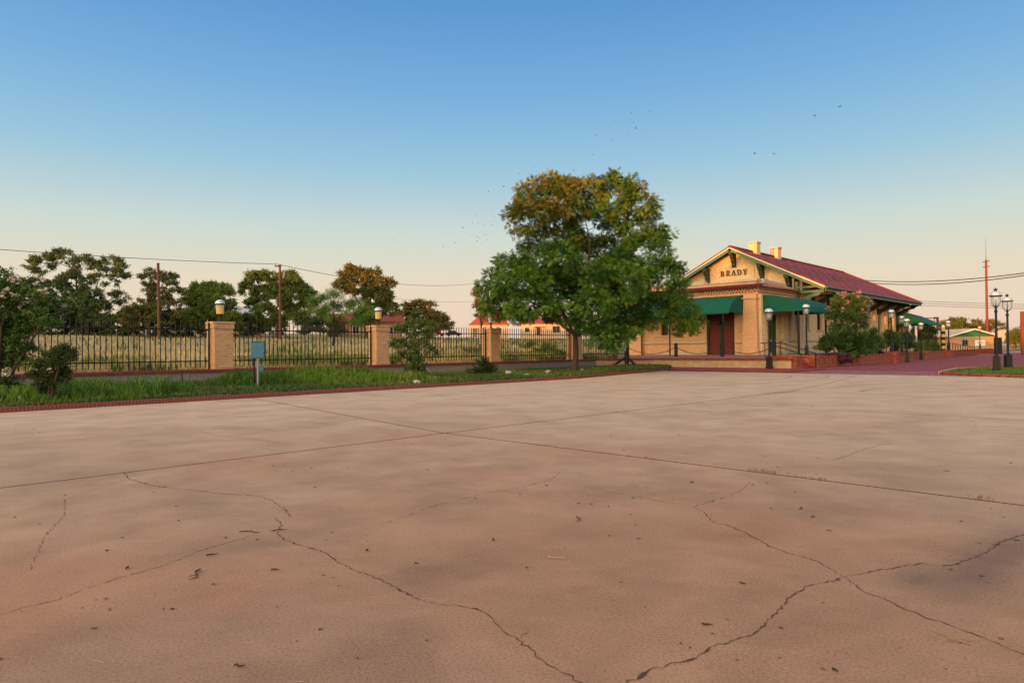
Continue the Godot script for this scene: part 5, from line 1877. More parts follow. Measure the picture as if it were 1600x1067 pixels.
# lobes: [x, y, z, rx, ry, rz, (weight)] in the tree's own metres; x runs along the picture plane at its place
func tree(called: String, label: String, at: Vector3, o: Dictionary) -> Node3D:
	rng.seed = o.seed
	var t := thing(called, label, o.get("category", "tree"), at, o.get("group", ""), o.get("turn", -0.7854))
	var lobes: Array = o.lobes
	var fork: Vector3 = o.get("fork", V(0, 2, 0))
	var r0: float = o.get("r", 0.2)
	var bark: Material = o.get("bark", M.bark)
	var starts: Array = o.get("stems", [])
	var g := G.new()
	if starts.is_empty():
		var mid := fork * 0.5 + V(rnd(-0.08, 0.08), 0, rnd(-0.08, 0.08))
		g.tube([V(0, -0.25, 0), V(0, 0.05, 0), mid, fork], [r0 * 1.5, r0 * 1.1, r0 * 0.92, r0 * 0.8], 12)
		loc("trunk", g, bark, t)
	else:
		for s in starts:
			g = G.new()
			g.tube([V(s[0] * 0.15, -0.1, s[2] * 0.15), V(s[0] * 0.5, s[1] * 0.5, s[2] * 0.5) + rdir() * 0.05, V(s[0], s[1], s[2])], [r0, r0 * 0.8, r0 * 0.55], 7)
			loc("stem", g, bark, t)
	# leading limbs, then branches from them to the lobes
	g = G.new()
	var knots := []
	if starts.is_empty():
		var leaders: Array = o.get("leaders", [])
		if leaders.is_empty():
			var order := lobes.duplicate()
			order.sort_custom(func(p, q): return p[0] < q[0])
			for f in [0.06, 0.3, 0.5, 0.72, 0.95]:
				var l: Array = order[int(f * (order.size() - 1) + 0.5)]
				var c := V(l[0], l[1] + l[4] * 0.3, l[2])
				var dd := c - fork
				leaders.append([fork, fork + dd * V(0.22, 0.36, 0.22) + rdir() * dd.length() * 0.05, fork + dd * V(0.55, 0.66, 0.55) + rdir() * dd.length() * 0.06, c])
		for ld in leaders:
			var rr := []
			for k in ld.size(): rr.append(r0 * lerpf(0.62, 0.14, float(k) / (ld.size() - 1)))
			var bend := []
			var br := []
			for k in ld.size() - 1:
				for q in 3:
					var u := q / 3.0
					bend.append((ld[k] as Vector3).lerp(ld[k + 1], u) + (rdir() * r0 * 0.35 if q else Vector3.ZERO))
					br.append(lerpf(rr[k], rr[k + 1], u))
			bend.append(ld[ld.size() - 1]); br.append(rr[rr.size() - 1])
			g.tube(bend, br, 8, false)
			for k in range(2, bend.size()): knots.append([bend[k], br[k]])
	else:
		for s in starts: knots.append([V(s[0], s[1], s[2]), r0 * 0.55])
	for l in lobes:
		var c := V(l[0], l[1], l[2])
		var best := 1e9
		var from := fork
		var rr := r0 * 0.3
		for kn in knots:
			var q: Vector3 = kn[0]
			var dist := q.distance_to(c) + maxf(0.0, q.y - c.y + 0.2) * 0.8
			if dist < best: best = dist; from = q; rr = kn[1] * 0.7
		rr = maxf(rr, r0 * 0.12)
		var dd := c - from
		var k1 := from + dd * 0.35 + V(0, dd.length() * 0.06, 0) + rdir() * dd.length() * 0.07
		var k2 := from + dd * 0.7 + rdir() * dd.length() * 0.08
		g.tube([from, k1, k2, c], [rr, rr * 0.75, rr * 0.5, rr * 0.25], 6, false)
		for k in o.get("twigs", 5):
			var e := c + rdir() * V(l[3], l[4], l[5]) * rnd(0.5, 0.95)
			var b := k2.lerp(c, rnd(0, 1))
			g.tube([b, b.lerp(e, 0.5) + rdir() * 0.1, e], [rr * 0.4, rr * 0.25, rr * 0.08], 4, false)
	loc("branches", g, bark, t)
	# foliage: small clusters through each lobe's shell, leaves about each cluster
	var xs := []
	var cs := []
	var fx := []
	var fc := []
	var size: float = o.get("size", 0.3)
	var cr: float = o.get("cluster", 0.5)
	var per: int = o.get("per", 16)
	var cols: Array = o.cols
	var droop: float = o.get("droop", 0.2)
	var mesh: String = o.get("leaf", "clump")
	for l in lobes:
		var c := V(l[0], l[1], l[2])
		var rad := V(l[3], l[4], l[5])
		var area: float = l[3] * l[4] + l[3] * l[5] + l[4] * l[5]
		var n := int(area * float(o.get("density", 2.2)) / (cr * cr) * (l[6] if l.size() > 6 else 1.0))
		for k in n:
			var d := rdir()
			if d.y < -0.55 and rng.randf() < 0.6: d.y = -d.y
			var cc := c + d * rad * lerpf(float(o.get("inner", 0.45)), 1.0, pow(rng.randf(), 0.45))
			var tone := rng.randf()
			var base: Color = (cols[0] as Color).lerp(cols[1], tone)
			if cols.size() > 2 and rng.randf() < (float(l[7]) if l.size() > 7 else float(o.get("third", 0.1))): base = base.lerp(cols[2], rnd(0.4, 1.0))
			for q in per:
				var off := rdir() * cr * pow(rng.randf(), 0.5)
				off.y *= 0.7
				var dir := (off.normalized() * 0.9 + d * 0.7 + rdir() * 0.5 + V(0, -droop, 0)).normalized()
				var x := dir.cross(rdir()).normalized()
				var s := size * rnd(0.75, 1.25)
				xs.append(Transform3D(Basis(x, dir, x.cross(dir)).scaled(V(s, s, s)), cc + off))
				var m := rnd(0.9, 1.1)
				cs.append(Color(base.r * m, base.g * m, base.b * m))
			if o.has("flowers") and d.y > -0.3 and rng.randf() < float(o.flowers):
				for q in int(o.get("flower_per", 3)):
					var s: float = o.get("flower_size", 0.12) * rnd(0.7, 1.3)
					fx.append(Transform3D(Basis.from_euler(V(rnd(0, TAU), rnd(0, TAU), 0)).scaled(V(s, s, s)), cc + d * cr * rnd(0.7, 1.1) + rdir() * s * 0.9))
					var fcol: Color = o.flower_col
					var m := rnd(0.8, 1.15)
					fc.append(Color(fcol.r * m, fcol.g * m, fcol.b * m))
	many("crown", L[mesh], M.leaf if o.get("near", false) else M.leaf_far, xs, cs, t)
	if fx.size(): many("blossoms", L.flower, M.petal, fx, fc, t)
	return t

func build_trees() -> void:
	tree("shade_tree", "big leafy green tree with orange-lit top, standing before the depot", V(28.90, 0.08, -23.30), {"seed": 401, "r": 0.17, "fork": V(0.08, 1.95, 0), "leaders": [[V(0.08, 1.95, 0), V(-0.5, 3.1, 0.2), V(-1.4, 4.7, 0.3), V(-1.6, 6.4, 0.3), V(-1.9, 7.8, 0.4)], [V(0.08, 1.95, 0), V(0.3, 3.4, -0.2), V(0.7, 5.0, 0.0), V(0.9, 6.8, 0.0), V(0.7, 8.4, 0.0)], [V(0.2, 2.7, -0.1), V(1.3, 4.2, 0.3), V(2.6, 5.4, 0.2), V(3.3, 6.6, 0.0), V(3.0, 8.3, 0)], [V(0.08, 1.95, 0), V(1.4, 2.9, -0.6), V(3.2, 3.7, -0.6), V(5.0, 3.5, -0.8)], [V(0.05, 2.1, 0), V(-1.1, 3.1, -0.4), V(-2.4, 4.0, -0.6), V(-3.7, 4.6, 0.0)]], "leaf": "sprig", "near": true, "size": 0.19, "cluster": 0.4, "per": 34, "density": 1.4, "inner": 0.5, "twigs": 6, "droop": 0.5, "category": "tree", "cols": [lin(0.022, 0.08, 0.010), lin(0.135, 0.26, 0.026), lin(0.22, 0.18, 0.028)], "third": 0.02, "lobes": [[0.25, 2.76, 1.60, 0.60, 0.32, 0.46, 1.00, 0.01], [1.13, 2.16, 1.80, 0.78, 0.50, 0.64, 1.00, 0.01], [2.02, 1.66, 1.50, 0.60, 0.42, 0.51, 1.00, 0.01], [-0.64, 2.87, 1.50, 0.60, 0.28, 0.44, 1.00, 0.01], [0.85, 3.50, 2.20, 1.24, 0.67, 0.96, 1.00, 0.01], [2.62, 2.16, 1.20, 0.67, 0.39, 0.53, 1.00, 0.01], [-3.54, 3.22, 0.40, 0.88, 0.32, 0.60, 1.00, 0.01], [-1.77, 3.15, -0.50, 0.74, 0.28, 0.51, 1.00, 0.01], [-4.46, 3.29, 0.80, 0.39, 0.28, 0.34, 1.00, 0.01], [7.11, 2.44, -0.80, 0.46, 0.28, 0.37, 1.00, 0.01], [6.30, 2.30, -0.60, 0.46, 0.28, 0.37, 1.00, 0.01], [-1.42, 10.40, 0.20, 0.60, 0.46, 0.53, 1.00, 0.80], [2.48, 10.51, 0.10, 0.60, 0.46, 0.53, 1.00, 0.40], [3.25, 10.29, 0.40, 0.53, 0.39, 0.46, 1.00, 0.30], [-1.70, 9.16, 0.60, 1.87, 1.38, 1.63, 1.00, 0.85], [-0.46, 9.83, -0.50, 1.42, 0.96, 1.19, 1.00, 0.80], [-2.58, 8.35, 1.00, 1.24, 0.88, 1.06, 1.00, 0.80], [0.60, 9.52, 0.80, 1.31, 1.03, 1.17, 1.00, 0.50], [2.37, 9.87, 0.00, 1.24, 0.96, 1.10, 1.00, 0.40], [3.08, 8.88, 0.90, 1.42, 1.10, 1.26, 1.00, 0.25], [4.03, 8.10, -0.80, 1.24, 0.88, 1.06, 1.00, 0.01], [4.74, 7.39, 0.30, 0.81, 0.53, 0.67, 1.00, 0.01], [1.49, 8.24, -1.60, 1.59, 1.10, 1.34, 1.00, 0.20], [-0.99, 7.39, -1.20, 1.95, 1.10, 1.52, 1.00, 0.35], [1.84, 6.47, -2.00, 2.02, 1.24, 1.63, 1.00, 0.01], [3.79, 6.40, 1.00, 1.42, 1.10, 1.26, 1.00, 0.01], [-3.18, 5.34, 0.30, 1.59, 1.10, 1.34, 1.00, 0.01], [-4.39, 4.63, 1.00, 0.81, 0.88, 0.85, 1.00, 0.01], [-1.87, 5.34, -1.50, 1.87, 1.17, 1.52, 1.00, 0.01], [-3.75, 3.79, -0.60, 1.17, 0.74, 0.96, 1.00, 0.01], [-2.33, 3.64, 1.60, 1.52, 0.74, 1.13, 1.00, 0.01], [-0.50, 4.56, -2.00, 1.59, 1.17, 1.38, 1.00, 0.01], [1.13, 4.63, -1.90, 1.95, 1.24, 1.59, 1.00, 0.01], [3.08, 4.70, -1.20, 1.59, 1.17, 1.38, 1.00, 0.01], [4.67, 5.06, 0.80, 1.24, 1.03, 1.13, 1.00, 0.01], [5.45, 5.52, 0.00, 0.60, 0.60, 0.60, 1.00, 0.01], [-1.34, 5.87, 1.80, 1.59, 0.88, 1.24, 1.00, 0.01], [1.66, 3.08, -2.10, 1.42, 0.88, 1.15, 1.00, 0.01], [3.25, 3.22, -1.60, 1.42, 0.81, 1.11, 1.00, 0.01], [4.85, 3.57, -0.80, 1.24, 0.74, 0.99, 1.00, 0.01], [3.89, 2.58, -1.40, 1.03, 0.46, 0.74, 1.00, 0.01], [5.94, 3.29, -0.50, 1.03, 0.67, 0.85, 1.00, 0.01], [6.79, 2.65, -0.90, 0.67, 0.46, 0.57, 1.00, 0.01], [2.02, 2.30, -1.80, 0.88, 0.32, 0.60, 1.00, 0.01], [-1.06, 3.36, -0.50, 1.03, 0.46, 0.74, 1.00, 0.01], [5.73, 4.28, 1.00, 0.81, 0.53, 0.67, 1.00, 0.01], [2.19, 4.99, 1.90, 1.95, 1.24, 1.59, 1.00, 0.01], [-4.70, 3.64, 0.80, 0.39, 0.46, 0.42, 1.00, 0.01], [-2.94, 4.63, 2.00, 1.42, 0.88, 1.15, 1.00, 0.01]]})  # low sun on the upper left lobes is put into their gold leaf colour
	tree("oak_tree", "old spreading tree with dark twisted limbs, tallest at the far left", V(24.06, 3.60, -101.49), {"seed": 411, "r": 0.3, "fork": V(0, 2.4, 0), "leaf": "clump", "size": 0.3696, "cluster": 0.5104, "per": 15, "density": 1.15, "group": "trees beyond the dry field", "cols": [lin(0.045, 0.085, 0.028), lin(0.125, 0.19, 0.055)], "bark": M.timber, "twigs": 9, "lobes": [[-5.45, 9.21, 0.56, 2.18, 1.41, 1.43], [-3.08, 10.40, 0.63, 1.92, 1.02, 1.18], [-0.24, 9.57, 0.13, 1.79, 1.18, 1.19], [2.84, 9.21, -0.28, 2.18, 1.33, 1.40], [4.15, 7.55, -0.29, 1.41, 1.07, 0.99], [-2.37, 7.91, -0.49, 1.54, 0.87, 0.96], [1.54, 7.55, -0.24, 1.41, 0.92, 0.93], [-4.03, 6.13, 0.28, 2.18, 1.43, 1.44], [-6.28, 6.84, 0.51, 1.41, 0.92, 0.93], [-1.18, 4.83, 0.21, 1.79, 1.41, 1.28], [-5.45, 4.71, -0.31, 2.18, 1.59, 1.50], [-3.32, 3.29, -0.11, 1.79, 1.54, 1.33], [0.00, 3.76, 0.13, 2.18, 1.69, 1.55], [1.90, 3.53, 0.57, 1.54, 1.28, 1.13], [-1.42, 6.84, 0.80, 2.05, 1.54, 1.43], [0.95, 4.95, 0.36, 1.79, 1.28, 1.23], [3.79, 4.95, -0.42, 1.54, 1.02, 1.02], [-4.27, 4.00, 0.26, 2.30, 1.54, 1.54], [1.90, 2.10, 0.35, 1.79, 1.28, 1.23], [-1.90, 1.87, -1.04, 2.30, 1.28, 1.43]]})
	tree("leaning_tree", "brownish tree with a leaning trunk behind the bare pole", V(29.08, 3.26, -93.46), {"seed": 412, "r": 0.28, "fork": V(0, 2.4, 0), "leaf": "clump", "size": 0.36119999999999997, "cluster": 0.49879999999999997, "per": 15, "density": 1.0, "group": "trees beyond the dry field", "cols": [lin(0.06, 0.08, 0.02), lin(0.15, 0.16, 0.045), lin(0.24, 0.15, 0.05)], "third": 0.15, "bark": M.timber, "twigs": 14, "lobes": [[0.58, 7.79, 0.56, 1.55, 1.02, 1.03], [2.20, 7.56, -0.34, 1.55, 1.07, 1.05], [3.24, 6.33, 0.27, 1.27, 1.07, 0.94], [-0.23, 6.45, -0.23, 1.27, 1.02, 0.92], [1.74, 5.52, 0.72, 1.70, 1.13, 1.13], [-0.81, 3.44, 0.40, 2.40, 1.70, 1.64], [-2.43, 2.74, -0.84, 1.98, 1.41, 1.36], [3.13, 3.44, 0.98, 1.98, 1.98, 1.58], [0.35, 1.82, -0.44, 1.70, 1.41, 1.24]]})
	tree("round_tree", "bright green round tree right behind the first pillar lantern", V(36.82, 3.29, -94.10), {"seed": 413, "r": 0.28, "fork": V(0, 2.4, 0), "leaf": "clump", "size": 0.38639999999999997, "cluster": 0.5336, "per": 15, "density": 2.1, "group": "trees beyond the dry field", "cols": [lin(0.07, 0.13, 0.018), lin(0.17, 0.24, 0.04)], "lobes": [[-1.41, 6.47, -0.19, 1.45, 1.16, 1.04], [-0.02, 6.87, -0.67, 1.40, 0.97, 0.95], [1.76, 6.47, -0.52, 1.40, 1.11, 1.01], [2.75, 6.47, 0.39, 0.87, 0.68, 0.62], [-1.01, 4.89, 0.28, 1.69, 1.35, 1.22], [0.97, 4.89, 0.83, 1.69, 1.35, 1.22], [2.75, 4.29, -0.54, 1.40, 1.11, 1.01], [-2.80, 5.48, -0.62, 1.45, 1.21, 1.06], [-0.22, 2.71, 0.79, 3.14, 1.45, 1.84], [3.15, 2.51, 0.63, 1.57, 1.11, 1.07]]})
	tree("pole_tree", "broad green tree directly behind the pole with crossarm", V(45.28, 3.16, -91.14), {"seed": 414, "r": 0.28, "fork": V(0, 2.4, 0), "leaf": "clump", "size": 0.4032, "cluster": 0.5568, "per": 15, "density": 2.1, "group": "trees beyond the dry field", "cols": [lin(0.06, 0.11, 0.02), lin(0.14, 0.20, 0.04)], "lobes": [[-3.24, 8.74, 0.19, 1.16, 1.06, 0.89], [-1.80, 9.05, -0.31, 1.41, 0.96, 0.95], [-0.04, 8.33, -0.27, 1.41, 1.16, 1.03], [1.92, 8.64, 0.09, 1.41, 1.06, 0.99], [3.16, 7.92, 0.52, 1.16, 0.91, 0.83], [4.51, 6.88, 0.23, 1.16, 0.91, 0.83], [-4.07, 7.30, 0.38, 1.31, 0.96, 0.91], [-2.21, 6.68, -0.72, 1.51, 1.26, 1.11], [0.27, 6.26, -0.21, 2.02, 1.51, 1.41], [2.34, 6.26, -0.06, 2.02, 1.51, 1.41], [4.09, 5.02, -0.63, 1.39, 1.16, 1.02], [-3.24, 5.02, -0.24, 1.39, 1.16, 1.02], [-1.38, 3.78, 0.23, 1.51, 1.26, 1.11], [1.10, 3.78, -0.83, 2.02, 1.46, 1.39], [3.47, 2.95, 0.68, 1.64, 1.16, 1.12], [-0.35, 2.33, -0.64, 2.02, 0.91, 1.17]]})
	tree("mesquite_tree", "feathery light green mesquite with forked dark trunk in the field", V(33.94, 1.69, -56.91), {"seed": 415, "r": 0.16, "fork": V(0.1, 1.0, 0), "leaf": "feather", "size": 0.4, "cluster": 0.55, "per": 15, "density": 1.1, "group": "trees beyond the dry field", "cols": [lin(0.07, 0.15, 0.02), lin(0.16, 0.26, 0.05)], "bark": M.timber, "lobes": [[-2.04, 4.17, -0.31, 0.77, 0.61, 0.55], [-1.15, 4.31, -0.34, 0.98, 0.77, 0.70], [-0.32, 5.00, -0.06, 0.77, 0.61, 0.55], [0.51, 4.86, 0.28, 0.67, 0.47, 0.46], [-0.25, 3.48, 0.05, 1.26, 0.98, 0.89], [0.99, 3.62, -0.23, 0.98, 0.77, 0.70], [2.37, 3.89, -0.29, 1.26, 0.94, 0.88], [3.06, 3.20, -0.03, 0.94, 0.77, 0.69], [1.95, 2.79, 0.44, 1.11, 0.67, 0.71], [-1.42, 3.20, -0.03, 0.98, 0.77, 0.70], [0.44, 2.79, 0.35, 0.94, 0.50, 0.58]]})
	tree("gold_top_tree", "tall tree with gold-lit top standing behind the mesquite", V(63.28, 3.35, -95.56), {"seed": 416, "r": 0.28, "fork": V(0, 2.4, 0), "leaf": "clump", "size": 0.4704, "cluster": 0.6496, "per": 15, "density": 1.8, "group": "trees beyond the dry field", "cols": [lin(0.06, 0.085, 0.02), lin(0.14, 0.17, 0.04), lin(0.28, 0.17, 0.045)], "third": 0.18, "lobes": [[-2.16, 11.38, 0.19, 1.47, 1.12, 1.04], [-3.60, 10.18, 0.21, 1.47, 1.18, 1.06], [-0.71, 10.66, 0.30, 1.71, 1.29, 1.20], [1.22, 10.90, -0.04, 1.47, 1.12, 1.04], [-4.09, 8.73, -0.06, 1.47, 1.18, 1.06], [-2.16, 8.73, -0.05, 1.77, 1.47, 1.29], [0.25, 8.73, 0.46, 1.77, 1.47, 1.29], [2.18, 8.97, 0.38, 1.47, 1.41, 1.15], [3.68, 9.21, -0.13, 1.24, 1.12, 0.94], [1.22, 6.80, -0.42, 2.06, 1.71, 1.51], [3.15, 7.04, -0.12, 1.71, 1.41, 1.25], [3.68, 5.35, -0.68, 1.47, 1.41, 1.15], [1.94, 4.63, -0.72, 1.77, 1.47, 1.29], [4.60, 4.87, -0.19, 1.06, 1.06, 0.85], [-0.23, 3.67, -0.13, 1.77, 1.77, 1.41]]})
	tree("small_gold_tree", "smaller gold-lit tree behind the pink flowering bush", V(81.78, 3.64, -102.35), {"seed": 417, "r": 0.28, "fork": V(0, 2.4, 0), "leaf": "clump", "size": 0.5459999999999999, "cluster": 0.754, "per": 15, "density": 1.8, "group": "trees beyond the dry field", "cols": [lin(0.08, 0.09, 0.02), lin(0.17, 0.16, 0.04), lin(0.30, 0.17, 0.05)], "third": 0.2, "lobes": [[-1.77, 6.82, -0.38, 1.37, 0.94, 0.92], [-3.64, 5.89, 0.28, 1.65, 1.08, 1.09], [0.09, 6.36, -0.18, 1.37, 0.94, 0.92], [-4.57, 4.26, 0.81, 1.99, 1.37, 1.34], [-2.24, 4.49, -0.78, 1.65, 1.37, 1.21], [-0.37, 4.49, 0.07, 1.65, 1.37, 1.21], [1.49, 3.79, -0.21, 1.99, 1.37, 1.34], [2.89, 3.09, -0.12, 1.65, 1.31, 1.18], [1.03, 2.39, 0.30, 2.28, 1.31, 1.43], [3.94, 2.39, 0.07, 1.02, 1.02, 0.82], [-3.41, 2.62, 0.98, 2.28, 1.42, 1.48]]})
	tree("brown_tree", "small brownish tree peeking left of the big tree's crown", V(102.76, 3.95, -109.43), {"seed": 418, "r": 0.28, "fork": V(0, 2.4, 0), "leaf": "clump", "size": 0.63, "cluster": 0.8699999999999999, "per": 15, "density": 0.8, "group": "trees beyond the dry field", "cols": [lin(0.12, 0.09, 0.03), lin(0.22, 0.14, 0.05)], "lobes": [[-0.57, 9.59, -0.69, 1.58, 2.10, 1.47], [0.00, 7.73, 0.33, 1.93, 1.75, 1.47], [1.15, 5.57, 0.53, 2.45, 2.45, 1.96]]})
	tree("far_tree", "dark green tree left behind the far green gabled house", V(266.75, 1.32, -48.33), {"seed": 421, "r": 0.28, "fork": V(0, 2.4, 0), "leaf": "clump", "size": 0.945, "cluster": 1.305, "per": 15, "density": 0.9, "group": "trees behind the far house", "cols": [lin(0.05, 0.085, 0.018), lin(0.13, 0.18, 0.04)], "lobes": [[-2.58, 6.12, -1.29, 4.20, 3.15, 2.94], [-4.31, 7.63, 1.27, 3.15, 2.10, 2.10], [-0.86, 7.63, 1.46, 3.15, 2.10, 2.10], [0.65, 5.26, -1.26, 3.68, 2.63, 2.52], [-6.89, 3.96, 1.04, 3.68, 3.15, 2.73], [-11.20, 4.39, 0.57, 3.68, 3.15, 2.73]]})
	tree("far_tree", "low spreading tree behind the ridge of the green gabled house", V(284.56, 1.15, -44.34), {"seed": 422, "r": 0.28, "fork": V(0, 2.4, 0), "leaf": "clump", "size": 0.987, "cluster": 1.363, "per": 15, "density": 0.8, "group": "trees behind the far house", "cols": [lin(0.09, 0.085, 0.025), lin(0.19, 0.15, 0.045)], "lobes": [[-4.50, 6.48, 1.49, 3.29, 1.92, 2.09], [-1.12, 7.38, -1.29, 3.29, 1.65, 1.98], [2.70, 7.60, 0.36, 2.74, 1.65, 1.76], [4.95, 6.48, -1.09, 2.74, 1.92, 1.87], [1.12, 5.58, -0.19, 6.04, 2.20, 3.29]]})
	tree("far_tree", "green bushy tree right of the two island lamps at the horizon", V(248.59, 0.58, -31.16), {"seed": 423, "r": 0.28, "fork": V(0, 2.4, 0), "leaf": "clump", "size": 0.84, "cluster": 1.16, "per": 15, "density": 0.9, "group": "trees behind the far house", "cols": [lin(0.07, 0.10, 0.02), lin(0.17, 0.19, 0.04)], "lobes": [[-1.53, 3.73, 1.08, 2.80, 1.87, 1.87], [0.77, 3.35, -1.02, 2.80, 2.34, 2.06], [-2.49, 2.20, 0.58, 2.34, 1.87, 1.68], [3.26, 2.97, 0.55, 3.27, 2.80, 2.43], [0.38, 1.44, 1.79, 4.67, 1.40, 2.43]]})
	tree("thicket", "dark thicket at the far left edge of the dry field", V(16.72, 3.74, -104.74), {"seed": 431, "r": 0.1, "fork": V(0, 0.6, 0), "leaf": "clump", "size": 0.357, "cluster": 0.493, "per": 15, "density": 1.2, "group": "thickets round the field", "twigs": 2, "cols": [lin(0.035, 0.07, 0.014), lin(0.10, 0.15, 0.03)], "category": "thicket", "lobes": [[-2.69, 1.14, -0.35, 2.98, 2.45, 2.17], [2.69, 1.06, -0.80, 2.98, 2.32, 2.12], [0.00, 1.63, -0.99, 2.98, 2.84, 2.33]]})
	tree("thicket", "dark thicket under the old spreading tree", V(26.08, 3.76, -105.16), {"seed": 432, "r": 0.1, "fork": V(0, 0.6, 0), "leaf": "clump", "size": 0.38639999999999997, "cluster": 0.5336, "per": 15, "density": 1.2, "group": "thickets round the field", "twigs": 2, "cols": [lin(0.035, 0.07, 0.014), lin(0.10, 0.15, 0.03)], "category": "thicket", "lobes": [[-2.42, 0.96, 0.76, 2.69, 2.04, 1.89], [2.42, 0.87, 0.17, 2.69, 1.93, 1.85], [0.00, 1.49, 1.30, 2.69, 2.36, 2.02]]})
	tree("thicket", "dark thicket under the leaning tree", V(30.02, 3.46, -98.24), {"seed": 433, "r": 0.1, "fork": V(0, 0.6, 0), "leaf": "clump", "size": 0.378, "cluster": 0.522, "per": 15, "density": 1.2, "group": "thickets round the field", "twigs": 2, "cols": [lin(0.035, 0.07, 0.014), lin(0.10, 0.15, 0.03)], "category": "thicket", "lobes": [[-2.37, 1.46, 1.12, 2.63, 2.20, 1.93], [2.37, 1.38, 0.04, 2.63, 2.08, 1.88], [0.00, 1.98, 0.58, 2.63, 2.54, 2.07]]})
	tree("thicket", "dark thicket behind the first lantern pillar", V(36.82, 3.53, -99.84), {"seed": 434, "r": 0.1, "fork": V(0, 0.6, 0), "leaf": "clump", "size": 0.4032, "cluster": 0.5568, "per": 15, "density": 1.2, "group": "thickets round the field", "twigs": 2, "cols": [lin(0.035, 0.07, 0.014), lin(0.10, 0.15, 0.03)], "category": "thicket", "lobes": [[-2.27, 1.58, -0.57, 2.52, 2.34, 1.95], [2.27, 1.49, -0.94, 2.52, 2.22, 1.90], [0.00, 2.13, 0.17, 2.52, 2.71, 2.09]]})
	tree("thicket", "low dark thicket left of the pole with crossarm", V(46.48, 3.60, -101.38), {"seed": 435, "r": 0.1, "fork": V(0, 0.6, 0), "leaf": "clump", "size": 0.43679999999999997, "cluster": 0.6032, "per": 15, "density": 1.2, "group": "thickets round the field", "twigs": 2, "cols": [lin(0.035, 0.07, 0.014), lin(0.10, 0.15, 0.03)], "category": "thicket", "lobes": [[-2.19, 1.34, -0.60, 2.43, 1.62, 1.62], [2.19, 1.24, -1.20, 2.43, 1.53, 1.58], [0.00, 1.94, 0.19, 2.43, 1.87, 1.72]]})
	tree("thicket", "low thicket behind the tan house", V(61.00, 3.82, -106.52), {"seed": 436, "r": 0.1, "fork": V(0, 0.6, 0), "leaf": "clump", "size": 0.4956, "cluster": 0.6843999999999999, "per": 15, "density": 1.2, "group": "thickets round the field", "twigs": 2, "cols": [lin(0.035, 0.07, 0.014), lin(0.10, 0.15, 0.03)], "category": "thicket", "lobes": [[-2.24, 1.73, -0.99, 2.48, 1.57, 1.62], [2.24, 1.62, 0.89, 2.48, 1.49, 1.59], [0.00, 2.41, -0.62, 2.48, 1.82, 1.72]]})
	tree("thicket", "green thicket behind the fence right of the tree trunk", V(49.44, 0.75, -35.23), {"seed": 437, "r": 0.1, "fork": V(0, 0.6, 0), "leaf": "clump", "size": 0.252, "cluster": 0.348, "per": 15, "density": 1.2, "group": "thickets round the field", "twigs": 2, "cols": [lin(0.035, 0.07, 0.014), lin(0.10, 0.15, 0.03)], "category": "thicket", "lobes": [[-0.95, 1.69, 0.44, 1.05, 1.07, 0.85], [0.95, 1.63, -0.47, 1.05, 1.01, 0.82], [0.00, 2.03, -0.18, 1.05, 1.23, 0.91]]})

var patch := FastNoiseLite.new()

func scatter_grass(called: String, label: String, msh: Mesh, pts: Array, h0: float, h1: float, cols: Array, wide: float, category := "grass") -> void:
	var xs := []
	var cs := []
	for p in pts:
		var h: float = rnd(h0, h1) * (p[1] if p is Array else 1.0)
		var at: Vector3 = p[0] if p is Array else p
		var b := Basis(Vector3.UP, rnd(0, TAU)).scaled(V(h * wide * rnd(0.8, 1.3), h, h * wide * rnd(0.8, 1.3)))
		xs.append(Transform3D(b, at))
		var c: Color = (cols[0] as Color).lerp(cols[1], clampf(0.5 + patch.get_noise_2d(at.x, at.z) * 1.7 + rnd(-0.3, 0.3), 0.0, 1.0))
		if cols.size() > 2 and rng.randf() < clampf(0.15 + patch.get_noise_2d(at.x * 0.6 + 70.0, at.z * 0.6) * 0.8, 0.0, 0.7): c = cols[2]
		var m := rnd(0.8, 1.2)
		cs.append(Color(c.r * m, c.g * m, c.b * m))
	var o := many(called, msh, M.grass, xs, cs)
	o.set_meta("label", label)
	o.set_meta("category", category)

func strip_height(x: float) -> float:
	# rank by the left bush and left of the pink bush, lower between and to the right
	var h := 0.85
	h *= 1.0 - 0.4 * smoothstep(6.2, 7.4, x) * (1.0 - smoothstep(10.0, 11.5, x))
	return h * lerpf(1.0, 0.36, smoothstep(15.8, 18.0, x))

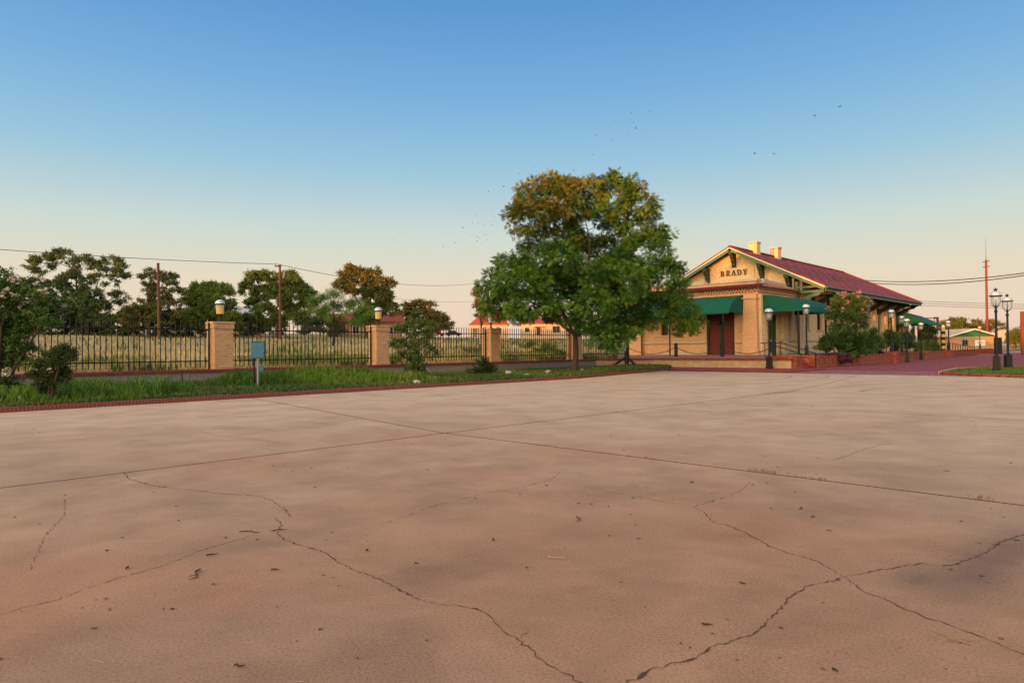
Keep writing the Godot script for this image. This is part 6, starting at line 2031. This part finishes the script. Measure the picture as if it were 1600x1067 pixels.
func build_grasses() -> void:
	rng.seed = 700
	patch.seed = 9; patch.frequency = 0.09
	var f := FastNoiseLite.new()
	f.seed = 44; f.frequency = 0.11
	# rank green weeds between curb and wall
	var pts := []
	for k in 34000:
		var x := rnd(-6.0, 39.0)
		var z := rnd(-28.4, -19.5)
		if x > 24 and z > curb_z(x) - 0.3: continue
		if x > 36.5 and z > -25.0: continue
		if Vector2(x - 28.9, z + 23.3).length() < 0.5: continue
		var nz := f.get_noise_2d(x, z)
		var keep := 1.0 if x < 17 else clampf(0.75 - (x - 17) * 0.05, 0.22, 1.0)
		if nz < -0.05 and rng.randf() < 0.65: continue
		if rng.randf() > keep: continue
		var edge := clampf((-z - 19.4) / 2.2, 0.25, 1.0)
		var tall := (0.62 + nz * 1.5) * edge * strip_height(x)
		if z < -26.5: tall *= 0.7
		pts.append([V(x, 0.1 - z * 0.0 + 0.05 * smoothstep(19.5, 28.0, -z), z), clampf(tall, 0.2, 1.4)])
	scatter_grass("weeds", "rank green weeds and grass along the planting strip", L.tuft, pts, 0.34, 0.72, [lin(0.045, 0.125, 0.012), lin(0.14, 0.25, 0.03), lin(0.26, 0.24, 0.08)], 0.75)
	# short growth and seedlings over the bare soil
	pts = []
	for k in 9000:
		var x := rnd(-6.0, 38.5)
		var z := rnd(-28.3, -19.5)
		if x > 24 and z > curb_z(x) - 0.3: continue
		if x > 36 and z > -24.0 - (x - 36.0) * 0.5: continue
		pts.append(V(x, 0.1, z))
	scatter_grass("short_grass", "short thin grass over the bare soil of the planting strip", L.short, pts, 0.08, 0.2, [lin(0.07, 0.13, 0.02), lin(0.16, 0.19, 0.045)], 1.4)
	# bunches of broad-bladed grass near the left shrub
	pts = []
	for k in 60:
		pts.append(V(rnd(4.6, 7.6), 0.1, rnd(-22.6, -20.6)))
	scatter_grass("bunch_grass", "tall arching bunch grass beside the left flowering bush", L.fountain, pts, 0.6, 0.85, [lin(0.05, 0.14, 0.015), lin(0.11, 0.22, 0.03)], 0.9)
	# low leafy cover at the tripod's foot
	pts = []
	for k in 1500:
		var x := rnd(29.3, 39.8)
		var z := rnd(-27.0, curb_z(minf(x, 36.0)) - 0.3)
		if z < -24.2 - (x - 29) * 0.25 or z > -21.6 - maxf(0.0, x - 36.0) * 0.55: continue
		pts.append(V(x, 0.1, z))
	scatter_grass("groundcover", "broad-leaved green groundcover right of the big tree's foot", L.short, pts, 0.16, 0.34, [lin(0.06, 0.14, 0.02), lin(0.15, 0.22, 0.05)], 1.0)
	# turf of the island
	pts = []
	for k in 7000:
		var x := rnd(34.0, 48.0)
		var z := rnd(-8.0, 1.5)
		if z < -7.5 or (x < 37.0 and -z > 7.0 - (37.2 - x) * 1.6): continue
		pts.append(V(x, 0.1, z))
	scatter_grass("turf_grass", "short bright green grass on the island under the tall lamps", L.short, pts, 0.05, 0.10, [lin(0.09, 0.17, 0.02), lin(0.16, 0.24, 0.035)], 1.6)
	# dry straw of the field, thinner and coarser with distance
	pts = []
	for k in 52000:
		var u := pow(rng.randf(), 1.7)
		var z := -29.7 - u * 110.0
		var x := rnd(-6.0 - 0.1 * u * 110.0, 44.0 + u * 120.0)
		if x > 41.5 and z > -40.0: continue
		if f.get_noise_2d(x * 0.5, z * 0.5) < -0.35 and rng.randf() < 0.6: continue
		pts.append([V(x, field_h(x, z) - 0.02, z), 1.0 - u * 0.3])
	scatter_grass("dry_grass", "dry straw grass covering the field behind the fence", L.straw, pts, 0.2, 0.42, [lin(0.54, 0.40, 0.19), lin(0.80, 0.63, 0.34), lin(0.30, 0.30, 0.09)], 0.9)
	# scattered green and grey weeds over the field
	pts = []
	for k in 5200:
		var u := pow(rng.randf(), 1.4)
		var z := -30.5 - u * 75.0
		var x := rnd(2.0, 60.0 + u * 60.0)
		if x > 41.5 and z > -40.0: continue
		if f.get_noise_2d(x * 0.9 - 300.0, z * 0.9) < 0.30 - 0.007 * x: continue
		pts.append(V(x, field_h(x, z) - 0.02, z))
	scatter_grass("field_weeds", "patches of green weeds scattered through the dry field", L.tuft, pts, 0.3, 0.75, [lin(0.08, 0.14, 0.03), lin(0.20, 0.24, 0.07)], 0.9)
	# greener growth just behind the wall
	pts = []
	for k in 9000:
		var x := rnd(-6.0, 42.0)
		var z := -29.5 - pow(rng.randf(), 1.6) * 9.0
		if f.get_noise_2d(x * 0.8 + 90, z) < -0.05: continue
		pts.append(V(x, field_h(x, z), z))
	scatter_grass("field_edge_grass", "yellow green grass growing just behind the fence", L.tuft, pts, 0.25, 0.55, [lin(0.12, 0.19, 0.03), lin(0.30, 0.31, 0.07)], 0.8)

func build_shrubs() -> void:
	tree("crape_myrtle", "tall white flowering bush with several thin stems at the left edge", V(3.20, 0.10, -22.60), {"seed": 501, "r": 0.05, "leaf": "clump", "size": 0.16, "cluster": 0.26, "per": 14, "density": 2.4, "category": "shrub", "near": true, "twigs": 4, "stems": [[-0.9, 1.9, 0.1], [-0.2, 2.3, -0.3], [0.4, 2.0, 0.3], [1.1, 1.8, 0.0], [0.1, 1.6, 0.5]], "cols": [lin(0.035, 0.085, 0.016), lin(0.105, 0.18, 0.032)], "flowers": 0.28, "flower_per": 5, "flower_size": 0.11, "flower_col": lin(0.72, 0.62, 0.60), "lobes": [[0.21, 3.50, 0.08, 0.12, 0.17, 0.12], [0.35, 3.19, 0.02, 0.34, 0.16, 0.20], [0.69, 3.14, -0.09, 0.28, 0.18, 0.19], [0.45, 2.80, 0.20, 0.43, 0.27, 0.28], [0.94, 2.85, -0.02, 0.29, 0.24, 0.21], [0.35, 2.36, 0.10, 0.34, 0.32, 0.26], [0.79, 2.31, -0.22, 0.46, 0.28, 0.30], [1.23, 2.31, -0.13, 0.38, 0.27, 0.26], [1.49, 2.14, 0.14, 0.29, 0.17, 0.19], [0.40, 1.87, 0.09, 0.29, 0.27, 0.23], [0.84, 1.92, -0.18, 0.38, 0.21, 0.24], [-0.13, 2.89, -0.01, 0.39, 0.39, 0.31], [-0.13, 2.26, -0.03, 0.39, 0.39, 0.31], [1.32, 2.65, -0.08, 0.29, 0.19, 0.19], [0.26, 1.49, -0.12, 0.29, 0.27, 0.23], [0.50, 1.24, -0.05, 0.27, 0.27, 0.22], [0.06, 0.90, -0.10, 0.29, 0.27, 0.23], [0.69, 1.53, -0.08, 0.27, 0.19, 0.19], [0.30, 0.56, 0.09, 0.24, 0.21, 0.18]]})
	tree("dark_shrub", "dense dark shrub with few white blooms, right of the tall bush at far left", V(4.05, 0.10, -20.70), {"seed": 502, "r": 0.05, "leaf": "clump", "size": 0.1, "cluster": 0.17, "per": 14, "density": 2.2, "category": "shrub", "near": true, "twigs": 4, "stems": [[0.0, 0.7, 0.0], [0.3, 0.8, 0.1], [-0.3, 0.6, 0.1]], "cols": [lin(0.022, 0.05, 0.010), lin(0.06, 0.095, 0.02)], "flowers": 0.05, "flower_per": 4, "flower_size": 0.07, "flower_col": lin(0.72, 0.62, 0.60), "lobes": [[0.31, 1.28, -0.08, 0.26, 0.22, 0.19], [0.13, 1.09, -0.02, 0.31, 0.27, 0.23], [-0.08, 0.81, 0.05, 0.27, 0.27, 0.22], [0.15, 0.62, -0.07, 0.24, 0.23, 0.19], [0.38, 1.09, 0.07, 0.19, 0.19, 0.15], [-0.32, 0.76, -0.05, 0.19, 0.14, 0.13], [0.01, 0.44, -0.12, 0.33, 0.19, 0.21], [0.29, 0.81, -0.01, 0.19, 0.23, 0.17], [-0.18, 0.58, -0.04, 0.23, 0.19, 0.17]]})
	tree("crape_myrtle", "pink and white flowering bush in front of the fence between pillars", V(17.90, 0.12, -23.60), {"seed": 503, "r": 0.05, "leaf": "clump", "size": 0.125, "cluster": 0.21, "per": 14, "density": 1.35, "category": "shrub", "near": true, "twigs": 4, "stems": [[-0.5, 0.9, 0.1], [0.0, 1.1, -0.1], [0.5, 0.9, 0.2]], "cols": [lin(0.045, 0.10, 0.018), lin(0.13, 0.19, 0.04)], "flowers": 0.26, "flower_per": 4, "flower_size": 0.075, "flower_col": lin(0.62, 0.47, 0.48), "lobes": [[0.18, 2.61, 0.06, 0.37, 0.32, 0.27], [0.71, 2.34, 0.13, 0.37, 0.26, 0.25], [-0.13, 2.08, 0.06, 0.42, 0.37, 0.32], [0.55, 1.87, 0.06, 0.42, 0.32, 0.29], [-0.24, 1.50, -0.12, 0.47, 0.37, 0.34], [0.34, 1.40, 0.20, 0.47, 0.37, 0.34], [0.97, 1.19, -0.13, 0.32, 0.19, 0.20], [-0.18, 0.93, -0.04, 0.47, 0.37, 0.34], [0.34, 0.82, 0.13, 0.47, 0.37, 0.34], [0.18, 0.35, 0.15, 0.53, 0.32, 0.34], [-0.61, 1.61, -0.11, 0.26, 0.26, 0.21], [-0.50, 2.19, 0.04, 0.21, 0.26, 0.19], [0.87, 1.87, 0.04, 0.21, 0.21, 0.17]]})
	tree("dark_shrub", "small dark spiky shrub below the pillar left of the tree trunk", V(23.20, 0.12, -24.30), {"seed": 504, "r": 0.05, "leaf": "sprig", "size": 0.24, "cluster": 0.16, "per": 8, "density": 0.7, "category": "shrub", "near": true, "twigs": 4, "stems": [[0.0, 0.3, 0.0]], "cols": [lin(0.02, 0.045, 0.012), lin(0.06, 0.10, 0.022)], "droop": -0.5, "lobes": [[-0.13, 0.29, -0.01, 0.45, 0.32, 0.31], [-0.42, 0.10, 0.05, 0.39, 0.26, 0.26], [0.15, 0.10, -0.00, 0.39, 0.26, 0.26], [-0.13, -0.03, -0.06, 0.51, 0.19, 0.28]]})
	tree("crape_myrtle", "tall pink flowering tree in the depot planter by the side awning", V(53.50, 0.70, -17.20), {"seed": 511, "r": 0.05, "leaf": "clump", "size": 0.19, "cluster": 0.3, "per": 14, "density": 2.2, "category": "shrub", "near": true, "twigs": 4, "stems": [[-0.8, 2.2, 0.1], [0.0, 2.6, -0.2], [0.7, 2.3, 0.2]], "cols": [lin(0.04, 0.10, 0.018), lin(0.12, 0.20, 0.04)], "flowers": 0.5, "flower_per": 5, "flower_size": 0.14, "flower_col": lin(0.50, 0.27, 0.35), "lobes": [[0.40, 4.21, 0.30, 0.87, 0.39, 0.50], [1.26, 3.89, 0.09, 0.65, 0.50, 0.46], [-0.47, 4.00, 0.24, 0.54, 0.43, 0.39], [-0.04, 3.34, 0.14, 0.87, 0.65, 0.61], [1.05, 3.13, 0.33, 0.76, 0.65, 0.56], [1.70, 3.02, -0.20, 0.39, 0.43, 0.33], [-0.69, 3.02, 0.15, 0.48, 0.54, 0.41], [0.40, 2.48, -0.20, 0.87, 0.54, 0.56], [1.26, 2.26, 0.02, 0.54, 0.39, 0.37], [-0.26, 2.15, -0.03, 0.65, 0.43, 0.43]]})
	tree("dark_shrub", "dark spreading spiky shrub below the pink flowering tree", V(51.80, 0.70, -16.90), {"seed": 512, "r": 0.05, "leaf": "sprig", "size": 0.46, "cluster": 0.3, "per": 9, "density": 1.3, "category": "shrub", "near": true, "twigs": 4, "stems": [[0.0, 0.8, 0.0], [0.9, 0.8, 0.1], [-0.9, 0.7, 0.1]], "cols": [lin(0.018, 0.050, 0.012), lin(0.07, 0.13, 0.025)], "droop": -0.4, "lobes": [[-0.72, 0.74, -0.20, 0.53, 0.38, 0.36], [-0.09, 1.06, -0.08, 0.53, 0.48, 0.40], [0.65, 0.95, -0.15, 0.63, 0.63, 0.51], [0.96, 0.32, 0.15, 0.48, 0.42, 0.36], [0.01, 0.42, 0.30, 0.74, 0.36, 0.44], [-1.20, 0.37, 0.05, 0.36, 0.21, 0.23], [1.17, 1.16, -0.02, 0.32, 0.53, 0.34]]})
	tree("purple_shrub", "purple leaved plant spilling over the planter wall by the steps", V(49.20, 0.70, -16.20), {"seed": 513, "r": 0.05, "leaf": "clump", "size": 0.13, "cluster": 0.2, "per": 14, "density": 2.2, "category": "shrub", "near": true, "twigs": 4, "stems": [[0.0, 0.3, 0.0]], "cols": [lin(0.05, 0.018, 0.03), lin(0.16, 0.045, 0.09)], "group": "purple plants in the depot planter", "lobes": [[-0.73, -0.06, 0.00, 0.40, 0.22, 0.25], [-0.13, -0.06, -0.18, 0.46, 0.26, 0.29], [0.47, -0.16, 0.19, 0.46, 0.34, 0.32], [0.67, -0.36, 0.09, 0.36, 0.26, 0.25]]})
	tree("purple_shrub", "dark purple mound at the foot of the lamp pair in the planter", V(60.80, 0.72, -16.60), {"seed": 514, "r": 0.05, "leaf": "clump", "size": 0.14, "cluster": 0.2, "per": 14, "density": 2.2, "category": "shrub", "near": true, "twigs": 4, "stems": [[0.0, 0.3, 0.0]], "cols": [lin(0.035, 0.016, 0.025), lin(0.09, 0.03, 0.05)], "group": "purple plants in the depot planter", "lobes": [[-0.26, 0.17, -0.13, 0.36, 0.29, 0.26], [-0.02, -0.01, 0.09, 0.26, 0.21, 0.19]]})
	tree("green_shrub", "fresh green shrub right of the pink flowering tree", V(57.00, 0.70, -16.80), {"seed": 515, "r": 0.05, "leaf": "feather", "size": 0.34, "cluster": 0.3, "per": 14, "density": 2.2, "category": "shrub", "near": true, "twigs": 4, "stems": [[0.0, 0.5, 0.0]], "cols": [lin(0.04, 0.11, 0.02), lin(0.10, 0.20, 0.04)], "group": "shrubs in the depot planter", "lobes": [[-0.30, 0.39, -0.16, 0.41, 0.45, 0.34], [0.27, 0.28, -0.28, 0.57, 0.41, 0.39], [0.61, 1.18, -0.18, 0.45, 0.45, 0.36], [0.84, 1.41, 0.13, 0.27, 0.57, 0.34]]})
	tree("green_shrub", "bushy shrub in the planter between the lamp pairs", V(68.50, 0.72, -18.20), {"seed": 516, "r": 0.05, "leaf": "clump", "size": 0.24, "cluster": 0.32, "per": 14, "density": 2.2, "category": "shrub", "near": true, "twigs": 4, "stems": [[0.0, 0.5, 0.0]], "cols": [lin(0.035, 0.075, 0.02), lin(0.10, 0.15, 0.04)], "group": "shrubs in the depot planter", "lobes": [[0.43, 1.10, 0.26, 0.67, 0.75, 0.56], [0.03, 1.77, 0.07, 0.40, 0.40, 0.32], [0.96, 0.84, -0.25, 0.53, 0.61, 0.46], [0.69, 1.64, -0.17, 0.40, 0.32, 0.29]]})
	tree("green_shrub", "bluish green shrub in the planter below the far awning", V(77.50, 0.72, -18.90), {"seed": 517, "r": 0.05, "leaf": "feather", "size": 0.26, "cluster": 0.34, "per": 14, "density": 2.2, "category": "shrub", "near": true, "twigs": 4, "stems": [[0.0, 0.5, 0.0]], "cols": [lin(0.03, 0.08, 0.035), lin(0.08, 0.15, 0.06)], "group": "shrubs in the depot planter", "lobes": [[-0.07, 1.14, 0.41, 0.68, 0.83, 0.60], [0.52, 0.85, 0.10, 0.59, 0.65, 0.50], [0.23, 1.59, -0.25, 0.59, 0.44, 0.41]]})
	tree("green_shrub", "dark shrub under the slatted panel beyond the planter", V(102.00, 0.50, -22.50), {"seed": 518, "r": 0.05, "leaf": "clump", "size": 0.36, "cluster": 0.5, "per": 14, "density": 2.2, "category": "shrub", "near": true, "twigs": 4, "stems": [[0.0, 0.6, 0.0]], "cols": [lin(0.03, 0.06, 0.015), lin(0.08, 0.11, 0.03)], "flowers": 0.05, "flower_per": 2, "flower_size": 0.2, "flower_col": lin(0.72, 0.62, 0.60), "group": "shrubs in the depot planter", "lobes": [[-0.28, 2.83, -0.43, 0.96, 0.96, 0.77], [-1.05, 2.45, 0.19, 0.77, 0.77, 0.61], [0.68, 2.64, -0.07, 0.77, 0.88, 0.66], [0.29, 1.68, -0.25, 1.15, 0.77, 0.77]]})
	tree("green_shrub", "leafy shrub by the dark arched windows behind the lamp pair", V(66.50, 0.80, -19.80), {"seed": 519, "r": 0.05, "leaf": "clump", "size": 0.24, "cluster": 0.3, "per": 14, "density": 2.2, "category": "shrub", "near": true, "twigs": 4, "stems": [[0.0, 0.5, 0.0]], "cols": [lin(0.05, 0.10, 0.02), lin(0.12, 0.18, 0.04)], "group": "shrubs in the depot planter", "lobes": [[1.72, 0.78, 0.16, 0.40, 0.53, 0.37], [1.06, 0.65, 0.17, 0.40, 0.53, 0.37]]})
	fountain("tall fountain grass in the far planter, left clump", V(84.00, 0.7, -18.90), 1.70, 600)
	fountain("tall fountain grass in the far planter, middle clump", V(88.00, 0.7, -19.10), 1.90, 601)
	fountain("tall fountain grass in the far planter, right clump beside the two lamps", V(91.50, 0.7, -19.20), 1.60, 602)
	fountain("low arching grass clump right of the fresh green shrub", V(58.60, 0.7, -16.90), 1.10, 603)
	tree("weed_bush", "grey green weed clump in the field left of the third pillar", V(35.14, 0.94, -38.46), {"seed": 620, "r": 0.02, "leaf": "feather", "size": 0.35, "cluster": 0.35, "per": 12, "density": 1.0, "category": "bush", "twigs": 2, "stems": [[0.0, 0.2, 0.0]], "cols": [lin(0.07, 0.12, 0.03), lin(0.16, 0.20, 0.05)], "group": "weed clumps in the field", "lobes": [[-0.28, 0.30, -0.16, 0.35, 0.36, 0.28], [0.21, 0.36, 0.01, 0.35, 0.36, 0.28], [0.00, 0.54, 0.13, 0.24, 0.30, 0.22]]})
	tree("weed_bush", "green weed clump in the field, far left of the trunk", V(51.51, 1.33, -47.44), {"seed": 621, "r": 0.02, "leaf": "feather", "size": 0.35, "cluster": 0.35, "per": 12, "density": 1.0, "category": "bush", "twigs": 2, "stems": [[0.0, 0.2, 0.0]], "cols": [lin(0.07, 0.12, 0.03), lin(0.16, 0.20, 0.05)], "group": "weed clumps in the field", "lobes": [[-0.43, 0.27, -0.27, 0.54, 0.32, 0.34], [0.32, 0.32, -0.24, 0.54, 0.32, 0.34], [0.00, 0.48, 0.06, 0.38, 0.27, 0.26]]})
	tree("weed_bush", "larger green weed bush in the field just left of the trunk", V(41.35, 0.85, -36.37), {"seed": 622, "r": 0.02, "leaf": "feather", "size": 0.35, "cluster": 0.35, "per": 12, "density": 1.0, "category": "bush", "twigs": 2, "stems": [[0.0, 0.2, 0.0]], "cols": [lin(0.07, 0.12, 0.03), lin(0.16, 0.20, 0.05)], "group": "weed clumps in the field", "lobes": [[-0.46, 0.42, -0.21, 0.58, 0.51, 0.43], [0.35, 0.51, 0.04, 0.58, 0.51, 0.43], [0.00, 0.76, -0.08, 0.41, 0.42, 0.33]]})
	tree("weed_bush", "narrow weed clump in the field nearest the trunk", V(36.83, 0.62, -30.98), {"seed": 623, "r": 0.02, "leaf": "feather", "size": 0.35, "cluster": 0.35, "per": 12, "density": 1.0, "category": "bush", "twigs": 2, "stems": [[0.0, 0.2, 0.0]], "cols": [lin(0.07, 0.12, 0.03), lin(0.16, 0.20, 0.05)], "group": "weed clumps in the field", "lobes": [[-0.15, 0.23, -0.08, 0.18, 0.28, 0.18], [0.11, 0.28, -0.11, 0.18, 0.28, 0.18], [0.00, 0.41, -0.04, 0.13, 0.23, 0.14]]})

func build_birds() -> void:
	rng.seed = 800
	var first := thing("bird", "x", "bird", V(0, 0, 0))
	var g := G.new()
	g.lathe([Vector2(0.0, -0.17), Vector2(0.05, -0.08), Vector2(0.06, 0.0), Vector2(0.045, 0.09), Vector2(0.0, 0.16)], 8, Vector3.ZERO, Basis(V(1, 0, 0), V(0, 0, 1), V(0, -1, 0)))
	g.tri(V(-0.03, 0, -0.12), V(0.03, 0, -0.12), V(0, 0.01, -0.27), Vector3.UP)
	loc("body", g, M.bird, first)
	for s in [-1, 1]:
		g = G.new()
		g.quad(V(s * 0.03, 0.02, 0.08), V(s * 0.2, 0.12, 0.1), V(s * 0.2, 0.12, -0.02), V(s * 0.03, 0.02, -0.06), Vector3.UP)
		g.tri(V(s * 0.2, 0.12, 0.1), V(s * 0.42, 0.08, -0.05), V(s * 0.2, 0.12, -0.02), Vector3.UP)
		loc("wing", g, M.bird, first)
	var groups := [["small dark bird of the loose flock low in the sky left of the big tree", "birds left of the big tree", [85.7, 30.9, -85.0, 98.9, 35.2, -102.7, 90.6, 28.4, -93.5, 99.9, 31.2, -107.9, 103.7, 31.0, -106.2, 73.4, 22.1, -80.1, 71.5, 21.2, -76.7, 112.6, 32.1, -118.8, 81.5, 23.8, -91.5, 84.0, 23.9, -86.5, 122.6, 33.9, -124.6, 96.7, 27.4, -97.5, 110.5, 29.3, -120.8, 93.9, 24.7, -101.1, 102.2, 26.4, -109.2, 78.1, 20.1, -84.0, 103.2, 25.9, -107.8, 114.8, 30.1, -119.7, 97.3, 25.7, -102.4, 92.9, 27.4, -129.2, 98.0, 25.0, -116.9, 71.4, 18.8, -82.0]], ["small dark bird of the scattered flight high above the big tree", "birds high above the big tree", [136.1, 57.3, -86.0, 123.0, 52.9, -82.4, 103.3, 44.0, -73.1, 89.5, 37.3, -59.7, 136.2, 56.0, -96.9, 116.5, 46.8, -77.0, 124.9, 51.1, -93.6, 139.7, 55.0, -94.7, 128.3, 50.3, -89.6, 139.5, 54.5, -99.2, 105.9, 39.9, -80.1, 126.2, 46.4, -100.8, 106.0, 37.7, -85.1, 126.4, 48.1, -114.4, 120.8, 45.3, -114.4, 84.7, 29.9, -71.6, 87.5, 30.4, -72.6]], ["highest and rightmost dark bird, above the depot roof", "", [72.9, 26.1, -23.4]], ["dark bird below and left of the highest one above the depot", "", [103.1, 35.9, -36.6]], ["dark bird between tree and depot roof, left of its near neighbour", "", [75.7, 24.0, -33.7]], ["dark bird above the depot gable, right of its near neighbour", "", [85.0, 26.2, -35.3]]]
	var k := 0
	for q in groups:
		for p in range(0, q[2].size(), 3):
			var at := V(q[2][p], q[2][p + 1], q[2][p + 2])
			if k == 0:
				first.position = at
				first.set_meta("label", q[0])
				if q[1]: first.set_meta("group", q[1])
			else:
				var b := dup(first, at, rnd(0, TAU), q[0])
				b.remove_meta("group")
				if q[1]: b.set_meta("group", q[1])
				b.rotation.z = rnd(-0.5, 0.5)
				b.scale = Vector3.ONE * rnd(0.6, 0.9)
			k += 1

func build_litter() -> void:
	rng.seed = 900
	# twigs one can tell apart
	var tw := [[1.57,-4.21, 0.2, "forked"], [2.39,-4.79, 0.11, ""], [2.22,-4.90, 0.16, "bent"], [1.80,-4.55, 0.07, ""], [1.24,-2.85, 0.05, ""], [3.65,-1.73, 0.04, ""], [2.99,-1.60, 0.05, ""], [4.15,-3.32, 0.18, "long"], [5.67,-2.17, 0.08, ""], [1.94,-3.94, 0.05, ""], [1.32,-4.66, 0.06, ""], [6.05,-3.39, 0.07, ""], [2.93,-0.99, 0.03, ""], [3.29,-2.81, 0.12, "curved"], [3.30,-3.41, 0.06, ""], [2.55,-3.86, 0.05, ""]]
	for k in tw.size():
		var q: Array = tw[k]
		var a := rnd(0, PI)
		if q[3] != "": a = [2.2, 0, 0.9, 0, 0, 0, 0, 2.5, 0, 0, 0, 0, 0, 1.2, 0, 0][k]
		var d := V(cos(a), 0, sin(a))
		var side := V(-sin(a), 0, cos(a))
		var g := G.new()
		var ln: float = q[2]
		var r := 0.0045 if ln < 0.1 else 0.004
		var pts := []
		for t in 5:
			pts.append(V(q[0], 0.008, q[1]) + d * ln * (t / 4.0 - 0.5) + side * ln * 0.1 * sin(t * 1.7 + k) + V(0, rnd(0, 0.006), 0))
		g.tube(pts, [r, r * 1.1, r, r * 0.8, r * 0.4], 5)
		if q[3] == "forked":
			g.tube([pts[2], pts[2] + d * 0.03 + side * 0.04], [r * 0.7, r * 0.3], 5)
			g.tube([pts[1], pts[1] - side * 0.05 + d * 0.02], [r * 0.7, r * 0.3], 5)
		var lb: String = {"forked": "forked dark twig lying at left on the concrete", "bent": "bent twig beside the curling crack at left", "long": "long thin twig in the middle of the concrete", "curved": "curved pale twig right of the foreground's middle"}.get(q[3], "short dark twig lying on the reddish concrete")
		tag(put("twig", g, M.dry_grass if q[3] == "curved" else M.twig), lb, "twig", "short twigs scattered on the concrete" if q[3] == "" else "")
	# bits of leaf too many to count
	var g := G.new()
	g.colored = true
	for s in [-1, 1]:
		g.tri(V(0, 0, -0.5), V(s * 0.32, 0.10, 0.0), V(0, 0.02, 0.5), Vector3.UP)
	var xs := []
	var cs := []
	for k in 2300:
		var x := rnd(0.4, 34.0)
		var z := rnd(-19.0, 1.5)
		if k < 220 or k > 800:
			var dd := rnd(3.0, 9.0) if k < 220 else rnd(2.6, 14.0)
			var an := rnd(-0.25, 1.65)
			x = dd * cos(an); z = -dd * sin(an)
		var s := rnd(0.008, 0.024) * (1.0 + sqrt(x * x + z * z) * 0.07)
		if k > 800: s *= 0.3
		xs.append(Transform3D(Basis(Vector3.UP, rnd(0, TAU)).scaled(V(s * rnd(0.6, 1.2), s * rnd(0.4, 1.4), s * rnd(0.8, 2.2))), V(x, 0.004, z)))
		var c := lin(0.04, 0.025, 0.018).lerp(lin(0.20, 0.12, 0.06), rng.randf())
		cs.append(c)
	var o := many("leaf_litter", g.mesh(), M.leaf_far, xs, cs)
	o.set_meta("label", "tiny dark bits of leaf strewn over the concrete")
	o.set_meta("category", "litter")
	# dry weeds in the joint
	var words := ["largest dry brown weed tuft growing in the slab joint right of centre", "dry weed tuft in the slab joint left of the largest one", "dry weed tuft in the slab joint at the right edge", "dry weeds in the slab joint just right of the largest tuft", "flattened wisp of pale dry grass at lower right"]
	var spots := [[7.06, -3.12, 0.085, 12], [7.05, -4.5, 0.05, 6], [7.06, -1.15, 0.08, 6], [7.06, -2.6, 0.045, 12], [3.62, -0.70, 0.06, 3]]
	for k in spots.size():
		var q: Array = spots[k]
		g = G.new()
		for b in int(q[3]) * 4:
			var a := rnd(0, TAU)
			var o3 := V(cos(a), 0, sin(a))
			var at := V(q[0] + rnd(-0.012, 0.012), 0, q[1] + rnd(-0.014, 0.014) * q[3])
			var hh: float = q[2] * rnd(0.5, 1.1)
			var flat := k == 4
			g.leaf(at, (o3 * (1.0 if flat else 0.8) + V(0, 0.12 if flat else 0.9, 0)).normalized(), V(-sin(a), 0, cos(a)), hh * (1.6 if flat else 1.0), 0.006, 0.0)
		tag(put("weed_tuft", g, M.dry_grass if k == 4 else M.weed_brown), words[k], "weed")

func fountain(label: String, at: Vector3, h: float, sd: int) -> void:
	rng.seed = sd
	var t := thing("fountain_grass", label, "grass clump", at, "grass clumps in the depot planter")
	var xs := []
	var cs := []
	for k in 46:
		var s := h * rnd(0.7, 1.05)
		xs.append(Transform3D(Basis(Vector3.UP, rnd(0, TAU)).scaled(V(s * 0.9, s, s * 0.9)), V(rnd(-0.7, 0.7), 0, rnd(-0.4, 0.4))))
		var c := lin(0.05, 0.12, 0.03).lerp(lin(0.14, 0.20, 0.06), rng.randf())
		cs.append(c)
	many("blades", L.fountain, M.grass, xs, cs, t)
